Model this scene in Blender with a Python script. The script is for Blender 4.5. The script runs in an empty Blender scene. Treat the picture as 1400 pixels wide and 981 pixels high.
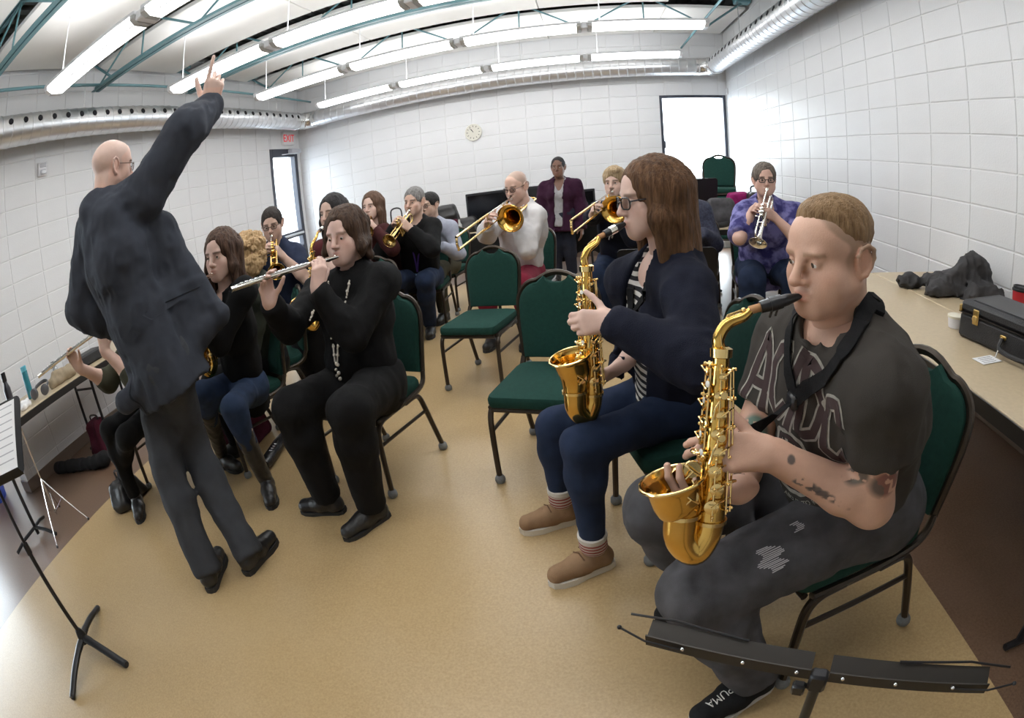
import bpy, bmesh, math, random
import numpy as np
from mathutils import Vector, Matrix

scene = bpy.context.scene
COL = scene.collection
random.seed(7)
V = Vector

# ------------------------------------------------------------------ camera
cam_data = bpy.data.cameras.new('camera')
cam = bpy.data.objects.new('camera', cam_data)
COL.objects.link(cam)
scene.camera = cam
cam_data.type = 'PANO'                      # the photograph was taken with a fisheye lens
cam_data.panorama_type = 'FISHEYE_EQUISOLID'
cam_data.sensor_fit = 'HORIZONTAL'
cam_data.sensor_width = 36.0
cam_data.fisheye_lens = 736.3777 * 36.0 / 1400.0
cam_data.fisheye_fov = math.radians(220)
cam_data.shift_x = -(864.03 - 700.0) / 1400.0
cam_data.shift_y = (499.56 - 490.5) / 1400.0
cam_data.clip_start = 0.02
cam_data.clip_end = 200
cam.matrix_world = (Matrix.Translation((0, 0, 1.334)) @ Matrix.Rotation(-0.0528, 4, 'Z') @ Matrix.Rotation(-0.3703, 4, 'X')
                    @ Matrix(((1, 0, 0, 0), (0, 0, -1, 0), (0, 1, 0, 0), (0, 0, 0, 1))) @ Matrix.Rotation(-0.0619, 4, 'Z'))

# ------------------------------------------------------------------ world, exposure
world = bpy.data.worlds.new('overcast_sky')
scene.world = world
world.use_nodes = True
bg = world.node_tree.nodes['Background']
bg.inputs[0].default_value = (0.86, 0.93, 1.0, 1)
bg.inputs[1].default_value = 17.0
TUBE = 16.0                                 # brightness of the fluorescent diffusers
vs = scene.view_settings
vs.view_transform = 'Standard'
vs.look = 'None'
vs.gamma = 1.0
vs.use_curve_mapping = False
vs.exposure = -0.38
scene.cycles.max_bounces = 7
scene.cycles.diffuse_bounces = 4
scene.cycles.glossy_bounces = 4
scene.cycles.transparent_max_bounces = 8
scene.cycles.caustics_reflective = False
scene.cycles.caustics_refractive = False
scene.cycles.sample_clamp_indirect = 6.0

# ------------------------------------------------------------------ materials
MATS = {}
def mat(name, col, rough=0.6, metal=0.0, spec=0.5, var=0.0, vscale=8.0, bump=0.0, bscale=60.0, attr=False,
        stretch=None, sheen=0.0, coat=0.0, sss=0.0, emit=None, estr=0.0, col2=None, detail=4.0, sharp=.2):
    """principled material; var mixes the colour towards a darker (or col2) tone with noise, bump adds fine relief"""
    if name in MATS: return MATS[name]
    m = bpy.data.materials.new(name); m.use_nodes = True
    nt = m.node_tree; N = nt.nodes; L = nt.links
    b = N['Principled BSDF']
    b.inputs['Base Color'].default_value = (*col, 1)
    b.inputs['Roughness'].default_value = rough
    b.inputs['Metallic'].default_value = metal
    b.inputs['Specular IOR Level'].default_value = spec
    if sheen: b.inputs['Sheen Weight'].default_value = sheen
    if coat: b.inputs['Coat Weight'].default_value = coat; b.inputs['Coat Roughness'].default_value = 0.1
    if sss:
        b.inputs['Subsurface Weight'].default_value = sss
        b.inputs['Subsurface Radius'].default_value = (0.012, 0.004, 0.002)
        b.inputs['Subsurface Scale'].default_value = 1.0
    if emit: b.inputs['Emission Color'].default_value = (*emit, 1); b.inputs['Emission Strength'].default_value = estr
    tc = None
    def coords():
        nonlocal tc
        if tc is None:
            t = N.new('ShaderNodeTexCoord'); mp = N.new('ShaderNodeMapping')
            L.new(t.outputs['Object'], mp.inputs[0]); tc = mp
            if stretch: mp.inputs['Scale'].default_value = stretch
        return tc.outputs[0]
    src = None
    if attr:
        a = N.new('ShaderNodeAttribute'); a.attribute_name = 'Col'; src = a.outputs['Color']
    if var:
        n = N.new('ShaderNodeTexNoise'); n.inputs['Scale'].default_value = vscale; n.inputs['Detail'].default_value = detail
        L.new(coords(), n.inputs['Vector'])
        r = N.new('ShaderNodeMapRange'); r.inputs[1].default_value = .5-sharp; r.inputs[2].default_value = .5+sharp
        L.new(n.outputs[0], r.inputs[0])
        x = N.new('ShaderNodeMix'); x.data_type = 'RGBA'
        L.new(r.outputs[0], x.inputs[0])
        if col2: 
            x.inputs[6].default_value = (*col, 1); x.inputs[7].default_value = (*col2, 1)
        elif src is not None:
            g = N.new('ShaderNodeMix'); g.data_type = 'RGBA'; g.blend_type = 'MULTIPLY'; g.inputs[0].default_value = 1
            L.new(src, g.inputs[6]); g.inputs[7].default_value = (1-var, 1-var, 1-var, 1)
            L.new(src, x.inputs[6]); L.new(g.outputs[2], x.inputs[7])
        else:
            x.inputs[6].default_value = (*col, 1); x.inputs[7].default_value = (*[c*(1-var) for c in col], 1)
        src = x.outputs[2]
    if src is not None: L.new(src, b.inputs['Base Color'])
    if bump:
        n = N.new('ShaderNodeTexNoise'); n.inputs['Scale'].default_value = bscale; n.inputs['Detail'].default_value = 3
        L.new(coords(), n.inputs['Vector'])
        u = N.new('ShaderNodeBump'); u.inputs['Strength'].default_value = bump; u.inputs['Distance'].default_value = 0.01
        L.new(n.outputs[0], u.inputs['Height']); L.new(u.outputs[0], b.inputs['Normal'])
    MATS[name] = m
    return m

def fabric(name, col, **k):
    d = dict(rough=0.9, spec=0.2, var=0.22, vscale=30, bump=0.25, bscale=350)
    d.update(k)
    return mat(name, col, **d)

# ------------------------------------------------------------------ objects, names, labels
def link(o, parent=None):
    COL.objects.link(o)
    if parent is not None: o.parent = parent
    return o
def tag(o, label=None, cat=None, group=None, kind=None):
    if label: o['label'] = label
    if cat: o['category'] = cat
    if group: o['group'] = group
    if kind: o['kind'] = kind
    return o
def empty(name, loc=(0,0,0), rz=0.0, label=None, cat=None, group=None, parent=None):
    o = bpy.data.objects.new(name, None); o.empty_display_size = 0.1
    link(o, parent); o.location = loc; o.rotation_euler = (0, 0, rz)
    return tag(o, label, cat, group)
def copy_tree(o, parent=None):
    c = o.copy(); COL.objects.link(c)
    if parent is not None: c.parent = parent
    for ch in [x for x in KIDS.get(o.name, [])]: copy_tree(bpy.data.objects[ch], c)
    KIDS.setdefault(c.name, [])
    if parent is not None: KIDS.setdefault(parent.name, []).append(c.name)
    return c
KIDS = {}

class MB:
    """collects vertices and faces of one mesh"""
    def __init__(s): s.v = []; s.f = []
    def add(s, vs_, fs):
        n = len(s.v); s.v += [tuple(p) for p in vs_]; s.f += [tuple(i+n for i in f) for f in fs]; return s
    def box(s, c, size, rot=None, ch=0.0):
        """box with chamfered edges"""
        hx, hy, hz = [q/2 for q in size]; R = rot or Matrix.Identity(3); c = V(c)
        if ch <= 0:
            P = [V((x*hx, y*hy, z*hz)) for z in (-1,1) for y in (-1,1) for x in (-1,1)]
            F = [(0,2,3,1),(4,5,7,6),(0,1,5,4),(2,6,7,3),(0,4,6,2),(1,3,7,5)]
            return s.add([c+R@p for p in P], F)
        ch = min(ch, hx*.9, hy*.9, hz*.9)
        P = []; idx = {}
        for z in (-1,1):
            for y in (-1,1):
                for x in (-1,1):
                    for a in range(3):
                        q = [x*hx, y*hy, z*hz]
                        for b in range(3):
                            if b != a: q[b] -= ch*(1 if q[b] > 0 else -1)
                        idx[x,y,z,a] = len(P); P.append(V(q))
        F = []
        for a in range(3):
            o = [b for b in range(3) if b != a]
            for sg in (-1,1):
                loop = []
                for u,w in ((-1,-1),(1,-1),(1,1),(-1,1)):
                    k = [0,0,0]; k[a] = sg; k[o[0]] = u; k[o[1]] = w; loop.append(idx[(*k, a)])
                F.append(loop if (sg > 0) == (a != 1) else loop[::-1])
        for a in range(3):
            o = [b for b in range(3) if b != a]
            for u in (-1,1):
                for w in (-1,1):
                    k0 = [0,0,0]; k1 = [0,0,0]; k0[a] = -1; k1[a] = 1
                    for k in (k0,k1): k[o[0]] = u; k[o[1]] = w
                    F.append((idx[(*k0,o[0])], idx[(*k1,o[0])], idx[(*k1,o[1])], idx[(*k0,o[1])]))
        for x in (-1,1):
            for y in (-1,1):
                for z in (-1,1): F.append((idx[x,y,z,0], idx[x,y,z,1], idx[x,y,z,2]))
        return s.add([c+R@p for p in P], F)
    def tube(s, pts, r, n=8, closed=False, caps=True, flat=None):
        """tube swept along pts; r a number or one per point; flat=(fx,fy) squashes the section"""
        P = [V(p) for p in pts]; m = len(P)
        rr = r if hasattr(r, '__len__') else [r]*m
        T = []
        for i in range(m):
            a = P[(i-1) % m] if (closed or i > 0) else P[i]; b = P[(i+1) % m] if (closed or i < m-1) else P[i]
            t = (b-a); T.append(t.normalized() if t.length > 1e-9 else V((0,0,1)))
        up = V((0,0,1)) if abs(T[0].z) < .9 else V((1,0,0))
        u = (up - T[0]*up.dot(T[0])).normalized(); vs_ = []; fs = []
        fx, fy = flat or (1,1)
        for i in range(m):
            u = (u - T[i]*u.dot(T[i])).normalized(); w = T[i].cross(u)
            for j in range(n):
                a = 2*math.pi*j/n
                vs_.append(P[i] + u*(rr[i]*fx*math.cos(a)) + w*(rr[i]*fy*math.sin(a)))
        for i in range(m if closed else m-1):
            for j in range(n):
                k = (j+1) % n; i2 = (i+1) % m
                fs.append((i*n+j, i*n+k, i2*n+k, i2*n+j))
        if caps and not closed:
            fs.append(tuple(range(n))[::-1]); fs.append(tuple((m-1)*n+j for j in range(n)))
        return s.add(vs_, fs)
    def lathe(s, prof, axis0, axis1, n=16):
        """prof: (distance along the axis, radius); axis from axis0 towards axis1"""
        a = V(axis0); t = (V(axis1)-a).normalized()
        up = V((0,0,1)) if abs(t.z) < .9 else V((1,0,0)); u = (up - t*up.dot(t)).normalized(); w = t.cross(u)
        vs_ = []; fs = []
        for h, r in prof:
            for j in range(n):
                q = 2*math.pi*j/n; vs_.append(a + t*h + (u*math.cos(q)+w*math.sin(q))*max(r, 1e-5))
        for i in range(len(prof)-1):
            for j in range(n):
                k = (j+1) % n; fs.append((i*n+j, i*n+k, (i+1)*n+k, (i+1)*n+j))
        return s.add(vs_, fs)
    def disc(s, c, nrm, r, h, n=16):
        t = V(nrm).normalized(); return s.lathe([(0,0),(0,r),(h*.8,r),(h,r*.85),(h,0)], V(c), V(c)+t, n)
    def prism(s, poly, to3, thick):
        """poly: list of (u,v); to3(u,v,w) -> point; extruded from w=0 to w=thick"""
        n = len(poly)
        vs_ = [to3(u, v, 0) for u, v in poly] + [to3(u, v, thick) for u, v in poly]
        fs = [tuple(range(n))[::-1], tuple(range(n, 2*n))] + [(i, (i+1) % n, n+(i+1) % n, n+i) for i in range(n)]
        return s.add(vs_, fs)
    def ball(s, c, r, n=10, m=6, rot=None):
        rx, ry, rz = r if hasattr(r, '__len__') else (r, r, r); R = rot or Matrix.Identity(3); c = V(c)
        vs_ = [c + R@V((0,0,-rz))]; fs = []
        for i in range(1, m):
            a = -math.pi/2 + math.pi*i/m
            for j in range(n):
                q = 2*math.pi*j/n; vs_.append(c + R@V((rx*math.cos(a)*math.cos(q), ry*math.cos(a)*math.sin(q), rz*math.sin(a))))
        vs_.append(c + R@V((0,0,rz)))
        for j in range(n):
            k = (j+1) % n
            fs.append((0, 1+k, 1+j)); fs.append((len(vs_)-1, 1+(m-2)*n+j, 1+(m-2)*n+k))
            for i in range(m-2): fs.append((1+i*n+j, 1+i*n+k, 1+(i+1)*n+k, 1+(i+1)*n+j))
        return s.add(vs_, fs)
    def mesh(s, name, smooth=True):
        me = bpy.data.meshes.new(name); me.from_pydata(s.v, [], s.f); me.update()
        bm = bmesh.new(); bm.from_mesh(me); bmesh.ops.recalc_face_normals(bm, faces=bm.faces); bm.to_mesh(me); bm.free()
        if smooth:
            me.polygons.foreach_set('use_smooth', [True]*len(me.polygons))
            me.set_sharp_from_angle(angle=math.radians(38))
        return me
    def build(s, name, material, parent=None, smooth=True, label=None):
        me = s.mesh(name, smooth)
        if material: me.materials.append(material)
        o = bpy.data.objects.new(name, me); link(o, parent)
        if parent is not None: KIDS.setdefault(parent.name, []).append(o.name)
        if label: o['label'] = label
        return o
def inst(name, me, parent=None, loc=(0,0,0), rot=(0,0,0), scale=None):
    o = bpy.data.objects.new(name, me); link(o, parent); o.location = loc; o.rotation_euler = rot
    if scale: o.scale = scale
    if parent is not None: KIDS.setdefault(parent.name, []).append(o.name)
    return o
def bez(pts, n=8):
    """smooth Catmull-Rom path through pts"""
    P = [V(p) for p in pts]; out = []
    for i in range(len(P)-1):
        p0 = P[i-1] if i else P[0]*2-P[1]; p1, p2 = P[i], P[i+1]; p3 = P[i+2] if i+2 < len(P) else P[-1]*2-P[-2]
        for k in range(n):
            t = k/n
            out.append(.5*((2*p1) + (p2-p0)*t + (2*p0-5*p1+4*p2-p3)*t*t + (3*p1-p0-3*p2+p3)*t**3))
    out.append(P[-1]); return out
def rounded(w, h, r, n=5, corners=(1,1,1,1)):
    """rounded rectangle centred on 0; corners: lower left, lower right, upper right, upper left radius factors"""
    out = []
    for (cx, cy, a0), f in zip(((-1,-1,180),(1,-1,270),(1,1,0),(-1,1,90)), corners):
        q = r*f
        for k in range(n+1):
            a = math.radians(a0+90*k/n); out.append((cx*(w/2-q)+q*math.cos(a), cy*(h/2-q)+q*math.sin(a)))
    return out
# ================================================================== the room
XR, XL, YB, YF, DECK = 2.08, -4.72, 7.99, -2.6, 3.62
BH, BW = 0.2009, 0.4075                      # block course height and width
M_BLOCK = mat('painted_block', (0.755, 0.76, 0.77), 0.38, spec=0.45, var=0.04, vscale=3, bump=0.12, bscale=90)
M_JOINT = mat('painted_joint', (0.75, 0.75, 0.75), 0.6)
M_BASE = mat('rubber_baseboard', (0.16, 0.115, 0.085), 0.5)
M_FRAME = mat('dark_window_frame', (0.030, 0.034, 0.05), 0.4)
M_TEAL = mat('teal_steel', (0.13, 0.27, 0.30), 0.45, var=0.15)
M_PANEL = mat('white_ceiling_panel', (0.84, 0.83, 0.80), 0.85, var=0.04, vscale=5, bump=0.1, bscale=200)
M_DECK = mat('dark_roof_deck', (0.19, 0.19, 0.18), 0.7)

def floor_mat(name, c1, c2, c3, rough):
    m = bpy.data.materials.new(name); m.use_nodes = True; nt = m.node_tree; N = nt.nodes; L = nt.links
    b = N['Principled BSDF']; b.inputs['Roughness'].default_value = rough
    tc = N.new('ShaderNodeTexCoord')
    def noise(sc, det=6):
        n = N.new('ShaderNodeTexNoise'); n.inputs['Scale'].default_value = sc; n.inputs['Detail'].default_value = det; n.inputs['Roughness'].default_value = .7
        L.new(tc.outputs['Object'], n.inputs['Vector']); return n
    a = noise(1.6); f = noise(110, 5)
    r = N.new('ShaderNodeValToRGB'); r.color_ramp.elements[0].position = .36; r.color_ramp.elements[1].position = .64
    r.color_ramp.elements[0].color = (*c1, 1); r.color_ramp.elements[1].color = (*c2, 1); L.new(f.outputs[0], r.inputs[0])
    x = N.new('ShaderNodeMix'); x.data_type = 'RGBA'; x.inputs[7].default_value = (*c3, 1)
    mr = N.new('ShaderNodeMapRange'); mr.inputs[1].default_value = .45; mr.inputs[2].default_value = .75; mr.inputs[4].default_value = .55
    L.new(a.outputs[0], mr.inputs[0]); L.new(mr.outputs[0], x.inputs[0]); L.new(r.outputs[0], x.inputs[6]); L.new(x.outputs[2], b.inputs['Base Color'])
    r2 = N.new('ShaderNodeMapRange'); r2.inputs[3].default_value = rough-.06; r2.inputs[4].default_value = rough+.1; L.new(a.outputs[0], r2.inputs[0]); L.new(r2.outputs[0], b.inputs['Roughness'])
    u = N.new('ShaderNodeBump'); u.inputs['Strength'].default_value = .02; u.inputs['Distance'].default_value = .01; L.new(noise(25).outputs[0], u.inputs['Height']); L.new(u.outputs[0], b.inputs['Normal'])
    return m
M_TAN = floor_mat('tan_linoleum', (0.36, 0.245, 0.115), (0.455, 0.325, 0.165), (0.46, 0.335, 0.18), 0.30)
M_BROWN = floor_mat('brown_linoleum', (0.105, 0.060, 0.036), (0.17, 0.105, 0.068), (0.19, 0.12, 0.085), 0.30)

def struct(o): o['kind'] = 'structure'; return o
AX, AY = -8.2, 1.72                          # the window bay beyond the end of the left wall
fl = MB().box(((XL-.2+XR+.2)/2, (YF+YB)/2, -0.05), (XR-XL+.4, YB-YF+.4, 0.1)).box(((AX+XL-.4)/2, (YF+AY+.4)/2, -0.05), (XL-AX, AY+.8-YF, 0.1)).build('floor', M_BROWN); struct(fl)
tan = MB().box(((-3.315+1.042)/2, 2.1, 0.0008), (4.357, 9.3, 0.0016)).build('trim_1', M_TAN, smooth=False); struct(tan)

def block_mesh(w, h, d=0.05):
    g = 0.0034                               # half a joint
    return MB().box((0, -d/2, 0), (w-2*g, d, h-2*g), ch=0.004).mesh('block', smooth=False)
BLOCK_CACHE = {}
def block(parent, u0, u1, z0, z1, place):
    key = (round(u1-u0, 3), round(z1-z0, 3))
    if key not in BLOCK_CACHE:
        me = block_mesh(*key); me.materials.append(M_BLOCK); BLOCK_CACHE[key] = me
    loc, rz = place((u0+u1)/2, (z0+z1)/2)
    inst('block', BLOCK_CACHE[key], parent, loc, (0, 0, rz))
COURSES = [2.379 + BH*k for k in range(-12, 7)]
def wall(name, back, place, u_from, u_to, phase, z_top, holes, lo=None):
    """blocks in stack bond on a backing slab; holes: (u0,u1,z0,z1); block faces stand 6 mm proud of the joints"""
    w = back.build(name, M_JOINT, smooth=False); struct(w)
    cuts = [u_from] + [phase + BW*k for k in range(-60, 60) if u_from+.03 < phase+BW*k < u_to-.03] + [u_to]
    for z0, z1 in zip(COURSES[:-1], COURSES[1:]):
        z0 = max(z0, 0.0); z1 = min(z1, z_top)
        if z1 - z0 < .03: continue
        for a, b in zip(cuts[:-1], cuts[1:]):
            if lo and z0 < lo(a): continue
            segs = [(a, b, z0, z1)]
            for h0, h1, g0, g1 in holes:
                new = []
                for (p, q, r, s) in segs:
                    if q <= h0+.01 or p >= h1-.01 or s <= g0+.01 or r >= g1-.01: new.append((p, q, r, s)); continue
                    if p < h0-.02: new.append((p, h0, r, s))
                    if q > h1+.02: new.append((h1, q, r, s))
                    if s > g1+.02: new.append((max(p, h0), min(q, h1), g1, s))
                    if r < g0-.02: new.append((max(p, h0), min(q, h1), r, g0))
                segs = new
            for (p, q, r, s) in segs:
                if q-p > .02 and s-r > .02: block(w, p, q, r, s, place)
    return w
def slab(fixed_axis, lo, hi, u0, u1, holes, z1):
    """backing slab with openings, as boxes; fixed axis 0: plane x, 1: plane y"""
    m = MB()
    def bx(a, b, c, d):
        if b-a < 1e-3 or d-c < 1e-3: return
        if fixed_axis == 0: m.box(((lo+hi)/2, (a+b)/2, (c+d)/2), (hi-lo, b-a, d-c))
        else: m.box(((a+b)/2, (lo+hi)/2, (c+d)/2), (b-a, hi-lo, d-c))
    x = u0
    for h0, h1, g0, g1 in sorted(holes):
        bx(x, h0, 0, z1); bx(h0, h1, 0, g0); bx(h0, h1, g1, z1); x = h1
    bx(x, u1, 0, z1); return m
WIN = (1.06, 2.065, 0.12, 2.385)             # big window in the back wall, against the right-hand corner
DOOR = (7.03, 7.90, 0.0, 2.40)               # glazed door in the left wall
wall('wall_right', slab(0, XR+.005, XR+.2, YF, YB+.2, [], DECK), lambda u, z: ((XR, u, z), math.pi/2), -0.4, YB, 3.266, DECK, [])
wall('wall_back', slab(1, YB+.005, YB+.2, XL-.2, XR+.2, [WIN], DECK), lambda u, z: ((u, YB, z), math.pi), XL, XR, -0.893, DECK, [WIN])
wall('wall_left', slab(0, XL-.2, XL-.005, AY, YB, [DOOR], DECK), lambda u, z: ((XL, u, z), -math.pi/2), AY, YB, 2.588, DECK, [DOOR])
# window bay past the left wall's end, and the wall behind the camera (nothing of it is in the frame)
M_PLAIN = mat('plain_painted_wall', (0.78, 0.78, 0.78), 0.45)
end = MB().box((XL-.1, AY-.012, DECK/2), (.2, .024, DECK)).box((XL-.006, AY-.002, DECK/2), (.02, .05, DECK)).build('trim_2', M_PLAIN, smooth=False); struct(end)
BAYWIN = (-1.2, 1.6, 0.12, 2.5)
wb = slab(0, AX-.2, AX, YF, AY+.6, [BAYWIN], DECK)
wb.box(((AX+XL-.2)/2, AY+.5, DECK/2), (XL-.2-AX, .2, DECK))
struct(wb.build('wall_bay', M_PLAIN, smooth=False))
wf = MB().box(((AX+XR)/2, YF-.1, DECK/2), (XR-AX+.4, .2, DECK)); struct(wf.build('wall_front', M_PLAIN, smooth=False))

def glass_mat():
    m = bpy.data.materials.new('window_glass'); m.use_nodes = True; nt = m.node_tree; N = nt.nodes; L = nt.links
    N.remove(N['Principled BSDF']); out = N['Material Output']
    t = N.new('ShaderNodeBsdfTransparent'); g = N.new('ShaderNodeBsdfGlossy'); g.inputs['Roughness'].default_value = .02
    x = N.new('ShaderNodeMixShader'); x.inputs[0].default_value = .05
    L.new(t.outputs[0], x.inputs[1]); L.new(g.outputs[0], x.inputs[2]); L.new(x.outputs[0], out.inputs[0])
    t.inputs[0].default_value = (.95, .97, .97, 1)
    return m
M_GLASS = glass_mat()
def framed(name, axis, plane, u0, u1, z0, z1, fw, bars, depth=.09, top=None):
    """glazed unit: frame members, cross bars and one pane"""
    def bx(m, a, b, c, d, dep):
        return m.box((plane, (a+b)/2, (c+d)/2) if axis == 0 else ((a+b)/2, plane, (c+d)/2), (dep, b-a, d-c) if axis == 0 else (b-a, dep, d-c), ch=.004)
    m = MB(); tp = top or fw
    bx(m, u0, u0+fw, z0, z1, depth); bx(m, u1-fw, u1, z0, z1, depth); bx(m, u0+fw, u1-fw, z1-tp, z1, depth); bx(m, u0+fw, u1-fw, z0, z0+fw, depth)
    o = m.build(name, M_FRAME, smooth=False); struct(o)
    for c, d in bars: bx(MB(), u0+fw, u1-fw, c, d, depth*.9).build('rail', M_FRAME, o, smooth=False)
    bx(MB(), u0+fw*.9, u1-fw*.9, z0+fw*.9, z1-tp*.9, .008).build('pane', M_GLASS, o, smooth=False)
    return o
w1 = framed('window_1', 1, YB+.06, WIN[0], WIN[1], WIN[2], WIN[3], .045, [])
MB().box((WIN[0]+.05, YB+.005, 1.62), (.02, .03, .12), ch=.004).build('handle', M_FRAME, w1)
struct(MB().box(((WIN[0]+WIN[1])/2, YB+.07, WIN[2]-.012), (WIN[1]-WIN[0], .2, .02)).build('trim_3', M_PLAIN, smooth=False))
d1 = framed('door_1', 0, XL-.05, DOOR[0], DOOR[1], DOOR[2], DOOR[3], .095, [(.96, 1.06), (.76, .80)], top=.13)
MB().box((XL+.03, (DOOR[0]+DOOR[1])/2, 1.01), (.05, .62, .035), ch=.008).build('push_bar', mat('brushed_aluminium', (.62, .63, .65), .35, 1.0), d1)
MB().box((XL+.05, DOOR[1]-.17, 2.345), (.09, .30, .075), ch=.008).tube([(XL+.06, DOOR[1]-.2, 2.30), (XL+.20, DOOR[1]-.36, 2.29), (XL+.03, DOOR[1]-.55, 2.30)], .008).build('door_closer', mat('closer_grey', (.55, .56, .60), .4, .4), d1)
framed('window_2', 0, AX-.05, BAYWIN[0], BAYWIN[1], BAYWIN[2], BAYWIN[3], .05, [])
# snow-covered ground outside
struct(MB().box((0, 5, -.35), (80, 80, .1)).build('ground_outside', mat('snowy_ground', (.82, .84, .88), .8, var=.1, vscale=.5), smooth=False))

def baseboard(name, a, b):
    a = V((*a, 0)); b = V((*b, 0)); d = (b-a); ang = math.atan2(d.y, d.x)
    o = MB().box((a+b)/2 + V((0,0,.05)), (d.length, .014, .10), Matrix.Rotation(ang, 3, 'Z'), ch=.004).build(name, M_BASE, smooth=False); struct(o)
baseboard('baseboard_right', (XR-.007, YF), (XR-.007, YB)); baseboard('baseboard_back', (XL, YB-.007), (WIN[0], YB-.007))
baseboard('baseboard_left', (XL+.007, AY-.03), (XL+.007, DOOR[0])); baseboard('baseboard_end', (XL-.2, AY-.031), (XL+.012, AY-.031))

# ------------------------------------------------------------------ ceiling: roof deck, joists, hung panels
deck = MB().box(((XL+XR)/2, (YF+YB)/2, DECK+.08), (XR-XL+.4, YB-YF+.4, .1)).box(((AX+XL-.4)/2, (YF+AY+.4)/2, DECK+.08), (XL-AX, AY+.8-YF, .1)).build('ceiling', M_DECK, smooth=False); struct(deck)
rb = MB()
for k in range(46): rb.box((XL+.1+k*.152, (YF+YB)/2, DECK+.005), (.075, YB-YF, .05))
r_ = rb.build('deck_rib', M_DECK, deck, smooth=False); r_['kind'] = 'stuff'
JOISTS = [-1.45, .125, 1.70, 3.274, 4.85, 6.43]
PX = [(XL+.10, -2.62), (-2.61, -.50), (-.49, 1.02)]
edges = [YF+.1] + JOISTS + [YB-.06]
for i in range(len(edges)-1):
    a = edges[i] + (.11 if i else 0); b = edges[i+1] - (.13 if i < len(edges)-2 else 0)
    for p, q in PX:
        MB().box(((p+q)/2, (a+b)/2, 3.40), (q-p, b-a, .045), ch=.006).build('ceiling_panel', M_PANEL, deck, smooth=False)
    MB().box((1.53, (a+b)/2, 3.40), (1.0, b-a, .045), ch=.006).build('ceiling_panel', M_PANEL, deck, smooth=False) if i in (0, 1, 2, 3, 6) else None
for y in JOISTS:
    j = empty('roof_joist', (0, y, 3.08), label=None)
    j['kind'] = 'structure'
    for nm, z, x0, x1 in (('bottom_chord', 0.0, -4.49, 1.52), ('top_chord', .44, XL+.02, XR-.02)):
        m = MB()
        for s_ in (-1, 1):                    # a pair of angles, back to back
            m.box(((x0+x1)/2, s_*.032, z+.004), (x1-x0, .048, .007)); m.box(((x0+x1)/2, s_*.012, z+.026), (x1-x0, .007, .05))
        m.build(nm, M_TEAL, j, smooth=False)
    n = 4; step = (1.52+4.49-.1)/n
    for k in range(n):
        x = -4.44 + k*step
        for pa, pb in (((x, 0, .02), (x+step/2, 0, .44)), ((x+step/2, 0, .44), (x+step, 0, .02))):
            MB().tube([pa, pb], .0115, 6).build('web_bar', M_TEAL, j)
        MB().tube([(x+step/2, .0, .03), (x+step/2, .0, .44)], .010, 6).build('web_post', M_TEAL, j)
    for s_, xx in ((-1, XL+.10), (1, XR-.12)):
        MB().box((xx, 0, .40), (.20, .16, .10), ch=.01).tube([(xx, 0, .36), (xx-s_*.45, 0, .02)], .014, 6).build('bearing_seat', M_TEAL, j, smooth=False)
for nm, x in (('bridging_rod', -4.40), ('bridging_rod', 1.42)):
    struct(MB().tube([(x, YF, 3.12), (x, YB-.1, 3.12)], .016, 8).build(nm, M_TEAL))

# ------------------------------------------------------------------ spiral duct on three walls
M_DUCT = mat('galvanised_duct', (0.80, 0.81, 0.83), 0.32, .9, var=.12, vscale=7)
M_HOLE = mat('duct_hole_dark', (0.015, 0.015, 0.02), 0.9)
M_BAND = mat('duct_band', (0.80, 0.80, 0.80), 0.22, 1.0)
duct = empty('spiral_air_duct', (0, 0, 2.78), label='galvanised spiral air duct running high around three walls', cat='duct')
DR = .132
def duct_run(a, b, name):
    a = V(a); b = V(b); L_ = (b-a).length; prof = [(0, DR)]; x = 0
    while x < L_ - .12:
        prof += [(x+.105, DR), (x+.109, DR+.004), (x+.117, DR+.004), (x+.121, DR)]; x += .121
    prof.append((L_, DR))
    MB().lathe(prof, a, b, 28).build(name, M_DUCT, duct)
xl, xr, yb = XL+.26, XR-.25, YB-.27
duct_run((xl, YF, 0), (xl, yb-.22, 0), 'duct_run'); duct_run((xl+.22, yb, 0), (xr-.22, yb, 0), 'duct_run'); duct_run((xr, yb-.22, 0), (xr, YF, 0), 'duct_run')
for cx, sg in ((xl, 1), (xr, -1)):
    pts = [(cx + sg*.22*(1-math.cos(a)), yb-.22+.22*math.sin(a), 0) for a in [math.pi/2*k/4 for k in range(5)]]
    MB().tube([(cx, yb-.28, 0)] + pts + [(cx+sg*.28, yb, 0)], DR+.003, 24, caps=False).build('elbow', M_BAND, duct)
    for k in (0, 2, 4):
        p = V(pts[k]); q = V(pts[min(k+1, 4)]) if k < 4 else p + V((sg*.1, 0, 0)); q = p + (q-p).normalized()
        MB().lathe([(-.012, DR+.003), (-.008, DR+.011), (.008, DR+.011), (.012, DR+.003)], p, q, 24).build('band', M_BAND, duct)
for sx, x in ((1, xl), (-1, xr)):
    for k in range(40):
        y = .62 + k*.182
        if y > yb-.35: break
        n = V((sx*math.cos(.62), 0, math.sin(.62)*(.35)))
        n = V((sx*.93, 0, .30)).normalized()
        MB().disc(V((x, y, 0)) + n*(DR-.001), n, .030, .006, 12).build('air_hole', M_HOLE, duct)
for x, y in [(xl, 1.2), (xl, 3.1), (xl, 5.0), (xl, 6.9), (xr, 2.2), (xr, 4.2), (xr, 6.2), (-2.6, yb), (-.9, yb), (.8, yb)]:
    MB().tube([(x, y, DR), (x, y, .60)], .004, 6).build('hanger', M_BAND, duct)

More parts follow.
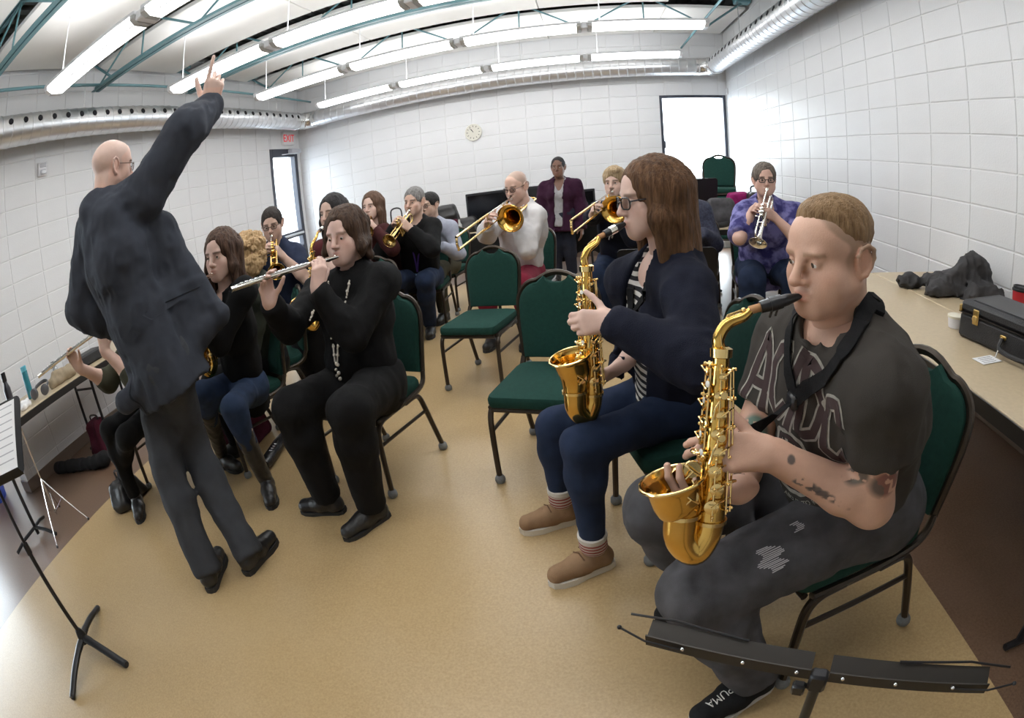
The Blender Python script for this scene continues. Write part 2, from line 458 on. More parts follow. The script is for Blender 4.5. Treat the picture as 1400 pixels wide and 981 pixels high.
# ------------------------------------------------------------------ fluorescent rows
M_TUBE = mat('lit_diffuser', (.9, .9, .9), .4, emit=(.985, .99, 1.0), estr=TUBE)
M_HOUS = mat('white_fixture_housing', (.82, .82, .84), .4)
M_CAPS = mat('grey_fixture_end', (.52, .515, .50), .5)
XL0, PITCH, ULEN = -3.75, 1.268, 1.20
row_words = ['nearest', 'second', 'third', 'farthest']
for r, y in enumerate([.68, 2.25, 3.83, 5.39, 6.97]):
    for k in range(4):
        if r == 0 and k == 0: pass
        x0 = XL0 + k*PITCH; xc = x0+ULEN/2
        t = empty('fluorescent_fixture', (xc, y, 2.78), cat='light',
                  label='lit hanging strip light, %s unit from the left of the %s row' % (['first', 'second', 'third', 'fourth'][k], (['overhead'] + row_words)[r]), group='hanging fluorescent strip lights')
        prof = [(-.115, .075), (-.115, .03), (-.07, 0), (.07, 0), (.115, .03), (.115, .075)]
        m = MB()
        for sx in (-1, 1):
            pass
        body = [(-.118, .08), (.118, .08), (.118, .055), (-.118, .055)]
        MB().prism(body, lambda u, v, w: V((-ULEN/2+w, u, v)), ULEN).build('housing', M_HOUS, t, smooth=False)
        lens = [(-.112, .055), (-.108, .03), (-.062, .004), (-.058, 0), (.058, 0), (.062, .004), (.108, .03), (.112, .055)]
        MB().prism(lens[::-1], lambda u, v, w: V((-ULEN/2+.043+w, u, v)), ULEN-.086).build('diffuser', M_TUBE, t, smooth=False)
        MB().box((0, 0, .083), (ULEN-.1, .17, .004)).build('uplight', M_TUBE, t, smooth=False)
        for s_ in (-1, 1):
            MB().prism([(u*1.03, v*1.0-.002) for u, v in lens][::-1], lambda u, v, w: V((s_*(ULEN/2-.022)-.022+w, u, v)), .044).build('end_cap', M_CAPS if 0 < k+(s_ > 0) < 4 else M_HOUS, t, smooth=False)
        for yy in (-.115, .115):
            MB().box((0, yy*.57, .006), (ULEN-.10, .011, .016)).build('seam', M_CAPS, t, smooth=False)
        if k < 3: MB().box((ULEN/2+(PITCH-ULEN)/2, 0, .04), (PITCH-ULEN, .20, .07), ch=.01).build('joiner', M_HOUS, t)
        MB().tube([(-ULEN/2+.12, 0, .08), (-ULEN/2+.12, 0, .60)], .006, 6).build('hanger', M_HOUS, t)
# ================================================================== banquet chairs (green cushions, dark bronze frame)
M_GREEN = fabric('green_chair_fabric', (0.012, 0.050, 0.039), var=.2, vscale=60, bscale=500)
M_BRONZE = mat('dark_bronze_frame', (0.050, 0.038, 0.028), .34, .55, var=.15)
M_FELT = mat('grey_felt_foot', (0.20, 0.21, 0.215), .95, var=.3, vscale=80)
CH_W, CH_F, CH_R = .205, .235, -.235
def soft_slab(w, h, d, r, name, lift=.012, notch=None, n=6):
    """upholstered pad: rounded outline, domed front; local u across, v up, w towards +; returns (verts, faces) as MB in u,v,w"""
    return None
def back_outline(w, h, shrink=0.0):
    """arched chair-back outline, from the lower right corner counter-clockwise; u across, v from 0 up"""
    a = w/2 - shrink; top = h - shrink; sh = h - .10
    pts = [(a*.93, shrink*.4), (a*.96, h*.2), (a, h*.5), (a, sh-.05)]
    for k in range(1, 9):
        t = k/8*math.pi/2; pts.append((a*.52 + a*.48*math.cos(t), sh-.05 + (.15-shrink*.6)*.72*math.sin(t)))
    pts.append((a*.25, top-.012*1.2)); pts.append((0, top-.005))
    return pts + [(-u, v) for u, v in pts[-2::-1]]
def make_chair_meshes():
    R = {}
    # seat pad: rounded plan, crowned top
    plan = rounded(.405, .44, .05, 4, (1.3, 1.3, .7, .7))
    m = MB(); rings = []
    for z, s in ((.382, .93), (.386, .985), (.398, 1.0), (.418, 1.0), (.432, .97), (.439, .88), (.443, .6), (.444, .2)):
        rings.append([(u*s, v*s + .02, z) for u, v in plan])
    n = len(plan); vs_ = [p for r in rings for p in r]
    fs = [(i*n+j, i*n+(j+1) % n, (i+1)*n+(j+1) % n, (i+1)*n+j) for i in range(len(rings)-1) for j in range(n)]
    fs += [tuple(range(n))[::-1], tuple((len(rings)-1)*n+j for j in range(n))]
    m.add(vs_, fs); R['seat'] = m.mesh('seat'); R['seat'].materials.append(M_GREEN)
    def bk(u, v, w):                         # back plane: leans back; w towards the sitter
        return (u, -.222 - v*.16 + w*.98, .445 + v*.985 + w*.16)
    out = back_outline(.394, .410)
    # notch for the hand hole at the top centre
    pad = []
    for u, v in out:
        if abs(u) < .06 and v > .3: continue
        pad.append((u, v))
    top = pad[:len(pad)//2]; rest = pad[len(pad)//2:]
    pad = top + [(.066, .400), (.052, .382), (.024, .368), (-.024, .368), (-.052, .382), (-.066, .400)] + rest
    m = MB(); rings = []; cu, cv = 0, .2
    for w, s in ((-.022, .93), (-.020, .98), (0, 1.0), (.016, .985), (.024, .93), (.028, .75), (.030, .3)):
        rings.append([bk(cu+(u-cu)*s, cv+(v-cv)*(s*.5+.5), w) for u, v in pad])
    n = len(pad); vs_ = [p for r in rings for p in r]
    fs = [(i*n+j, i*n+(j+1) % n, (i+1)*n+(j+1) % n, (i+1)*n+j) for i in range(len(rings)-1) for j in range(n)]
    fs += [tuple(range(n))[::-1], tuple((len(rings)-1)*n+j for j in range(n))]
    m.add(vs_, fs); R['backrest'] = m.mesh('backrest'); R['backrest'].materials.append(M_GREEN)
    # back frame: one tube up one side, over the arch and down, curving forward under the seat
    arch = [bk(u, v, -.002) for u, v in back_outline(.405, .418)]
    side = [(.200, .20, .368), (.205, .0, .372), (.203, -.14, .382), (.198, -.196, .405), (.193, -.218, .445)]
    path = bez(side, 3) + bez([side[-1]] + arch + [(-x, y, z) for x, y, z in [side[-1]]], 2)[1:-1] + bez([(-x, y, z) for x, y, z in side[::-1]], 3)
    R['back_frame'] = MB().tube(path, .0125, 8, flat=(1.0, 1.25)).mesh('back_frame'); R['back_frame'].materials.append(M_BRONZE)
    apron = [(-.19, .215, .366), (.19, .215, .366)]
    R['seat_frame'] = MB().tube(apron, .011, 8).tube([(-.19, -.12, .368), (.19, -.12, .368)], .011, 8).box((0, .04, .376), (.37, .36, .012)).mesh('seat_frame'); R['seat_frame'].materials.append(M_BRONZE)
    for sx, nm in ((1, 'r'), (-1, 'l')):
        f = bez([(sx*.203, .10, .369), (sx*.204, .17, .364), (sx*.205, .208, .33), (sx*.205, .222, .24), (sx*.205, CH_F, .03)], 5)
        R['fleg'+nm] = MB().tube(f, .0125, 8, flat=(1, 1.15)).mesh('leg')
        b = bez([(sx*.204, -.02, .366), (sx*.204, -.10, .366), (sx*.204, -.138, .34), (sx*.204, -.17, .25), (sx*.204, CH_R, .03)], 5)
        R['rleg'+nm] = MB().tube(b, .0125, 8, flat=(1, 1.15)).mesh('leg')
        R['st'+nm] = MB().tube([(sx*.204, .219, .262), (sx*.204, -.160, .262)], .009, 8).mesh('stretcher')
        for k in ('fleg', 'rleg', 'st'): R[k+nm].materials.append(M_BRONZE)
    R['foot'] = MB().lathe([(0, .012), (.004, .021), (.014, .025), (.028, .024), (.038, .018), (.042, .013)], (0,0,0), (0,0,1), 12).mesh('felt_foot')
    R['foot'].materials.append(M_FELT)
    return R
CHM = make_chair_meshes()
def chair(x, y, fx, fy, label, group='green banquet chairs', z=0):
    """banquet chair centred at x, y, facing (fx, fy)"""
    t = empty('banquet_chair', (x, y, z), math.atan2(-fx, fy), label, 'chair', group)
    for nm in ('seat', 'backrest', 'back_frame', 'seat_frame'): inst(nm, CHM[nm], t)
    for k in 'rl':
        inst('stretcher', CHM['st'+k], t)
        for q, yy in (('fleg', CH_F), ('rleg', CH_R)):
            lg = inst('leg', CHM[q+k], t)
            inst('felt_foot', CHM['foot'], lg, ((1 if k == 'r' else -1)*.2045, yy, 0))
    return t
# joints of every person, metres in the room
POSES = {
'sax_man': {"pelvis":[0.62,1.06,0.52],"head":[0.453,0.964,1.155],"hf":[-0.901,-0.421,-0.103],"hu":[-0.099,-0.03,0.995],"tf":[-0.969,-0.248,0.0],"neck":[0.499,0.983,0.982],"sh_r":[0.454,1.161,0.919],"el_r":[0.324,1.134,0.598],"wr_r":[0.254,0.9,0.683],"hip_r":[0.597,1.152,0.52],"kn_r":[0.105,1.129,0.48],"toe_r":[0.136,1.155,0.03],"an_r":[0.27,1.205,0.1],"sh_l":[0.501,0.802,0.938],"el_l":[0.539,0.824,0.644],"wr_l":[0.303,0.872,0.783],"hip_l":[0.643,0.968,0.52],"kn_l":[0.161,0.865,0.425],"toe_l":[0.221,0.771,0.03],"an_l":[0.316,0.816,0.1],"sc":1.05,"hsc":0.93},
'sax_woman': {"pelvis":[0.22,1.74,0.5],"head":[0.183,1.647,1.23],"hf":[-0.956,-0.282,-0.077],"hu":[-0.08,0.0,0.997],"tf":[-0.968,-0.25,0.0],"neck":[0.232,1.656,1.043],"sh_r":[0.106,1.777,0.946],"el_r":[0.134,1.858,0.679],"wr_r":[0.053,1.634,0.696],"hip_r":[0.198,1.825,0.5],"kn_r":[-0.207,1.747,0.436],"toe_r":[-0.378,1.683,0.03],"an_r":[-0.218,1.731,0.1],"sh_l":[0.252,1.492,0.964],"el_l":[0.245,1.273,0.813],"wr_l":[0.029,1.384,0.921],"hip_l":[0.242,1.655,0.5],"kn_l":[-0.089,1.42,0.529],"toe_l":[-0.257,1.364,0.03],"an_l":[-0.096,1.44,0.1],"sc":0.97,"hsc":1.0},
'pearl_woman': {"pelvis":[-1.12,2.16,0.505],"head":[-1.097,2.186,1.193],"hf":[-0.08,-0.996,-0.028],"hu":[0.03,-0.03,0.999],"tf":[-0.301,-0.954,0.0],"neck":[-1.099,2.227,1.004],"sh_r":[-1.301,2.218,0.949],"el_r":[-1.462,2.32,0.744],"wr_r":[-1.477,2.148,0.948],"hip_r":[-1.206,2.187,0.505],"kn_r":[-1.32,1.786,0.566],"toe_r":[-1.461,1.839,0.03],"an_r":[-1.334,1.844,0.1],"sh_l":[-0.934,2.16,0.962],"el_l":[-1.021,1.929,0.832],"wr_l":[-1.227,1.887,1.022],"hip_l":[-1.034,2.133,0.505],"kn_l":[-0.994,1.714,0.566],"toe_l":[-1.126,1.697,0.03],"an_l":[-1.067,1.776,0.1],"sc":1.0,"hsc":1.0},
'conductor': {"pelvis":[-1.8,1.52,0.92],"head":[-1.938,1.522,1.754],"hf":[0.268,0.953,-0.141],"hu":[0.099,0.119,0.988],"tf":[0.301,0.954,0.0],"neck":[-1.966,1.466,1.571],"sh_r":[-1.748,1.56,1.574],"el_r":[-1.542,1.663,1.759],"wr_r":[-1.5,1.9,1.95],"hip_r":[-1.712,1.492,0.92],"kn_r":[-1.847,1.592,0.523],"toe_r":[-1.568,1.558,0.03],"an_r":[-1.589,1.41,0.1],"sh_l":[-2.146,1.522,1.522],"el_l":[-2.238,1.428,1.228],"wr_l":[-2.0,1.6,1.05],"hip_l":[-1.888,1.548,0.92],"kn_l":[-1.88,1.403,0.483],"toe_l":[-1.8,1.373,0.03],"an_l":[-1.763,1.264,0.1],"sc":1.03,"hsc":1.0},
'young_flutist': {"pelvis":[-2.0,2.3,0.5],"head":[-1.827,2.145,1.234],"hf":[0.083,-0.997,-0.004],"hu":[0.05,0.0,0.999],"tf":[-0.552,-0.834,0.0],"neck":[-1.84,2.18,1.045],"sh_r":[-2.033,2.198,1.047],"el_r":[-2.146,2.203,0.795],"wr_r":[-2.2,2.0,1.05],"hip_r":[-2.073,2.348,0.5],"kn_r":[-2.042,1.967,0.597],"toe_r":[-2.327,2.242,0.03],"an_r":[-2.359,2.252,0.1],"sh_l":[-1.676,2.103,1.038],"el_l":[-1.634,1.908,0.853],"wr_l":[-2.0,1.98,1.1],"hip_l":[-1.927,2.252,0.5],"kn_l":[-1.773,1.883,0.543],"toe_l":[-1.782,1.937,0.03],"an_l":[-1.817,1.989,0.1],"sc":0.97,"hsc":1.0},
'tattoo_flutist': {"pelvis":[-2.66,2.1,0.5],"head":[-2.412,1.94,1.176],"hf":[-0.352,-0.936,0.0],"hu":[0.0,0.0,1.0],"tf":[-0.1,-0.995,0.0],"neck":[-2.4,1.973,0.986],"sh_r":[-2.569,1.99,0.928],"el_r":[-2.733,1.743,0.783],"wr_r":[-2.911,1.617,0.922],"hip_r":[-2.747,2.109,0.5],"kn_r":[-2.75,1.704,0.534],"toe_r":[-2.731,1.641,0.03],"an_r":[-2.813,1.726,0.1],"sh_l":[-2.231,1.956,0.928],"el_l":[-2.406,1.661,0.884],"wr_l":[-2.643,1.599,0.975],"hip_l":[-2.573,2.091,0.5],"kn_l":[-2.547,1.676,0.504],"toe_l":[-2.992,1.736,0.03],"an_l":[-3.12,1.87,0.1],"sc":0.97,"hsc":1.0},
'curly_woman': {"pelvis":[-2.15,2.78,0.5],"head":[-2.018,2.606,1.177],"hf":[-0.727,-0.687,0.0],"hu":[0.0,0.0,1.0],"tf":[-0.751,-0.661,0.0],"neck":[-1.994,2.629,0.991],"sh_r":[-2.107,2.758,0.932],"el_r":[-2.216,2.793,0.677],"wr_r":[-2.311,2.605,0.795],"hip_r":[-2.208,2.846,0.5],"kn_r":[-2.556,2.618,0.5],"an_r":[-2.534,2.638,0.1],"toe_r":[-2.661,2.526,0.03],"sh_l":[-1.88,2.501,0.932],"el_l":[-1.86,2.388,0.677],"wr_l":[-2.059,2.318,0.795],"hip_l":[-2.092,2.714,0.5],"kn_l":[-2.362,2.398,0.5],"an_l":[-2.339,2.418,0.1],"toe_l":[-2.467,2.305,0.03],"sc":0.98,"hsc":0.98},
'trumpet_navy': {"pelvis":[-2.36,3.55,0.505],"head":[-2.288,3.342,1.301],"hf":[0.376,-0.91,-0.176],"hu":[0.079,-0.157,0.984],"tf":[0.25,-0.968,0.0],"neck":[-2.315,3.4,1.129],"sh_r":[-2.494,3.345,1.082],"el_r":[-2.651,3.438,0.877],"wr_r":[-2.439,3.352,0.983],"hip_r":[-2.447,3.528,0.505],"kn_r":[-2.4,3.106,0.505],"an_r":[-2.408,3.135,0.1],"toe_r":[-2.365,2.97,0.03],"sh_l":[-2.162,3.414,1.035],"el_l":[-2.07,3.239,0.841],"wr_l":[-2.069,3.047,1.002],"hip_l":[-2.273,3.572,0.505],"kn_l":[-2.11,3.181,0.505],"an_l":[-2.117,3.21,0.1],"toe_l":[-2.075,3.045,0.03],"sc":1.0,"hsc":0.95},
'sax_back': {"pelvis":[-1.78,3.52,0.505],"head":[-1.741,3.321,1.284],"hf":[-0.151,-0.988,0.0],"hu":[0.0,0.0,1.0],"tf":[-0.1,-0.995,0.0],"neck":[-1.736,3.356,1.094],"sh_r":[-1.906,3.373,1.035],"el_r":[-2.01,3.324,0.78],"wr_r":[-1.951,3.121,0.898],"hip_r":[-1.868,3.529,0.505],"kn_r":[-1.967,3.125,0.505],"an_r":[-1.964,3.155,0.1],"toe_r":[-1.981,2.986,0.03],"sh_l":[-1.565,3.338,1.035],"el_l":[-1.474,3.27,0.78],"wr_l":[-1.571,3.083,0.898],"hip_l":[-1.692,3.511,0.505],"kn_l":[-1.675,3.096,0.505],"an_l":[-1.672,3.126,0.1],"toe_l":[-1.689,2.957,0.03],"sc":0.98,"hsc":1.0},
'maroon_woman': {"pelvis":[-1.95,4.72,0.505],"head":[-1.942,4.498,1.254],"hf":[-0.122,-0.993,0.0],"hu":[0.0,0.0,1.0],"tf":[0.1,-0.995,0.0],"neck":[-1.938,4.533,1.064],"sh_r":[-2.131,4.494,1.031],"el_r":[-2.226,4.626,0.819],"wr_r":[-2.109,4.478,0.977],"hip_r":[-2.038,4.711,0.505],"kn_r":[-2.055,4.296,0.505],"an_r":[-2.058,4.326,0.1],"toe_r":[-2.041,4.157,0.03],"sh_l":[-1.825,4.435,1.005],"el_l":[-1.769,4.243,0.822],"wr_l":[-1.816,4.07,0.994],"hip_l":[-1.862,4.729,0.505],"kn_l":[-1.763,4.325,0.505],"an_l":[-1.766,4.355,0.1],"toe_l":[-1.749,4.186,0.03],"sc":0.98,"hsc":1.0},
'grey_trumpet': {"pelvis":[-1.64,4.76,0.505],"head":[-1.552,4.541,1.227],"hf":[-0.178,-0.984,-0.021],"hu":[0.05,-0.03,0.998],"tf":[0.03,-1.0,0.0],"neck":[-1.556,4.581,1.038],"sh_r":[-1.743,4.564,0.962],"el_r":[-1.883,4.726,0.78],"wr_r":[-1.743,4.681,1.014],"hip_r":[-1.733,4.757,0.505],"kn_r":[-1.727,4.323,0.584],"toe_r":[-1.892,4.685,0.03],"an_r":[-1.92,4.826,0.1],"sh_l":[-1.404,4.524,0.978],"el_l":[-1.346,4.331,0.775],"wr_l":[-1.438,4.159,0.95],"hip_l":[-1.547,4.763,0.505],"kn_l":[-1.472,4.33,0.551],"toe_l":[-1.554,4.47,0.03],"an_l":[-1.575,4.587,0.1],"sc":1.03,"hsc":1.0},
'grey_blue_man': {"pelvis":[-1.62,5.42,0.505],"head":[-1.589,5.105,1.153],"hf":[-0.352,-0.936,0.0],"hu":[0.0,0.0,1.0],"tf":[-0.2,-0.98,0.0],"neck":[-1.577,5.138,0.963],"sh_r":[-1.748,5.173,0.903],"el_r":[-1.858,5.134,0.643],"wr_r":[-1.82,4.922,0.763],"hip_r":[-1.708,5.438,0.505],"kn_r":[-1.851,5.038,0.505],"an_r":[-1.845,5.068,0.1],"toe_r":[-1.879,4.901,0.03],"sh_l":[-1.405,5.103,0.903],"el_l":[-1.319,5.024,0.643],"wr_l":[-1.438,4.844,0.763],"hip_l":[-1.532,5.402,0.505],"kn_l":[-1.557,4.978,0.505],"an_l":[-1.551,5.008,0.1],"toe_l":[-1.585,4.841,0.03],"sc":1.0,"hsc":1.0},
'trombone_man': {"pelvis":[-0.655,4.45,0.505],"head":[-0.596,4.278,1.242],"hf":[-0.456,-0.863,-0.218],"hu":[-0.098,-0.195,0.976],"tf":[-0.2,-0.98,0.0],"neck":[-0.561,4.346,1.061],"sh_r":[-0.769,4.351,0.986],"el_r":[-0.855,4.508,0.771],"wr_r":[-0.727,4.323,0.923],"hip_r":[-0.745,4.468,0.505],"kn_r":[-0.891,4.061,0.505],"an_r":[-0.885,4.09,0.1],"toe_r":[-0.919,3.924,0.03],"sh_l":[-0.46,4.231,0.988],"el_l":[-0.427,4.02,0.802],"wr_l":[-0.543,3.901,1.006],"hip_l":[-0.565,4.432,0.505],"kn_l":[-0.591,4.0,0.505],"an_l":[-0.585,4.029,0.1],"toe_l":[-0.619,3.862,0.03],"sc":1.02,"hsc":1.02},
'purple_woman': {"pelvis":[-0.4,6.35,0.8],"head":[-0.378,6.339,1.373],"hf":[-0.1,-0.995,0.0],"hu":[0.0,0.0,1.0],"tf":[-0.05,-0.999,0.0],"neck":[-0.375,6.373,1.187],"sh_r":[-0.55,6.381,1.127],"el_r":[-0.653,6.327,0.867],"wr_r":[-0.583,6.123,0.987],"hip_r":[-0.49,6.354,0.8],"sh_l":[-0.2,6.364,1.127],"el_l":[-0.103,6.299,0.867],"wr_l":[-0.193,6.103,0.987],"hip_l":[-0.31,6.346,0.8],"sc":1.0,"hsc":0.98},
'blond_trombone': {"pelvis":[0.19,4.55,0.505],"head":[0.181,4.394,1.197],"hf":[-0.307,-0.952,0.0],"hu":[0.0,0.0,1.0],"tf":[-0.25,-0.968,0.0],"neck":[0.192,4.427,1.007],"sh_r":[0.037,4.493,0.969],"el_r":[-0.041,4.546,0.718],"wr_r":[0.05,4.12,1.1],"hip_r":[0.105,4.572,0.505],"kn_r":[-0.018,4.17,0.486],"an_r":[-0.011,4.199,0.1],"toe_r":[-0.053,4.034,0.03],"sh_l":[0.33,4.354,0.96],"el_l":[0.287,4.196,0.741],"wr_l":[0.2,4.12,1.08],"hip_l":[0.275,4.528,0.505],"kn_l":[0.133,4.135,0.44],"an_l":[0.141,4.164,0.1],"toe_l":[0.098,3.999,0.03],"sc":0.98,"hsc":1.0},
'tiedye_woman': {"pelvis":[1.28,3.95,0.505],"head":[1.219,3.723,1.205],"hf":[-0.151,-0.988,0.0],"hu":[0.0,0.0,1.0],"tf":[-0.15,-0.989,0.0],"neck":[1.224,3.757,1.02],"sh_r":[1.074,3.74,0.948],"el_r":[0.944,3.58,0.751],"wr_r":[1.028,3.426,0.95],"hip_r":[1.188,3.964,0.505],"kn_r":[1.062,3.545,0.505],"an_r":[1.067,3.575,0.1],"toe_r":[1.041,3.407,0.03],"sh_l":[1.437,3.697,0.948],"el_l":[1.432,3.809,0.69],"wr_l":[1.273,3.72,0.882],"hip_l":[1.372,3.936,0.505],"kn_l":[1.368,3.499,0.505],"an_l":[1.372,3.529,0.1],"toe_l":[1.347,3.361,0.03],"sc":1.03,"hsc":0.97},
'checked_person': {"pelvis":[0.78,4.35,0.505],"head":[0.664,4.246,1.187],"hf":[-0.6,-0.8,0.0],"hu":[0.0,0.0,1.0],"tf":[-0.301,-0.954,0.0],"neck":[0.685,4.274,0.997],"sh_r":[0.518,4.327,0.937],"el_r":[0.404,4.3,0.677],"wr_r":[0.42,4.085,0.797],"hip_r":[0.694,4.377,0.505],"kn_r":[0.51,3.995,0.505],"an_r":[0.52,4.023,0.1],"toe_r":[0.468,3.861,0.03],"sh_l":[0.852,4.221,0.937],"el_l":[0.929,4.134,0.677],"wr_l":[0.792,3.967,0.797],"hip_l":[0.866,4.323,0.505],"kn_l":[0.797,3.904,0.505],"an_l":[0.806,3.933,0.1],"toe_l":[0.754,3.771,0.03],"sc":1.0,"hsc":1.0}}
# ================================================================== implicit surfaces: smooth bodies, clothes and hair
def A3(p): return np.asarray(p, np.float32)
def unit(v):
    v = np.asarray(v, float); return v/max(np.linalg.norm(v), 1e-9)
class Field:
    def __init__(s): s.items = []
    def cone(s, a, b, ra, rb, k=.02, op='+', flat=None, cap=False, capa=False):
        """round cone; flat=(axis, factor) squashes the section along axis; cap cuts it flat at b"""
        s.items.append(('c', A3(a), A3(b), ra, rb, k, op, flat, cap, capa)); return s
    def chain(s, pts, rr, k=.02, op='+'):
        for i in range(len(pts)-1): s.cone(pts[i], pts[i+1], rr[i], rr[i+1], k, op)
        return s
    def ell(s, c, r, axes=None, k=.02, op='+'):
        ax = np.eye(3) if axes is None else np.array([unit(q) for q in axes]); s.items.append(('e', A3(c), A3(r), ax.astype(np.float32), 0, k, op)); return s
    def loft(s, p0, p1, a0, b0, a1, b1, side, k=.03, op='+', r0=None):
        """elliptical tapered trunk from p0 to p1, half widths a along side, b across it"""
        s.items.append(('l', A3(p0), A3(p1), (a0, b0, a1, b1), A3(unit(side)), k, op)); return s
    def box(s, c, half, axes=None, r=.02, taper=0.0, k=.02, op='+'):
        ax = np.eye(3) if axes is None else np.array([unit(q) for q in axes]); s.items.append(('b', A3(c), A3(half), ax.astype(np.float32), (r, taper), k, op)); return s
    def plane(s, p, n, ball=None):
        """cuts away everything beyond the plane (on the side n points to), within ball=(centre, radius) if given"""
        s.items.append(('p', A3(p), A3(unit(n)), ball, 0, 0, '^')); return s
    def box_of(s, it):
        if it[0] == 'c':
            r = max(it[3], it[4]); return np.minimum(it[1], it[2])-r, np.maximum(it[1], it[2])+r
        if it[0] == 'b':
            ext = np.abs(it[3]*it[2][:, None]).sum(0)*(1+abs(it[4][1])); return it[1]-ext, it[1]+ext
        if it[0] == 'e':
            ext = np.sqrt(((it[3]*it[2][:, None])**2).sum(0)); return it[1]-ext, it[1]+ext
        if it[0] == 'l':
            r = max(it[3]); return np.minimum(it[1], it[2])-r, np.maximum(it[1], it[2])+r
    def bounds(s):
        bs = [s.box_of(i) for i in s.items if i[0] != 'p' and i[6] == '+']
        return np.min([b[0] for b in bs], 0), np.max([b[1] for b in bs], 0)
    def eval(s, X, Y, Z, inflate=0.0, res=.01):
        D = np.full((len(X), len(Y), len(Z)), .5, np.float32)
        for it in s.items:
            if it[0] == 'p':
                _, p, n, ball, *_r = it
                if ball is None: i0 = [0,0,0]; i1 = [len(X), len(Y), len(Z)]
                else:
                    lo = A3(ball[0])-ball[1]; hi = A3(ball[0])+ball[1]
                    i0 = [int(np.searchsorted(g, l)) for g, l in zip((X,Y,Z), lo)]; i1 = [int(np.searchsorted(g, h)) for g, h in zip((X,Y,Z), hi)]
                sl = tuple(slice(a, b) for a, b in zip(i0, i1))
                x = X[sl[0]][:,None,None]; y = Y[sl[1]][None,:,None]; z = Z[sl[2]][None,None,:]
                d = (x-p[0])*n[0]+(y-p[1])*n[1]+(z-p[2])*n[2]
                if ball is not None:
                    c = A3(ball[0]); rr = np.sqrt((x-c[0])**2+(y-c[1])**2+(z-c[2])**2)-ball[1]; d = np.minimum(d, -rr)
                D[sl] = np.maximum(D[sl], d); continue
            k, op = it[5], it[6]; inf = inflate if op == '+' else 0.0
            lo, hi = s.box_of(it); m = k + inf + 3*res
            i0 = [int(np.searchsorted(g, l)) for g, l in zip((X,Y,Z), lo-m)]; i1 = [int(np.searchsorted(g, h)) for g, h in zip((X,Y,Z), hi+m)]
            sl = tuple(slice(a, b) for a, b in zip(i0, i1))
            if any(a >= b for a, b in zip(i0, i1)): continue
            x = X[sl[0]][:,None,None]; y = Y[sl[1]][None,:,None]; z = Z[sl[2]][None,None,:]
            if it[0] == 'c':
                _, a, b, ra, rb, _, _, flat, cap, capa = it
                ba = b-a; L2 = float(ba@ba) + 1e-12
                px, py, pz = x-a[0], y-a[1], z-a[2]
                t0 = (px*ba[0]+py*ba[1]+pz*ba[2])/L2; t = np.clip(t0, 0, 1)
                qx, qy, qz = px-t*ba[0], py-t*ba[1], pz-t*ba[2]
                q2 = qx*qx+qy*qy+qz*qz
                if flat is not None:
                    n = A3(unit(flat[0])); c = qx*n[0]+qy*n[1]+qz*n[2]; q2 = q2 + c*c*(flat[1]**2-1)
                d = np.sqrt(q2) - (ra+t*(rb-ra))
                if flat is not None: d = d/max(1.0, flat[1]**.5)
                if cap: d = np.maximum(d, (t0-1)*math.sqrt(L2)-inf)
                if capa: d = np.maximum(d, -t0*math.sqrt(L2)-inf)
            elif it[0] == 'b':
                _, c, hf_, ax, (r_, tp), *_r = it; px, py, pz = x-c[0], y-c[1], z-c[2]
                q = [px*ax[i,0]+py*ax[i,1]+pz*ax[i,2] for i in range(3)]; g = 1-tp*q[2]/hf_[2]; q[0] = q[0]/g; q[1] = q[1]/g
                q = [np.abs(q[i])-(hf_[i]-r_) for i in range(3)]; d = np.sqrt(sum(np.maximum(v, 0)**2 for v in q)) + np.minimum(np.maximum(np.maximum(q[0], q[1]), q[2]), 0) - r_
            elif it[0] == 'e':
                _, c, r, ax, *_r = it
                px, py, pz = x-c[0], y-c[1], z-c[2]; q = 0
                g = 0
                for i in range(3):
                    u = (px*ax[i,0]+py*ax[i,1]+pz*ax[i,2])/r[i]; q = q+u*u; g = g+(u/r[i])**2
                q = np.sqrt(q); d = q*(q-1)/np.maximum(np.sqrt(g), 1e-6); d = np.where(q < .05, -float(min(r)), d)
            else:
                _, a, b, (a0, b0, a1, b1), side, *_r = it
                ba = b-a; L2 = float(ba@ba); ax_ = ba/math.sqrt(L2); sd = side-ax_*(side@ax_); sd = sd/np.linalg.norm(sd); fw = np.cross(ax_, sd)
                px, py, pz = x-a[0], y-a[1], z-a[2]
                t = np.clip((px*ba[0]+py*ba[1]+pz*ba[2])/L2, 0, 1); t = t*t*(3-2*t)*.35 + t*.65
                tt = np.clip((px*ba[0]+py*ba[1]+pz*ba[2])/L2, 0, 1)
                qx, qy, qz = px-tt*ba[0], py-tt*ba[1], pz-tt*ba[2]
                u = (qx*sd[0]+qy*sd[1]+qz*sd[2])/(a0+t*(a1-a0)); v = (qx*fw[0]+qy*fw[1]+qz*fw[2])/(b0+t*(b1-b0)); w = (qx*ax_[0]+qy*ax_[1]+qz*ax_[2])/(b0+t*(b1-b0))
                q = np.sqrt(u*u+v*v+w*w); g = np.sqrt((u/(a0+t*(a1-a0)))**2+((v*v+w*w)/(b0+t*(b1-b0))**2)); d = q*(q-1)/np.maximum(g, 1e-6); d = np.where(q < .05, -min(b0,b1), d)
            d = (d - inf).astype(np.float32); o = D[sl]
            if op == '+':
                if k > 0: h = np.maximum(k-np.abs(o-d), 0)/k; D[sl] = np.minimum(o, d)-h*h*k*.25
                else: D[sl] = np.minimum(o, d)
            elif op == '-':
                d = -d
                if k > 0: h = np.maximum(k-np.abs(o-d), 0)/k; D[sl] = np.maximum(o, d)+h*h*k*.25
                else: D[sl] = np.maximum(o, d)
            elif op == '&': D[sl] = np.maximum(o, d)
        return D
_LAT = np.random.RandomState(3).rand(32, 32, 32).astype(np.float32)*2-1
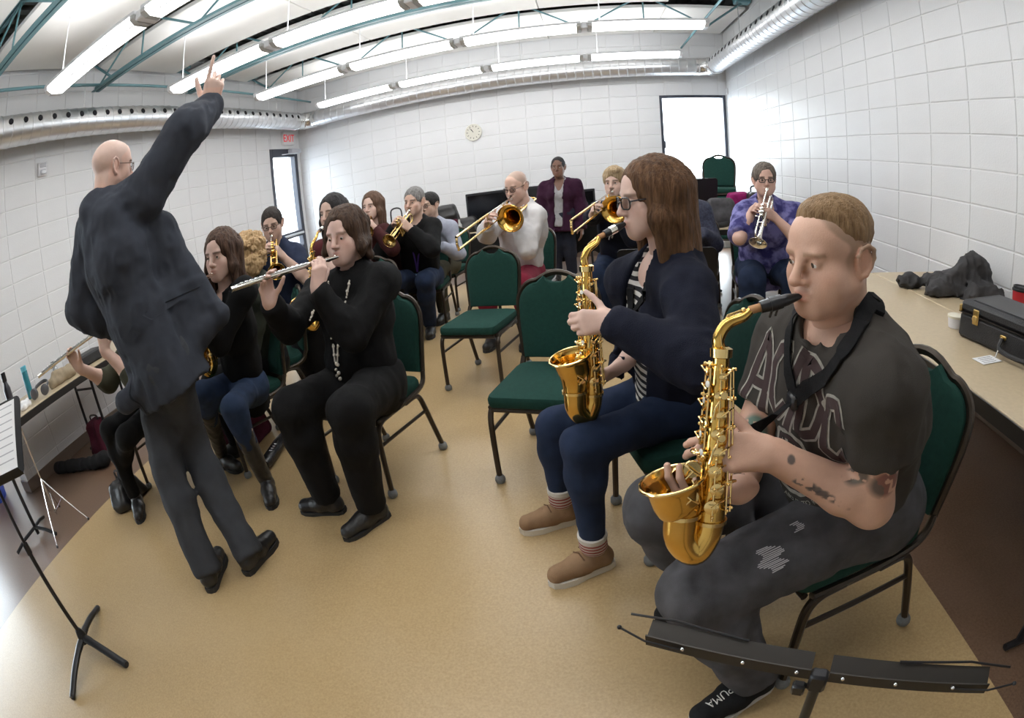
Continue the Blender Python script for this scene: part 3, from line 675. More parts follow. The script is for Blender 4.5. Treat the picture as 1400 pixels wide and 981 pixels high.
def vnoise(x, y, z):
    """smooth value noise on broadcastable coordinates"""
    x, y, z = np.broadcast_arrays(x, y, z); r = 0
    ix, iy, iz = np.floor(x).astype(np.int32), np.floor(y).astype(np.int32), np.floor(z).astype(np.int32)
    fx, fy, fz = x-ix, y-iy, z-iz; fx = fx*fx*(3-2*fx); fy = fy*fy*(3-2*fy); fz = fz*fz*(3-2*fz)
    for a in (0,1):
        for b in (0,1):
            for c in (0,1):
                w = (fx if a else 1-fx)*(fy if b else 1-fy)*(fz if c else 1-fz)
                r = r + w*_LAT[(ix+a) & 31, (iy+b) & 31, (iz+c) & 31]
    return r
def surface_nets(D, o, h):
    S = D < 0; nx, ny, nz = D.shape
    cs = np.zeros((nx-1, ny-1, nz-1), np.int8)
    for a in (0,1):
        for b in (0,1):
            for c in (0,1): cs += S[a:nx-1+a, b:ny-1+b, c:nz-1+c]
    act = (cs > 0) & (cs < 8); I = np.argwhere(act); n = len(I)
    idx = np.full(act.shape, -1, np.int32); idx[act] = np.arange(n)
    P = np.zeros((n, 3), np.float32); W = np.zeros((n, 1), np.float32)
    for ax in range(3):
        o2 = [q for q in range(3) if q != ax]
        for u in (0,1):
            for v in (0,1):
                p0 = I.copy(); p0[:, o2[0]] += u; p0[:, o2[1]] += v; p1 = p0.copy(); p1[:, ax] += 1
                d0 = D[p0[:,0], p0[:,1], p0[:,2]]; d1 = D[p1[:,0], p1[:,1], p1[:,2]]
                m = (d0 < 0) != (d1 < 0); t = np.where(m, d0/np.where(m, d0-d1, 1), 0)
                q = (p0-I).astype(np.float32); q[:, ax] += t
                P[m] += q[m]; W[m] += 1
    P = (I + P/np.maximum(W, 1))*h + o
    F = []
    for ax in range(3):
        o2 = [(ax+1) % 3, (ax+2) % 3]
        sl0 = [slice(None)]*3; sl1 = [slice(None)]*3; sl0[ax] = slice(0, -1); sl1[ax] = slice(1, None)
        a, b = S[tuple(sl0)], S[tuple(sl1)]; E = np.argwhere(a != b)
        ok = (E[:, o2[0]] > 0) & (E[:, o2[1]] > 0) & (E[:, o2[0]] < D.shape[o2[0]]-1) & (E[:, o2[1]] < D.shape[o2[1]]-1); E = E[ok]
        q = []
        for u, v in ((-1,-1),(0,-1),(0,0),(-1,0)):
            c = E.copy(); c[:, o2[0]] += u; c[:, o2[1]] += v; q.append(idx[c[:,0], c[:,1], c[:,2]])
        q = np.stack(q, 1); ins = S[E[:,0], E[:,1], E[:,2]]
        q[~ins] = q[~ins][:, ::-1]; F.append(q)
    return P, np.concatenate(F)
def mesh_field(fields, res, disp=None, inflate=0.0, smooth=1, maxb=None):
    """fields: one Field or a list; returns vertices, quads"""
    f = fields; lo, hi = f.bounds(); pad = inflate + 3*res + .02
    lo = lo-pad; hi = hi+pad
    if maxb is not None: lo = np.maximum(lo, maxb[0]); hi = np.minimum(hi, maxb[1])
    X, Y, Z = [np.arange(a, b+res, res, dtype=np.float32) for a, b in zip(lo, hi)]
    D = f.eval(X, Y, Z, inflate, res)
    if disp is not None:
        near = np.argwhere(np.abs(D) < 4*res+.02)
        if len(near):
            D[near[:,0], near[:,1], near[:,2]] += disp(X[near[:,0]], Y[near[:,1]], Z[near[:,2]]).astype(np.float32)
    D[0] = D[-1] = .5; D[:,0] = D[:,-1] = .5; D[:,:,0] = D[:,:,-1] = .5
    P, F = surface_nets(D, A3((X[0], Y[0], Z[0])), res)
    for _ in range(smooth):
        n = len(P); S = np.zeros((n,3), np.float32); C = np.zeros((n,1), np.float32)
        for a, b in ((0,1),(1,2),(2,3),(3,0)):
            np.add.at(S, F[:,a], P[F[:,b]]); np.add.at(C, F[:,a], 1); np.add.at(S, F[:,b], P[F[:,a]]); np.add.at(C, F[:,b], 1)
        P = P*.5 + S/np.maximum(C, 1)*.5
    return P, F
def np_mesh(name, P, F, materials, colors=None, mat_idx=None):
    me = bpy.data.meshes.new(name); n, m = len(P), len(F)
    me.vertices.add(n); me.vertices.foreach_set('co', np.asarray(P, np.float32).ravel())
    me.loops.add(m*4); me.loops.foreach_set('vertex_index', np.asarray(F, np.int32).ravel())
    me.polygons.add(m); me.polygons.foreach_set('loop_start', np.arange(m, dtype=np.int32)*4); me.polygons.foreach_set('loop_total', np.full(m, 4, np.int32))
    me.polygons.foreach_set('use_smooth', np.ones(m, bool))
    for q in materials: me.materials.append(q)
    if mat_idx is not None: me.polygons.foreach_set('material_index', np.asarray(mat_idx, np.int32))
    me.update(calc_edges=True); me.validate()
    if colors is not None:
        a = me.attributes.new('Col', 'FLOAT_COLOR', 'POINT'); c = np.ones((n,4), np.float32); c[:, :3] = colors; a.data.foreach_set('color', c.ravel())
    return me
def put(name, P, F, material, parent=None, colors=None, label=None):
    """world-space mesh as an object whose origin sits at the mesh's own base when top-level"""
    me = np_mesh(name, P, F, [material], colors); o = bpy.data.objects.new(name, me); link(o, parent)
    if label: o['label'] = label
    return o
# ================================================================== people
M_SKIN = mat('skin', (.6, .4, .3), .48, attr=True, var=.07, vscale=45, sss=.04, spec=.4, bump=.06, bscale=260)
M_EYE = mat('eye_white', (.80, .78, .76), .15)
M_IRIS = mat('iris', (.07, .055, .04), .1)
M_LENS = mat('spectacle_lens', (.03, .03, .035), .03, spec=.6)
_l = M_LENS.node_tree; _t = _l.nodes.new('ShaderNodeBsdfTransparent'); _m = _l.nodes.new('ShaderNodeMixShader'); _m.inputs[0].default_value = .14
_l.links.new(_t.outputs[0], _m.inputs[1]); _l.links.new(_l.nodes['Principled BSDF'].outputs[0], _m.inputs[2]); _l.links.new(_m.outputs[0], _l.nodes['Material Output'].inputs[0])
M_BLACKPL = mat('black_plastic', (.015, .015, .017), .3)
M_GOLD = mat('gold_lacquered_brass', (.80, .50, .13), .16, 1.0, var=.25, vscale=14)
M_GOLDK = mat('gold_keywork', (.90, .68, .30), .15, 1.0)
M_SILVER = mat('silver_plate', (.86, .84, .78), .15, 1.0)
M_STEEL = mat('polished_steel', (.70, .71, .73), .22, 1.0)
M_CORK = mat('cork', (.42, .22, .10), .8)

class Pose: pass
def read_pose(d):
    p = Pose()
    for k, v in d.items(): setattr(p, k, np.array(v, float) if isinstance(v, (list, tuple)) else v)
    p.F = unit(p.hf); p.U = unit(p.hu - p.F*(p.hu@p.F)); p.L = np.cross(p.U, p.F)
    p.tr = unit(np.cross(p.tf, [0,0,1])); p.ax = unit(p.neck-p.pelvis); p.side = unit(p.tr - p.ax*(p.tr@p.ax)); p.front = np.cross(p.ax, p.side)*-1
    if p.front@p.tf < 0: p.front = -p.front
    return p
def hp(p, l, f, u): return p.head + p.hsc*(p.L*l + p.F*f + p.U*u)

def torso(fl, p, g=1.0, sex='m', belly=0.0, k=.05, hem=None, flare=1.0):
    T = np.linalg.norm(p.neck-p.pelvis); s = p.sc
    at = lambda t, f=0.0: p.pelvis + p.ax*(T*t) + p.front*f
    if sex == 'm': lv = [(-.06,.165,.125),(.30,.150,.115),(.66,.175,.122),(.88,.165,.100)]
    else: lv = [(-.06,.178,.130),(.30,.138,.108),(.64,.152,.112),(.88,.145,.088)]
    if hem is not None: lv[0] = (hem, lv[0][1]*flare, lv[0][2]*flare)
    for (t0,a0,b0),(t1,a1,b1) in zip(lv[:-1], lv[1:]):
        fl.loft(at(t0), at(t1), a0*g*s, b0*g*s, a1*g*s, b1*g*s, p.side, k)
    fl.cone(at(.86), at(.985), .085*g*s, .058*s, k=.06)
    if belly: fl.ell(at(.24, .05*s), (.135*g*s, .085*s+belly, .15*s), (p.side, p.front, p.ax), k=.06)
    if sex == 'f':
        for q in (-1,1): fl.ell(at(.62, .075*s*g) + p.side*q*.068*s, (.062*s*g, .060*s*g, .066*s*g), (p.side, p.front, p.ax), k=.05)
    for q in 'rl':
        sh = getattr(p, 'sh_'+q); fl.cone(at(.90), sh, .062*s, .056*g*s, k=.05)
def arm(fl, p, q, g=1.0, upto=2.0, r=(.052,.043,.041,.028), k=.025, cap=True):
    """upto: 1 = elbow, 2 = wrist"""
    sh, el, wr = [getattr(p, n+q) for n in ('sh_','el_','wr_')]; s = p.sc*g
    e = min(upto, 1.0); a = sh + (el-sh)*e
    mid = sh + (el-sh)*.45*min(1, e/1)
    if upto <= 1:
        fl.cone(sh, a, r[0]*s*1.05, (r[0]+(r[1]-r[0])*e)*s, k=.05, cap=cap)
    else:
        fl.cone(sh, el, r[0]*s*1.05, r[1]*s, k=.05)
        w = el + (wr-el)*(upto-1); m = el + (w-el)*.3
        fl.cone(el, m, r[2]*s, r[2]*s*1.04, k)
        fl.cone(m, w, r[2]*s*1.04, (r[2]+(r[3]-r[2])*(upto-1))*s, k, cap=cap)
def leg(fl, p, q, g=1.0, upto=2.0, r=(.088,.062,.056,.040), k=.04, cap=True):
    hi, kn, an = [getattr(p, n+q) for n in ('hip_','kn_','an_')]; s = p.sc*g
    fl.cone(hi, kn, r[0]*s, r[1]*s, k=.05)
    w = kn + (an-kn)*(upto-1); m = kn + (w-kn)*.32
    fl.cone(kn, m, r[1]*.98*s, r[2]*1.05*s, k); fl.cone(m, w, r[2]*1.05*s, r[3]*s, k, cap=cap)

def hand(fl, p, wr, a, n, q, curl=(.5,.6,.65,.7), sc=1.0, thumb=(.55,.75,-.25), spread=.10, tcurl=.35, point=None):
    """palm and five fingers; a: wrist to knuckles, n: back of the hand; curl per finger 0..1.4; thumb direction in (along, thumb side, back)"""
    a = unit(a); n = unit(np.asarray(n, float)-a*(np.dot(n, a))); s = np.cross(a, n)*(1 if q == 'l' else -1)
    P = lambda x, y, z: wr + sc*(a*x + s*y + n*z)
    seg = ((.043,.026,.021),(.047,.030,.022),(.043,.027,.021),(.034,.020,.018))
    base = ((.088,.029),(.092,.0095),(.087,-.010),(.078,-.028)); rad = (.0088,.0090,.0085,.0075)
    tips = []
    fl.cone(P(-.02,0,0), P(.02,0,0), .025*sc, .024*sc, k=.02, flat=(n, 1.35))
    for i in range(4):
        bx, by = base[i]
        fl.cone(P(.012, by*.62, 0), P(bx, by, .003), .0175*sc, .0118*sc, k=.014)
        d = unit(a + s*(by*spread*16*.1)); pt = P(bx, by, .002); c = curl[i]; ang = 0; r = rad[i]*sc
        for j, L_ in enumerate(seg[i]):
            ang += c*(.75, 1.0, .62)[j]; dd = d*math.cos(ang) - n*math.sin(ang); nx = pt + dd*L_*sc
            fl.cone(pt, nx, r*(1.0-.07*j), r*(.93-.07*j), k=.004 if j else .008); pt = nx
        tips.append(pt)
    tb = P(.022, .022, -.008); d = unit(a*thumb[0] + s*thumb[1] + n*thumb[2])
    fl.cone(P(.005,.008,-.004), tb, .018*sc, .016*sc, k=.014); fl.cone(tb, tb+d*.042*sc, .0155*sc, .0115*sc, k=.012)
    e = tb + d*.042*sc; d2 = unit(d*math.cos(tcurl) + a*math.sin(tcurl)); m = e + d2*.033*sc
    fl.cone(e, m, .0108*sc, .0100*sc, k=.004); d3 = unit(d2*math.cos(tcurl*.6) + a*math.sin(tcurl*.6)); fl.cone(m, m+d3*.026*sc, .0100*sc, .0082*sc, k=.004)
    return tips
def head_field(p, sex='m', jaw=1.0, fat=0.0, nose=1.0):
    fl = Field(); h = p.hsc; H = lambda l, f, u: hp(p, l, f, u); ax = (p.L, p.F, p.U)
    w = 1.0 if sex == 'm' else .95
    E = lambda c, r, k=.02, op='+', axes=ax: fl.ell(H(*c), [q*h for q in r], axes, k*h, op)
    E((0,-.014,.034), (.0755*w,.097,.083), .02); E((0,.018,-.022), (.064*w,.070,.085), .03)
    E((0,.045,.040), (.056*w,.046,.052), .03)                                   # forehead
    for q in (-1,1):
        fl.cone(H(q*.050*w*jaw,.000,-.055), H(q*.020,.070,-.100), .024*h, .017*h, k=.03*h)  # jaw line
        E((q*.044*w,.058,-.030), (.022+fat*.3,.022,.022), .025)
        E((q*.038*w,.052,-.062), (.022+fat,.024,.030), .03)
    E((0,.070,-.099), (.026*jaw,.022,.022), .025)
    E((0,.070,-.065), (.034,.026,.030), .025)
    if fat: E((0,.035,-.100), (.045,.04,.02+fat*.5), .03)
    fl.cone(H(-.036,.083,.020), H(.036,.083,.020), .0105*h, .0105*h, k=.016*h)
    for q in (-1,1): E((q*.031,.098,.000), (.0165,.016,.0115), .012, '-')
    fl.cone(H(0,.092,.012), H(0,.111*nose+.0,-.030), .0075*h, .0110*h*nose, k=.014*h)
    E((0,.110*nose,-.034), (.0115,.0115,.0095), .008)
    for q in (-1,1):
        E((q*.0115,.100,-.038), (.0085,.011,.0075), .006)
        E((q*.031,.0790,.000), (.0130,.0122,.0118), .005)                     # lids
        E((q*.031,.0945,-.0024), (.0112,.0080,.0024 if sex == 'm' else .0032), .003, '-')
    E((0,.094,-.0625), (.021,.0105,.0055), .008); E((0,.0925,-.0735), (.0185,.0105,.0065), .008)
    fl.cone(H(-.018,.103,-.068), H(.018,.103,-.068), .0022*h, .0022*h, k=.003*h, op='-')
    for q in (-1,1):
        eo = lambda a, b, c=0.0: H(q*(.0745*w+.004+c+max(0,-a)*.42), -.006+a*.95, -.008+b+a*-.15)   # ear plane: a back (-) to front, b up
        rim = [eo(.010,.004,.001), eo(.012,.016,.003), eo(.002,.030,.006), eo(-.014,.033,.007), eo(-.026,.022,.007), eo(-.027,.004,.006), eo(-.020,-.014,.005), eo(-.008,-.027,.004), eo(.003,-.030,.001), eo(.007,-.020,.0)]
        E((q*(.0745*w+.0065),-.0145,-.008), (.0052,.021,.031), .004, '+', (p.L*q*.92+p.F*.38, p.F*.92-p.L*q*.38, p.U))
        fl.chain(rim, [.0042*h]*7+[.0056*h,.0058*h,.005*h], k=.004*h)
        fl.cone(eo(-.016,.018,.001), eo(-.014,-.008,.001), .0055*h, .0055*h, k=.006*h); fl.cone(eo(-.006,.022,-.001), eo(-.004,-.020,-.002), .006*h, .006*h, k=.006*h); fl.cone(eo(.008,-.004,.0), eo(.006,-.014,.001), .0045*h, .004*h, k=.004*h)
    nr = (.057 if sex == 'm' else .047)*h
    fl.cone(H(0,-.028,-.055), p.neck - p.ax*.03, nr, nr*1.08, k=.03*h)
    fl.cone(H(0,-.02,-.06), p.neck+p.front*.02, nr*.9, nr, k=.03*h)
    return fl
def skin_colors(P, p, base, sex, spec):
    P = np.asarray(P, float); n = len(P); C = np.tile(np.array(base, float), (n,1)); R = (P-p.head)/p.hsc
    l, f, u = R@p.L, R@p.F, R@p.U
    def blob(c, r): return np.clip(1.25-np.sqrt(((np.abs(l)-c[0])/r[0])**2+((f-c[1])/r[1])**2+((u-c[2])/r[2])**2), 0, 1)
    def mix(w, col): C[:] = C*(1-w[:,None]) + w[:,None]*np.array(col)
    b = np.array(base)
    mix(blob((.042,.066,-.034),(.03,.03,.026))*.35, b*(1.0,.72,.66)); mix(blob((0,.115,-.034),(.018,.02,.018))*.35, b*(1.0,.70,.62))
    mix(blob((.078,-.012,-.01),(.02,.03,.04))*.35, b*(1.0,.70,.62))
    if spec.get('stubble'): mix(np.clip(blob((0,.045,-.085),(.075,.075,.040))*1.3,0,1)*(f > -.02)*(u < -.045)*spec['stubble'], b*(.62,.52,.46))
    mix((blob((0,.101,-.0625),(.021,.016,.006)) + blob((0,.101,-.0735),(.019,.016,.007))).clip(0,1)*.75, spec.get('lip', b*(.85,.50,.47)))
    br = spec.get('brow', (.05,.035,.025)); arch = u-(.0205-((np.abs(l)-.03)/.03)**2*.004)
    mix(np.clip(1.6-np.abs(arch)/.0042,0,1)*(np.abs(l) > .012)*(np.abs(l) < .052)*(f > .045)*spec.get('browk',.8), br)
    if spec.get('scalp') is not None:
        sc_, hl = spec['scalp'], spec.get('hairline', .062)
        ss = lambda t: np.clip(t,0,1)**2*(3-2*np.clip(t,0,1))
        edge = .040 + np.clip(u-.02,0,.05)*.55 - np.clip(.0-u,0,.1)*.35 - .018*np.exp(-((u-.030)/.018)**2)
        m = np.maximum(ss((edge-f)/.014)*ss((u+.055)/.075), ss((u-hl)/.010)); m = np.where((f < -.04), np.maximum(m, ss((u+.085)/.04)), m)
        mm = m*spec.get('scalpk',.6)
        ear = np.sqrt(((np.abs(l)-.08)/.016)**2+((f+.014)/.026)**2+((u+.012)/.038)**2) < 1
        mix(mm*~ear, sc_)
    return C
HAIR_MATS = {}
def hair_mat(col, hi=None):
    key = tuple(col)
    if key not in HAIR_MATS:
        HAIR_MATS[key] = mat('hair_%d' % len(HAIR_MATS), tuple(hi or [min(1, c*1.9+.01) for c in col]), .58, spec=.18, var=1, col2=col, vscale=60, stretch=(1.6,1.6,.22), bump=.5, bscale=170)
    return HAIR_MATS[key]
def hair_mesh(p, style, res, seed=0):
    fl = Field(); h = p.hsc; H = lambda l, f, u: hp(p, l, f, u); ax = (p.L, p.F, p.U)
    E = lambda c, r, k=.02, op='+', axes=ax: fl.ell(H(*c), [q*h for q in r], axes, k*h, op)
    amp, fr = .003, 55
    if style == 'buzz':                                                            # clipped hair, fading into the scalp at the sides
        E((0,-.023,.052), (.0780,.098,.0765), .01); E((0,.018,.096), (.044,.046,.024), .03); amp, fr = .0018, 80
    elif style in ('short', 'crop'):
        t = {'short': .016, 'crop': .011}[style]
        E((0,-.016,.036), (.0755+t*.75,.097+t,.083+t), .01)
        E((0,.105,-.030), (.085,.075,.090), .012, '-')                              # face
        E((0,.130,.02), (.052,.075,.045), .02, '-')
        fl.plane(H(0,0,-.045), -p.U+p.F*.35)
        for q in (-1,1): E((q*.085,-.012,-.022), (.02,.022,.040), .01, '-'); E((q*.08,.05,-.06), (.03,.06,.06), .01, '-')
        fr = 70
    elif style in ('long', 'bob', 'tied'):
        t = .016
        E((0,-.016,.038), (.0755+t,.097+t,.083+t), .01)
        if style != 'tied':
            end = {'long': -.27, 'bob': -.105}[style]; w = {'long': 1.0, 'bob': 1.12}[style]
            for q in (-1,1):
                fl.cone(H(q*.066,.020,.035), H(q*.084*w,.028,-.060), .026*h, .024*h, k=.03*h, flat=(p.L, 1.3))
                fl.cone(H(q*.084*w,.026,-.060), H(q*.080*w,.018,end+.01), .026*h, .016*h, k=.03*h, flat=(p.L, 1.2))
                fl.cone(H(q*.070,-.045,.020), H(q*.080*w,-.045,end), .036*h, .024*h, k=.04*h)
            for q in (-.04,0,.04): fl.cone(H(q,-.085,.03), H(q*1.2,-.095,end-.01), .036*h, .026*h, k=.04*h)
        E((0,.102,-.040), (.060,.070,.100), .012, '-'); E((.006,.135,.026), (.060,.074,.070), .015, '-')
        if style == 'tied':
            fl.plane(H(0,0,-.05), -p.U+p.F*.6)
            for q in (-1,1): E((q*.085,-.005,-.022), (.02,.024,.040), .01, '-')
            E((0,-.125,.01), (.028,.028,.028), .02)
        amp, fr = .0035, 60
    elif style == 'curly':
        rs = np.random.RandomState(5)
        E((0,-.02,.03), (.098,.115,.098), .02)
        for k in range(64):
            th = rs.uniform(0, 6.28); ph = rs.uniform(-.75, 1.3); d = np.array([math.cos(ph)*math.cos(th), math.cos(ph)*math.sin(th), math.sin(ph)])
            if d[1] > .55 and d[2] < .45: continue
            E((d[0]*.098, d[1]*.112-.02, d[2]*.100+.02-(.03 if d[2] < 0 else 0)), [rs.uniform(.016,.028)]*3, .008)
        for q in (-1,1): E((q*.085,-.03,-.075), (.04,.06,.06), .03)
        E((0,.10,-.04), (.062,.05,.10), .012, '-'); amp, fr = .006, 50
    elif style == 'fringe':                                                        # grey sides round a bald crown
        t = .006; E((0,-.016,.034), (.0755+t,.097+t,.083+t*.2), .01); E((0,.060,.02), (.12,.10,.15), .01, '-'); fl.plane(H(0,0,.045), p.U); fl.plane(H(0,0,-.06), -p.U+p.F*.3)
        for q in (-1,1): E((q*.085,-.012,-.015), (.02,.020,.038), .01, '-')
        amp = .001
    elif style == 'swept':                                                         # short hair with volume brushed to the side
        t = .020; E((0,-.016,.040), (.0755+t,.097+t,.083+t), .01); E((.02,.05,.10), (.06,.055,.032), .03)
        E((0,.105,-.040), (.080,.072,.092), .012, '-'); fl.plane(H(0,0,-.055), -p.U+p.F*.45)
        for q in (-1,1): E((q*.088,-.006,-.030), (.02,.020,.040), .01, '-')
        amp, fr = .006, 45
    def disp(x, y, z):
        a = (x-p.head[0])*p.L[0]+(y-p.head[1])*p.L[1]+(z-p.head[2])*p.L[2]; b = (x-p.head[0])*p.F[0]+(y-p.head[1])*p.F[1]+(z-p.head[2])*p.F[2]; c = (x-p.head[0])*p.U[0]+(y-p.head[1])*p.U[1]+(z-p.head[2])*p.U[2]
        st = .22 if style in ('long','bob','tied') else (1 if style == 'curly' else .5)
        wv = .007*vnoise(a*20+seed, b*20, c*24) if style == 'bob' else 0
        return wv + amp*(vnoise(a*fr*2.2+seed, b*fr*2.2, c*fr*2.2*st) + .6*vnoise(a*fr*.8, b*fr*.8+seed, c*fr*.8*st))
    return mesh_field(fl, res, disp)

def cloth_disp(p, amp, seed, freq=13):
    """soft folds: ridged noise stretched along the body"""
    def d(x, y, z):
        n = vnoise(x*freq+seed, y*freq+seed*.7, z*freq*.55); m = vnoise(x*freq*2.3+9+seed, y*freq*2.3, z*freq*1.4)
        return amp*1.15*(np.abs(n)*1.5-.35) + amp*.75*(np.abs(m)*1.5-.35)
    return d
def add_child(o, root): o.location = -root.location; return o
def glasses(p, root, frame_mat, w=.030, rh=.017, rim=.0016, rect=True):
    g = MB(); H = lambda l, f, u: V(hp(p, l, f, u))
    def ring(c):
        pts = rounded(2*rh*1.28, 2*rh*.92, rh*.75, 4); return [H(c+a, .110-abs(c+a)*.20, b-.004) for a, b in pts]
    lens = []
    for q in (-1,1):
        r_ = ring(q*.033); g.tube(r_, rim*p.hsc, 6, closed=True); lens.append(r_)
        g.tube([H(q*.056,.0985,.002), H(q*.074,.080,.004), H(q*.079,-.008,.004), H(q*.076,-.022,-.012)], rim*p.hsc, 6)
    g.tube([H(-.012,.108,0), H(0,.111,.002), H(.012,.108,0)], rim*p.hsc, 6)
    o = add_child(g.build('glasses', frame_mat, root), root)
    for r_ in lens:
        m = MB(); c = sum(r_, V())/len(r_); nv = V(p.F)*.0008
        m.add([c+nv]+[q+nv for q in r_], [(0, i+1, (i+1) % len(r_)+1) for i in range(len(r_))]); m.add([c-nv]+[q-nv for q in r_], [(0, (i+1) % len(r_)+1, i+1) for i in range(len(r_))]); m.build('lens', M_LENS, o)
    return o
def eyes(p, root, look=(0,0), iris=None):
    for q in (-1,1):
        c = hp(p, q*.031, .0782, -.001); e = add_child(MB().ball(V(c), .0118*p.hsc, 14, 10).build('eye', M_EYE, root), root)
        d = unit(p.F + p.L*look[0] + p.U*look[1]); MB().disc(V(c + d*.0108*p.hsc), d, .0058*p.hsc, .0013*p.hsc, 14).build('iris', iris or M_IRIS, e)
def shoe(p, q, root, upper, sole_mat, res, sole_h=.022, boot=0.0, wide=1.0, lbl=None, long=1.0):
    an, toe = getattr(p, 'an_'+q), getattr(p, 'toe_'+q); s = p.sc
    d = toe-an; d[2] = 0; d = unit(d); sd = np.array([d[1], -d[0], 0]); b = np.array([an[0], an[1], 0])
    X = lambda f, l, z: b + (d*f*long + sd*l*wide)*s + np.array([0,0,z])
    f = Field(); z0 = sole_h*.8
    f.cone(X(-.035,0,z0+.030), X(.06,0,z0+.034), .036*s, .040*s, k=.02); f.cone(X(.06,0,z0+.030), X(.155,0,z0+.022), .042*s*wide, .036*s, k=.03)
    f.cone(X(-.02,0,z0+.04), an+np.array([0,0,.02+boot]), .040*s, (.044 if boot < .12 else .056)*s, k=.03, cap=True)
    if boot > .12: f.cone(X(.0,0,z0+.04), X(0,0,.16), .042*s, .046*s, k=.03)
    f.plane((0,0,z0), (0,0,-1))
    P, F = mesh_field(f, res, cloth_disp(p, .002, 3+ord(q), 30)); o = add_child(put('shoe', P, F, upper, root), root)
    p.shoe_PF = {**getattr(p, 'shoe_PF', {}), q: (P, F)}
    if lbl: o['label'] = lbl
    m = MB(); out = []
    prof = [(-.075,.0),(-.068,.024),(-.045,.034),(.0,.034),(.05,.036),(.10,.045),(.15,.040),(.180,.026),(.193,.0)]
    out = prof + [(x,-y) for x, y in prof[-2:0:-1]]
    m.prism(out, lambda u, v, w: V(X(u, v*1.03, .002+w)), sole_h)
    so = m.build('sole', sole_mat, o)
    return o
def person(key, label, skin=(.55,.36,.27), sex='m', g=1.0, belly=0, fat=0, jaw=1.0, nose=1.0, res=.012, hres=.005, face=None, hair=None, haircol=(.03,.02,.015), hairhi=None,
           hands=None, look=(0,0), spec=None, arms=True, armskin=False, tint=None, legs=True, label_group=None, armg=1.0):
    p = read_pose(POSES[key]); p.key = key; p.sex = sex; p.g = g; p.belly = belly; p.res = res; p.hres = hres
    root = empty('person', (round(float(p.pelvis[0]),3), round(float(p.pelvis[1]),3), 0), 0, label, 'person'); p.root = root
    spec = dict(spec or {}); base = np.array(skin)
    # the body as one skin: head, hands and forearms finely meshed, the clothed rest coarser
    hf = head_field(p, sex, jaw, fat, nose); vs_ = []; fs = []; n0 = 0
    def addm(P, F):
        nonlocal n0
        vs_.append(P); fs.append(F+n0); n0 += len(P)
    addm(*mesh_field(hf, hres, smooth=1 if hres < .004 else 0))
    b = Field(); torso(b, p, g*.93, sex, belly*.8)
    if legs:
        for q in 'rl': leg(b, p, q, g*.86)
    for q in 'rl': arm(b, p, q, g*.80, 1.6, cap=False)
    b.cone(p.neck-p.ax*.06, p.neck, .05*p.sc, .045*p.sc, k=.04)
    addm(*mesh_field(b, max(res, .014)))
    p.tips = {}
    if hands:
        for q, hd in hands.items():
            f = Field(); wr = getattr(p, 'wr_'+q); el = getattr(p, 'el_'+q); sh = getattr(p, 'sh_'+q)
            k_ = dict(hd); a = k_.pop('a', wr-el); n = k_.pop('n')
            if armskin: f.cone(sh+(el-sh)*.25, el, .048*p.sc*armg, .0415*p.sc*armg, k=.03); m_ = el+(wr-el)*.3; f.cone(el, m_, .041*p.sc*armg, .043*p.sc*armg, k=.03); f.cone(m_, wr, .043*p.sc*armg, .0275*p.sc*armg, k=.02)
            else: f.cone(el+(wr-el)*.55, wr, .036*p.sc, .0265*p.sc, k=.02)
            p.tips[q] = hand(f, p, wr, a, n, q, sc=k_.pop('sc', p.sc*(1.0 if sex == 'm' else .92)), **k_)
            addm(*mesh_field(f, min(hres, .0042) if hres < .0045 else hres))
    P = np.concatenate(vs_); F = np.concatenate(fs); C = skin_colors(P, p, base, sex, spec)
    if tint: C = tint(P, p, C)
    add_child(put('body', P, F, M_SKIN, root, C), root)
    p.body_PF = (P, F)
    eyes(p, root, look)
    if hair:
        P, F = hair_mesh(p, hair, min(res, max(hres, .004)), seed=len(key)); add_child(put('hair', P, F, hair_mat(haircol, hairhi), root), root)
    return p
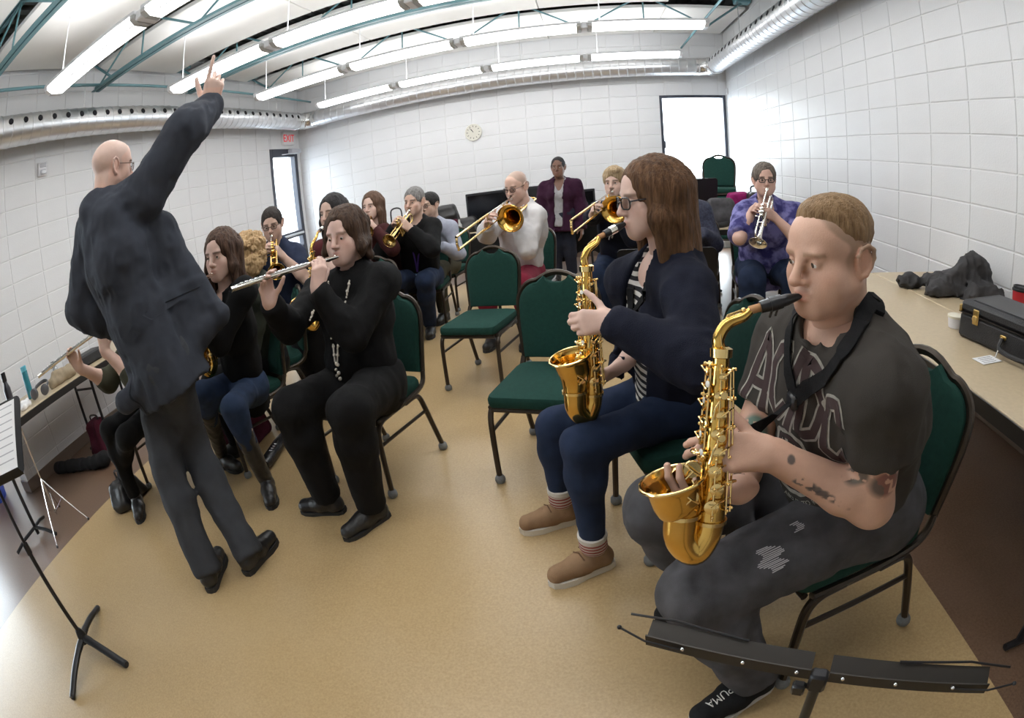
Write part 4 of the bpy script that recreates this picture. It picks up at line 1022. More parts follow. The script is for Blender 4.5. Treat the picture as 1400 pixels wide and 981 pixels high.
def top(p, name, material, sleeve=1.97, off=.010, hem=-.10, flare=1.0, neck='crew', amp=.004, seed=1, cut=None, open_=0.0, res=None, armr=(.055,.048,.046,.036), colors=None, label=None, belly=None, g=None, cuff=0):
    f = Field(); torso(f, p, g or p.g, p.sex, p.belly if belly is None else belly, hem=hem, flare=flare)
    for q in 'rl':
        if sleeve > 0: arm(f, p, q, 1.0, sleeve, armr, k=.035)
    f.cone(p.neck-p.ax*.05, p.neck+p.ax*.015, .075*p.sc, .060*p.sc, k=.04)
    T = np.linalg.norm(p.neck-p.pelvis)
    f.plane(p.pelvis+p.ax*T*hem, -p.ax, (p.pelvis+p.ax*T*(hem-.25), .34))
    if neck == 'crew': f.cone(p.neck-p.ax*.01+p.front*.03, p.neck+p.ax*.16+p.front*.045, .056*p.sc, .06*p.sc, k=.01, op='-')
    elif neck == 'v':
        f.cone(p.neck+p.front*.03, p.neck+p.ax*.16+p.front*.04, .056*p.sc, .06*p.sc, k=.01, op='-')
        f.cone(p.neck-p.ax*.13+p.front*.16*p.sc, p.neck+p.front*.08, .012, .055*p.sc, k=.01, op='-')
    elif neck == 'turtle': f.cone(p.neck-p.ax*.03, hp(p,0,-.022,-.10), .058*p.sc, .054*p.sc, k=.03); f.plane(hp(p,0,0,-.135), p.U, (p.head, .16))
    elif neck == 'low': f.cone(p.neck-p.ax*.05+p.front*.06, p.neck+p.ax*.16+p.front*.04, .07*p.sc, .07*p.sc, k=.01, op='-')
    if open_:
        f.cone(p.neck-p.ax*.02+p.front*.11*p.sc, p.pelvis+p.ax*T*(hem-.1)+p.front*(.17*p.sc+(p.belly or 0)), .050*p.sc, open_, k=.015, op='-')
    if cut: cut(f, p)
    P, F = mesh_field(f, res or p.res, cloth_disp(p, amp, seed), inflate=off)
    o = add_child(put(name, P, F, material, p.root, colors(P, p) if colors else None, label), p.root); p.top_PF = (P, F)
    return o
def trousers(p, material, off=.012, upto=1.97, amp=.005, seed=4, name='trousers', r=(.090,.066,.060,.050), waist=.10, res=None, cut=None, belly=None, colors=None):
    f = Field(); T = np.linalg.norm(p.neck-p.pelvis); g = p.g
    f.loft(p.pelvis-p.ax*.04, p.pelvis+p.ax*T*(waist+.05), .158*g*p.sc, .116*g*p.sc, .142*g*p.sc, .110*g*p.sc, p.side, k=.06)
    f.plane(p.pelvis+p.ax*T*waist, p.ax, (p.pelvis+p.ax*T*(waist+.3), .28))
    for q in 'rl':
        f.ell(getattr(p, 'hip_'+q)-p.tf*.02, (.095*g*p.sc,)*3, k=.06); leg(f, p, q, g**.5, upto, r)
    if cut: cut(f, p)
    P, F = mesh_field(f, res or p.res, cloth_disp(p, amp, seed, 11), inflate=off)
    p.tr_PF = (P, F)
    return add_child(put(name, P, F, material, p.root, colors(P, p) if colors else None), p.root)
# ================================================================== instruments
def frame(o, y, z):
    """matrix with local +Y along y and local +Z close to z"""
    y = V(y).normalized(); z = V(z); z = (z-y*z.dot(y)).normalized(); x = y.cross(z)
    return Matrix(((x.x,y.x,z.x,o[0]),(x.y,y.y,z.y,o[1]),(x.z,y.z,z.z,o[2]),(0,0,0,1)))
def thing(name, M, label, cat, group=None):
    t = empty(name, (0,0,0), 0, label, cat, group); t.matrix_world = M; return t
def curve_tube(pts, radii, n=8, seg=16):
    """smooth tube through pts with interpolated radii"""
    P = bez(pts, n); m = len(pts)-1; R = []
    for i in range(len(P)):
        t = i/n; k = min(int(t), m-1); u = t-k; R.append(radii[k]*(1-u)+radii[k+1]*u)
    return P, R
def saxophone(T, B, bell, mouth, label, keys=True, scale=1.0, finish=None, group='alto saxophones'):
    """alto saxophone: T top of the body tube, B its lower end, bell the centre of the bell rim, mouth the tip of the mouthpiece (world points)"""
    G = finish or M_GOLD
    T, B, bell, mouth = V(T), V(B), V(bell), V(mouth)
    z = (T-B).normalized(); y = bell-T; y = (y-z*y.dot(z)).normalized(); x = y.cross(z)
    M = Matrix(((x.x,y.x,z.x,T.x),(x.y,y.y,z.y,T.y),(x.z,y.z,z.z,T.z),(0,0,0,1))); inv = M.inverted()
    t = thing('saxophone', M, label, 'saxophone', group); s = scale
    Ln = (T-B).length; bl = inv @ bell; m = inv @ mouth
    MB().tube([(0,0,0),(0,0,-Ln)], [.0155*s,.030*s], 20).build('body_tube', G, t)
    MB().lathe([(-.008,.016*s),(-.006,.021*s),(.010,.022*s),(.014,.014*s)], (0,0,0), (0,0,1), 20).build('neck_collar', M_GOLDK, t)
    gap = max(.06, bl.y*.62)
    P, R = curve_tube([(0,0,-Ln),(0,.006,-Ln-.035),(0,gap*.5,-Ln-.068),(0,gap*.98,-Ln-.035),(0,gap*1.02,-Ln+.02)], [.030*s,.0305*s,.032*s,.034*s,.036*s])
    MB().tube(P, R, 20, caps=False).build('bow', G, t)
    e = V((0,gap*1.02,-Ln+.02)); nrm = V((0, .62, .78)); c = bl
    # bell: from the bow up to the flared rim
    P, R = curve_tube([e, e.lerp(V((0,c.y*.78,c.z-.05)), .5), V((c.x*.6, c.y*.84, c.z-.048)), V((c.x*.9, c.y*.95, c.z-.014)), c], [.036*s,.042*s,.050*s,.056*s,.064*s])
    bell_o = MB().tube(P, R, 28, caps=False).build('bell', G, t)
    d = (P[-1]-P[-4]).normalized()
    inner = [q + d*.0 for q in P]; MB().tube(inner, [r*.955 for r in R], 28, caps=False).build('bell_inside', G, bell_o)
    MB().tube([c + (V((1,0,0))*math.cos(a) + d.cross(V((1,0,0))).normalized()*math.sin(a))*.0645*s for a in [2*math.pi*k/28 for k in range(28)]], .0034*s, 8, closed=True).build('bell_rim', M_GOLDK, bell_o)
    for q in (e, V((0,0,-Ln))): MB().lathe([(-.004,.037*s if q is e else .031*s),(-.004,.040*s if q is e else .0345*s),(.004,.040*s if q is e else .0345*s),(.004,.037*s if q is e else .031*s)], q, q+V((0,0,1)), 20).build('ring', M_GOLDK, t)
    # neck, cork, mouthpiece
    back = (m - V((0,0,0))); k = V((0,-.03,.062)); dirm = (m - V((back.x*.35, back.y*.42, max(.055, back.z*.75)))).normalized()
    b0 = m - dirm*.085
    P, R = curve_tube([(0,0,0),(0,.007,.026),V((0,.004,.048)).lerp(b0,.16),V((0,0,.046)).lerp(b0,.55),b0-dirm*.018], [.0125*s,.012*s,.0115*s,.0095*s,.0075*s])
    nk = MB().tube(P, R, 16).build('neck', G, t)
    MB().tube([P[9]+V((0,0,.013)), P[16]+V((0,-.002,.017)), P[24]+V((0,0,.014))], .0022, 8).ball(P[24]+V((0,0,.013)), .005, 8, 6).tube([P[5]+V((.014,0,0)), P[8]+V((.010,0,.012)), P[9]+V((0,0,.014)), P[8]+V((-.010,0,.012)), P[5]+V((-.014,0,0))], .0018, 6).build('octave_key', M_GOLDK, nk)
    MB().tube([b0-dirm*.022, b0+dirm*.004], .0082*s, 14).build('cork', M_CORK, t)
    mp = MB().tube([b0, b0+dirm*.02, b0+dirm*.055, b0+dirm*.085], [.0115*s,.0125*s,.0115*s,.005*s], 14, flat=(1,1)).build('mouthpiece', M_BLACKPL, t)
    MB().lathe([(.020,.0126*s),(.020,.0142*s),(.043,.0140*s),(.043,.0122*s)], b0, b0+dirm, 16).tube([b0+dirm*.026+V((.005,0,-.014)), b0+dirm*.026+V((.012,0,-.026))], .0025, 6).tube([b0+dirm*.038+V((.005,0,-.014)), b0+dirm*.038+V((.012,0,-.026))], .0025, 6).build('ligature', M_BLACKPL if 'black' in label else M_SILVER, mp)
    if not keys: return t
    rad = lambda q: (.0155+(.030-.0155)*q/Ln)*s
    rs = random.Random(4)
    # long rods on posts, tone-hole cups, finger pearls, guards
    for xx, y0 in ((.92,.40),(-.95,.30),(.55,.84),(-.45,.9)):
        a = V((xx,y0,0)).normalized()
        MB().tube([a*(rad(.02)+.010) + V((0,0,-.025)), a*(rad(Ln*.96)+.010) + V((0,0,-Ln*.96))], .0022*s, 6).build('key_rod', M_GOLDK, t)
        for k_ in range(6):
            q = Ln*(.06+.175*k_); MB().tube([a*rad(q)+V((0,0,-q)), a*(rad(q)+.013)+V((0,0,-q))], .002, 6).ball(a*(rad(q)+.0135)+V((0,0,-q)), .0035, 6, 5).build('post', M_GOLDK, t)
    MPEARL = mat('key_pearl', (.85,.83,.76), .2)
    for k_ in range(9):
        q = Ln*(.10+.097*k_); a = V((.18*(-1)**k_, 1, .0)).normalized(); r_ = (.0085+.0011*k_)*s; c_ = a*(rad(q)+.003)+V((0,0,-q))
        kc = MB().lathe([(0,r_*.8),(.004,r_),(.0065,r_),(.008,r_*.8),(.008,0)], c_, c_+a, 16).build('key_cup', M_GOLDK, t)
        MB().tube([c_+a*.008, c_+a*.010+V((.018,0,.008)), V((.02,.0,0))+a*rad(q)*.6+V((0,0,-q+.012))], .0022, 6).build('key_arm', M_GOLDK, kc)
        if k_ in (1,2,4,5,6): MB().disc(c_+a*.009+V((-.012,0,.012)), a, .0062*s, .0025, 12).build('finger_pearl', MPEARL, t)
    for k_ in range(5):
        q = Ln*(.10+.12*k_); a = V((-1 if k_ % 2 else 1, .1, 0)).normalized(); c_ = a*(rad(q)+.008)+V((0,0,-q))
        MB().lathe([(0,.006*s),(.004,.0085*s),(.007,.007*s),(.007,0)], c_, c_+a, 12).tube([c_, c_+V((0,.014,-.024)), c_+V((0,.020,-.05))], .002, 6).build('side_key', M_GOLDK, t)
    for k_ in range(8):
        q = Ln*(.12+.108*k_); a = V((-.93,.36 if k_ % 2 else .15,0)).normalized(); r_ = (.0080+.0009*k_)*s; c_ = a*(rad(q)+.004)+V((0,0,-q))
        kc = MB().lathe([(0,r_*.8),(.004,r_),(.0065,r_),(.008,r_*.7),(.008,0)], c_, c_+a, 16).build('key_cup', M_GOLDK, t)
        MB().tube([c_+a*.008, c_+a*.011+V((0,-.012,.010)), V((-.55,-.85,0)).normalized()*(rad(q)+.008)+V((0,0,-q+.012))], .0022, 6).build('key_arm', M_GOLDK, kc)
    for yy in (-.85,-.3):
        a = V((-.55,yy,0)).normalized(); MB().tube([a*(rad(.02)+.009)+V((0,0,-.03)), a*(rad(Ln*.95)+.009)+V((0,0,-Ln*.93))], .0021, 6).build('key_rod', M_GOLDK, t)
        for k_ in range(6): q = Ln*(.08+.165*k_); MB().tube([a*rad(q)+V((0,0,-q)), a*(rad(q)+.012)+V((0,0,-q))], .002, 6).ball(a*(rad(q)+.0125)+V((0,0,-q)), .0034, 6, 5).build('post', M_GOLDK, t)
    for q, sx in ((-.03, 1), (.015, 1), (.055, -1), (0, -1)):
        c_ = V((sx*.036*s, gap, -Ln+.04+q+.03)); a = V((sx,.15,0)).normalized()
        MB().lathe([(0,.016*s),(.005,.0175*s),(.009,.016*s),(.009,0)], c_, c_+a, 18).build('bell_key', M_GOLDK, t)
        MB().tube([c_+a*.012+V((0,.016,.012)), c_+a*.02, c_+a*.012+V((0,-.016,-.012))], .0022, 6).tube([c_+a*.02, c_+a*.012+V((0,.012,-.016))], .0022, 6).build('key_guard', M_GOLDK, t)
    MB().tube([(0,rad(Ln*.55),-Ln*.55), (0,gap*.5,-Ln*.56), (0,gap-.03,-Ln*.57)], .004, 8).tube([(.018*math.cos(a), gap*.5+.018*math.sin(a), -Ln*.56) for a in [6.2832*k/14 for k in range(14)]], .003, 6, closed=True).build('bell_brace', M_GOLDK, t)
    for k_ in range(3):
        c_ = V((.030-.012*k_,-.012,-Ln*.88-.012*k_)); MB().box(c_, (.014,.012,.018), ch=.003).build('low_key', M_GOLDK, t)
    MB().tube([(-.026*s,-.010,-Ln*.74),(-.034*s,-.024,-Ln*.72),(-.026*s,-.036,-Ln*.73)], .003, 6).build('thumb_hook', M_GOLDK, t)
    return t

def trumpet_meshes(G):
    R = {}
    flare = [(0,.0058),(.12,.0062),(.22,.0075),(.29,.0105),(.335,.0165),(.362,.026),(.378,.038),(.388,.052),(.392,.0605)]
    inner = [(.392,.0585),(.386,.050),(.376,.036),(.36,.024),(.33,.014),(.2,.006)]
    R['bell'] = MB().lathe(flare+inner, (-.018,.085,0), (-.018,1,0), 28).tube([(-.018+.0605*math.cos(a), .477, .0605*math.sin(a)) for a in [6.2832*k/28 for k in range(28)]], .0018, 6, closed=True).mesh('bell')
    R['leadpipe'] = MB().tube([(.02,.075,.0),(.02,.36,0)], .0062, 10).tube(bez([(.02,.36,0),(.02,.395,-.008),(.02,.402,-.035),(.02,.39,-.062),(.02,.36,-.068),(.02,.25,-.068)], 5), .0068, 10).mesh('leadpipe')
    R['bell_bow'] = MB().tube(bez([(-.018,.09,0),(-.018,.06,-.004),(-.018,.045,-.03),(-.018,.058,-.062),(-.018,.10,-.068),(-.018,.22,-.068)], 5), .0066, 10).mesh('bell_bow')
    for k in range(3):
        y = .19+.031*k
        R['valve%d' % k] = MB().lathe([(0,.006),(.002,.0125),(.012,.0130),(.014,.0115),(.118,.0115),(.12,.0130),(.132,.0128),(.136,.006),(.150,.004),(.152,.010),(.156,.010),(.157,0)], (.001,y,-.100), (.001,y,1), 14).mesh('valve')
    R['valve_slide'] = MB().tube([(.008,.20,-.02),(.055,.20,-.02),(.060,.215,-.02),(.055,.235,-.02),(.008,.235,-.02)], .005, 8).mesh('valve_slide')
    R['tuning_slide'] = MB().tube([(.001,.16,-.03),(.001,.11,-.03),(.001,.10,-.045),(.001,.11,-.06),(.001,.16,-.06)], .005, 8).mesh('tuning_slide')
    R['mouthpiece'] = MB().lathe([(0,.0135),(.003,.0138),(.008,.0125),(.02,.0075),(.03,.0055),(.085,.0052),(.085,0)], (.02,-.004,0), (.02,1,0), 14).mesh('mouthpiece')
    R['brace0'] = MB().tube([(-.018,.30,0),(.02,.30,0)], .003, 6).mesh('brace')
    R['brace1'] = MB().tube([(-.018,.13,0),(.02,.13,0)], .003, 6).mesh('brace')
    R['brace2'] = MB().tube([(.02,.31,-.001),(.02,.31,-.067)], .003, 6).mesh('brace')
    for k, me in R.items(): me.materials.append(M_SILVER if k == 'mouthpiece' else G)
    return R
TRM = {}
def trumpet(mouth, aim, up, label, G, sc=1.0):
    if G.name not in TRM: TRM[G.name] = trumpet_meshes(G)
    M = frame(mouth, aim, up) @ Matrix.Scale(sc, 4) @ Matrix.Translation((-.02, 0, 0))
    t = thing('trumpet', M, label, 'trumpet', 'trumpets')
    for k, me in TRM[G.name].items(): inst(k.rstrip('012'), me, t)
    return t
def trombone(mouth, aim, up, label, slide=.55, side=1, sc=1.0):
    M = frame(mouth, aim, up) @ Matrix.Scale(sc, 4)
    t = thing('trombone', M, label, 'trombone', 'trombones'); w = .085
    MB().lathe([(0,.0185),(.004,.019),(.012,.016),(.03,.009),(.05,.007),(.08,.0065),(.08,0)], (0,0,0), (0,1,0), 16).build('mouthpiece', M_SILVER, t)
    L0 = .07; L1 = L0+.62; E = L1+slide*.55
    MB().tube([(0,L0,0),(0,L1,0)], .0065, 10).build('inner_slide', M_SILVER, t); MB().tube([(0,L0+.05,-w),(0,L1,-w)], .0065, 10).build('inner_slide', M_SILVER, t)
    MB().tube([(0,L0+.02,0),(0,L0+.02,-w)], .006, 8).build('slide_brace', M_GOLDK, t); MB().tube([(0,L0+.10,0),(0,L0+.10,-w)], .006, 8).build('slide_brace', M_GOLDK, t)
    os_ = bez([(0,L0+.12+slide*.5,0),(0,E-.05,0),(0,E-.012,-.006),(0,E,-w*.5),(0,E-.012,-w+.006),(0,E-.05,-w),(0,L0+.12+slide*.5,-w)], 6)
    MB().tube(os_, .0082, 12).tube([(0,L0+.14+slide*.5,0),(0,L0+.14+slide*.5,-w)], .005, 8).ball((0,E+.004,-w*.5), .008, 8, 6).build('outer_slide', M_GOLDK, t)
    bx = -.10*side
    flare = [(0,.0095),(.16,.0115),(.30,.0165),(.40,.025),(.47,.040),(.515,.061),(.54,.083),(.550,.104)]
    inn = [(.549,.102),(.538,.080),(.512,.058),(.465,.036),(.38,.021),(.2,.0115)]
    y0 = -.23
    MB().lathe(flare+inn, (bx,y0,-w), (bx,y0+1,-w), 32).tube([(bx+.104*math.cos(a), y0+.55, -w+.104*math.sin(a)) for a in [6.2832*k/32 for k in range(32)]], .0026, 6, closed=True).build('bell', M_GOLD, t)
    P, R_ = curve_tube([(0,L0+.04,-w),(0,-.05,-w),(0,-.24,-w),(bx*.06,-.30,-w),(bx*.5,-.335,-w),(bx*.94,-.30,-w),(bx,y0,-w)], [.0075,.0078,.0085,.0088,.009,.0092,.0095])
    MB().tube(P, R_, 12).build('tuning_bow', M_GOLD, t)
    for yy in (-.02, -.22): MB().tube([(0,yy,-w),(bx,yy,-w)], .005, 8).build('body_brace', M_GOLDK, t)
    MB().lathe([(-.01,.008),(-.01,.012),(.012,.012),(.012,.008)], (0,L0+.04,-w), (0,1,-w), 12).build('lock_ring', M_GOLDK, t)
    return t
def flute(emb, foot, up, label, sc=1.0, over=.10):
    """emb: mouth hole, foot: far end"""
    emb, foot = V(emb), V(foot); Ln = (foot-emb).length
    t = thing('flute', frame(emb, foot-emb, up), label, 'flute', 'flutes'); r = .0098
    MB().tube([(0,-over,0),(0,Ln*.22,0)], r, 16).build('head_joint', M_SILVER, t)
    MB().ball((0,0,r*.7), (.010,.014,.005), 12, 6).build('lip_plate', M_SILVER, t)
    MB().lathe([(-over-.008,.0),(-over-.008,r*1.12),(-over+.012,r*1.12),(-over+.012,r)], (0,0,0), (0,1,0), 16).build('crown', M_SILVER, t)
    MB().lathe([(Ln*.2,r),(Ln*.2,r*1.2),(Ln*.25,r*1.2),(Ln*.25,r),(Ln*.82,r),(Ln*.82,r*1.18),(Ln*.85,r*1.18),(Ln*.85,r),(Ln,r*.98),(Ln,r*1.12),(Ln+.004,r*1.12),(Ln+.004,r*.8),(Ln-.03,r*.8)], (0,0,0), (0,1,0), 16).build('body_joint', M_SILVER, t)
    for x in (.0085,-.0085): MB().tube([(x,Ln*.30,r*.9),(x,Ln*.96,r*.9)], .0019, 6).build('key_rod', M_STEEL, t)
    for k in range(15):
        y = Ln*(.31+.043*k); MB().lathe([(0,.0072),(.0025,.0078),(.0038,.007),(.0038,.003),(.003,0)], (0,y,r*.95), (0,y,1), 12).build('key_cup', M_STEEL, t)
        if k % 3 == 0: MB().tube([(0,y,r),(.0085,y,r*1.05)], .0016, 6).build('key_arm', M_STEEL, t)
    return t
# ================================================================== who is in the room
def toward(p, q): return unit(np.asarray(q, float)-np.asarray(p, float))
def camdir(p): return unit(np.array([0,0,1.334])-np.asarray(p, float))
def ik(sh, wr, l1, l2, hint):
    """elbow position for a shoulder and a wrist"""
    sh, wr = np.array(sh, float), np.array(wr, float); d = wr-sh; L = np.linalg.norm(d); u = d/L; L = min(L, (l1+l2)*.999)
    x = (l1*l1-l2*l2+L*L)/(2*L); h = math.sqrt(max(l1*l1-x*x, 1e-5)); hn = np.array(hint, float); hn = unit(hn-u*(hn@u))
    return sh+u*x+hn*h
def set_wrist(key, q, wr, hint, stretch=1.0):
    P = POSES[key]; s = P['sc']*stretch; sh = np.array(P['sh_'+q]); wr = np.array(wr, float); L = np.linalg.norm(wr-sh)
    f = max(1.0, L/(.54*s*.985)); P['wr_'+q] = list(wr); P['el_'+q] = list(ik(sh, wr, .29*s*f, .25*s*f, hint))
def axes_of(aim, up=(0,0,1)):
    A = unit(aim); U = np.array(up, float); U = unit(U-A*(U@A)); return A, U, np.cross(U, A)
def mouth_of(key, f=.102, u=-.068): return hp(read_pose(POSES[key]), 0, f, u)
def trumpet_hold(key, bell):
    m = mouth_of(key); A, U, Lf = axes_of(bell-m); POSES[key]['tr'] = 0
    set_wrist(key, 'l', m+A*.185+Lf*.075-U*.085, Lf*.8+np.array([0,0,-1.0])+p_f(key)*.15); set_wrist(key, 'r', m+A*.150-Lf*.085-U*.055, -Lf*.8+np.array([0,0,-1.0])+p_f(key)*.1)
    return m, A, U, Lf, dict(l=dict(a=-Lf*.35+A*.30+U*.85, n=Lf*.9+A*.2, curl=(.8,.85,.9,.9), thumb=(.6,.4,-.4)), r=dict(a=A*.35+Lf*.35+U*.70, n=-Lf*.75+U*.45-A*.2, curl=(.55,.6,.62,.6), thumb=(.6,.3,-.6)))
def p_f(key): return np.array(POSES[key]['tf'])
def flute_hold(key, foot):
    p = read_pose(POSES[key]); m = hp(p, 0, .112, -.078); A, U, _ = axes_of(foot-m); Fp = unit(np.cross(A, U)); Fp = Fp if Fp@p.F > 0 else -Fp
    set_wrist(key, 'l', m+A*.165+Fp*.045-U*.100, Fp*.3-U); set_wrist(key, 'r', m+A*.36-Fp*.045-U*.105, -U*.9-Fp*.2+A*.4)
    return m, A, U, Fp, dict(l=dict(a=U*.85-A*.25+Fp*.05, n=Fp*.9+A*.3, curl=(.75,.8,.85,.7), thumb=(.5,.5,-.5)), r=dict(a=U*.8+A*.15+Fp*.15, n=-Fp*.9+U*.15, curl=(.55,.62,.66,.6), thumb=(.6,.5,-.5)))
BLACKK = fabric('black_knit', (.0065,.0065,.007), var=.35, vscale=12)
BLACKT = fabric('black_trouser_cloth', (.008,.008,.0085), var=.3, vscale=10)
LEATHER = mat('black_leather', (.018,.017,.017), .38, var=.3, vscale=25, bump=.15, bscale=90)
RUBBER = mat('black_rubber_sole', (.02,.02,.02), .7)
FRAME_D = mat('dark_spectacle_frame', (.02,.018,.02), .25)
FRAME_B = mat('thin_brown_wire_frame', (.10,.06,.04), .3, .6)
DENIM = fabric('indigo_denim', (.018,.030,.066), var=.35, vscale=14, bscale=700)
DENIM2 = fabric('blue_denim', (.030,.050,.10), var=.35, vscale=14, bscale=700)
# chairs
chair(.588, 1.082, -.969, -.248, 'green banquet chair under the man in the printed dark t-shirt')
chair(.275, 1.70, -.97, -.25, 'green banquet chair under the saxophone woman in the navy cardigan')
chair(-1.164, 2.258, -.32, -.947, 'green banquet chair under the flutist with the long pearl necklace')
chair(-.27, 2.24, -.25, -.97, 'empty green banquet chair beside the saxophone woman, nearer of the two empty ones')
chair(-.80, 3.39, -.255, -.967, 'empty green banquet chair behind the nearer empty one, in front of the trombonist')
chair(-2.15, 2.45, -.5, -.87, 'green banquet chair under the flutist in jeans and tall black boots')
chair(-2.72, 2.18, -.1, -1, 'green banquet chair half hidden behind the standing conductor')
chair(-2.25, 2.98, -.75, -.66, 'green banquet chair under the person with curly blond hair')
chair(-2.42, 3.72, .25, -.97, 'green banquet chair under the trumpet player by the glazed door')
chair(-1.80, 3.72, -.1, -1, 'green banquet chair behind the flutist with the pearl necklace')
chair(-1.97, 4.90, .1, -1, 'green banquet chair under the trumpet player in the maroon sweater')
chair(-1.66, 4.93, .03, -1, 'green banquet chair under the grey-haired trumpet player')
chair(-1.64, 5.60, -.2, -.98, 'green banquet chair under the man in the striped sweater')
chair(-.62, 4.62, -.2, -.98, 'green banquet chair under the trombonist in the white shirt')
chair(.23, 4.72, -.25, -.97, 'green banquet chair under the blond trombonist')
chair(1.30, 4.12, -.15, -.99, 'green banquet chair under the trumpet player in the tie-dyed top')
chair(.82, 4.52, -.3, -.95, 'green banquet chair under the person in the dark checked shirt')

# ---- the saxophone man in the foreground
DENIM_G = fabric('washed_black_denim', (.088,.086,.092), var=.45, vscale=16, bscale=700, detail=6)
TEE = fabric('faded_black_tee', (.052,.046,.040), var=.25, vscale=9, bscale=600)
MAN = p = person('sax_man', 'man in printed dark t-shirt and ripped grey jeans playing a saxophone, tattooed arm', (.60,.365,.265), 'm', g=1.12, belly=.035, fat=.010, jaw=1.14, nose=1.05, res=.009, hres=.0027,
    hair='buzz', haircol=(.15,.088,.040), hairhi=(.30,.19,.10), armskin=True, armg=1.12, look=(-.42,-.12),
    spec=dict(stubble=.45, brow=(.30,.19,.11), browk=.5, scalp=(.29,.19,.125), scalpk=.8, hairline=.088),
    hands=dict(l=dict(a=(-.80,-.10,.18), n=camdir((.3,.85,.8))+np.array([-.2,0,.35]), curl=(.62,.72,.78,.85), thumb=(.45,.85,-.15), tcurl=.2),
               r=dict(a=(-.75,-.25,.12), n=(.1,-.3,-.6), curl=(.6,.65,.7,.8), thumb=(.7,.6,-.2))))
top(p, 't_shirt', TEE, sleeve=.44, off=.012, hem=-.16, neck='crew', amp=.007, seed=2, armr=(.066,.066,.05,.04), res=.008)
trousers(p, DENIM_G, off=.012, amp=.007, res=.009, r=(.096,.070,.066,.058), waist=.2)
for q in 'lr': shoe(p, q, p.root, fabric('black_suede', (.012,.012,.013)), mat('white_rubber', (.55,.54,.51), .6), .006)
saxophone((.214,.911,.985), (.180,.835,.665), (.108,.845,.765), hp(p,0,.098,-.068), 'golden alto saxophone with black mouthpiece held by the man in the printed t-shirt')

# ---- the saxophone woman
def stripe_mat(name, c1, c2, ax, period, rough=.9):
    m = fabric(name, c1, var=0); nt = m.node_tree; N = nt.nodes; L = nt.links
    tc = N.new('ShaderNodeTexCoord'); d = N.new('ShaderNodeVectorMath'); d.operation = 'DOT_PRODUCT'; d.inputs[1].default_value = tuple(ax/period)
    L.new(tc.outputs['Object'], d.inputs[0]); f = N.new('ShaderNodeMath'); f.operation = 'FRACT'; L.new(d.outputs['Value'], f.inputs[0])
    g = N.new('ShaderNodeMath'); g.operation = 'GREATER_THAN'; g.inputs[1].default_value = .5; L.new(f.outputs[0], g.inputs[0])
    x = N.new('ShaderNodeMix'); x.data_type = 'RGBA'; x.inputs[6].default_value = (*c1,1); x.inputs[7].default_value = (*c2,1); L.new(g.outputs[0], x.inputs[0]); L.new(x.outputs[2], N['Principled BSDF'].inputs['Base Color'])
    return m
WOM = p = person('sax_woman', 'woman in navy cardigan over striped top playing a saxophone, long brown hair and glasses', (.66,.45,.37), 'f', g=.98, res=.009, hres=.0034,
    hair='long', haircol=(.050,.024,.011), hairhi=(.15,.078,.038), spec=dict(brow=(.12,.07,.04), browk=.55), look=(.1,-.05),
    hands=dict(l=dict(a=(-.88,-.05,.05), n=camdir((0,1.4,.95))+np.array([-.25,0,.2]), curl=(.85,.92,.98,1.0), thumb=(.35,.85,-.25)),
               r=dict(a=(-.6,-.5,-.1), n=(.3,-.5,-.4), curl=(.6,.65,.7,.7))))
pr = read_pose(POSES['sax_woman'])
top(p, 'striped_top', stripe_mat('striped_jersey', (.022,.022,.026), (.62,.60,.57), pr.ax, .028), sleeve=.35, off=.008, hem=-.22, neck='v', amp=.004, seed=5, res=.008, flare=1.06); p.shirt_PF = p.top_PF
top(p, 'cardigan', fabric('navy_cardigan', (.010,.012,.024), var=.3, vscale=14), sleeve=1.92, off=.020, hem=-.10, neck='v', amp=.006, seed=8, open_=.085, res=.008, armr=(.058,.052,.046,.036))
trousers(p, DENIM, off=.006, upto=1.86, amp=.004, res=.009, r=(.084,.060,.055,.040), waist=.12)
TAN_S = fabric('tan_suede', (.30,.185,.105), var=.2, vscale=20); CREAM = mat('cream_rubber', (.62,.58,.50), .6)
for q in 'lr':
    sh = shoe(p, q, p.root, TAN_S, CREAM, .006, sole_h=.026, boot=.03)
    an = getattr(p, 'an_'+q); kn = getattr(p, 'kn_'+q); u = unit(kn-an); d = getattr(p, 'toe_'+q)-an; d[2] = 0; d = unit(d); sd = np.array([d[1],-d[0],0])
    MB().lathe([(-.015,.044),(.0,.050),(.040,.050),(.045,.046)], V(an+u*.015), V(an+u*1), 20).build('knit_cuff', stripe_mat('red_nordic_knit', (.26,.055,.05), (.50,.42,.37), np.array([0,0,1.]), .013), sh)
    MB().lathe([(.038,.048),(.042,.052),(.058,.052),(.062,.046)], V(an+u*.015), V(an+u*1), 20).build('fleece_trim', fabric('cream_fleece', (.62,.58,.52)), sh)
    lc = MB()
    for k in range(5):
        b = np.array([an[0],an[1],0])+d*(.03+.022*k); z = .118-.013*k
        lc.tube([V(b-sd*.030+np.array([0,0,z-.016])), V(b+np.array([0,0,z])+d*.006), V(b+sd*.030+np.array([0,0,z-.014])+d*.014)], .0028, 6)
    lc.build('laces', fabric('brown_lace', (.16,.09,.05)), sh)
glasses(p, p.root, FRAME_D, rim=.0024, rh=.019)
saxophone((-.033,1.535,1.04), (-.046,1.50,.665), (-.100,1.475,.80), hp(p,0,.098,-.066), 'golden alto saxophone with silver ligature held by the woman in the navy cardigan')

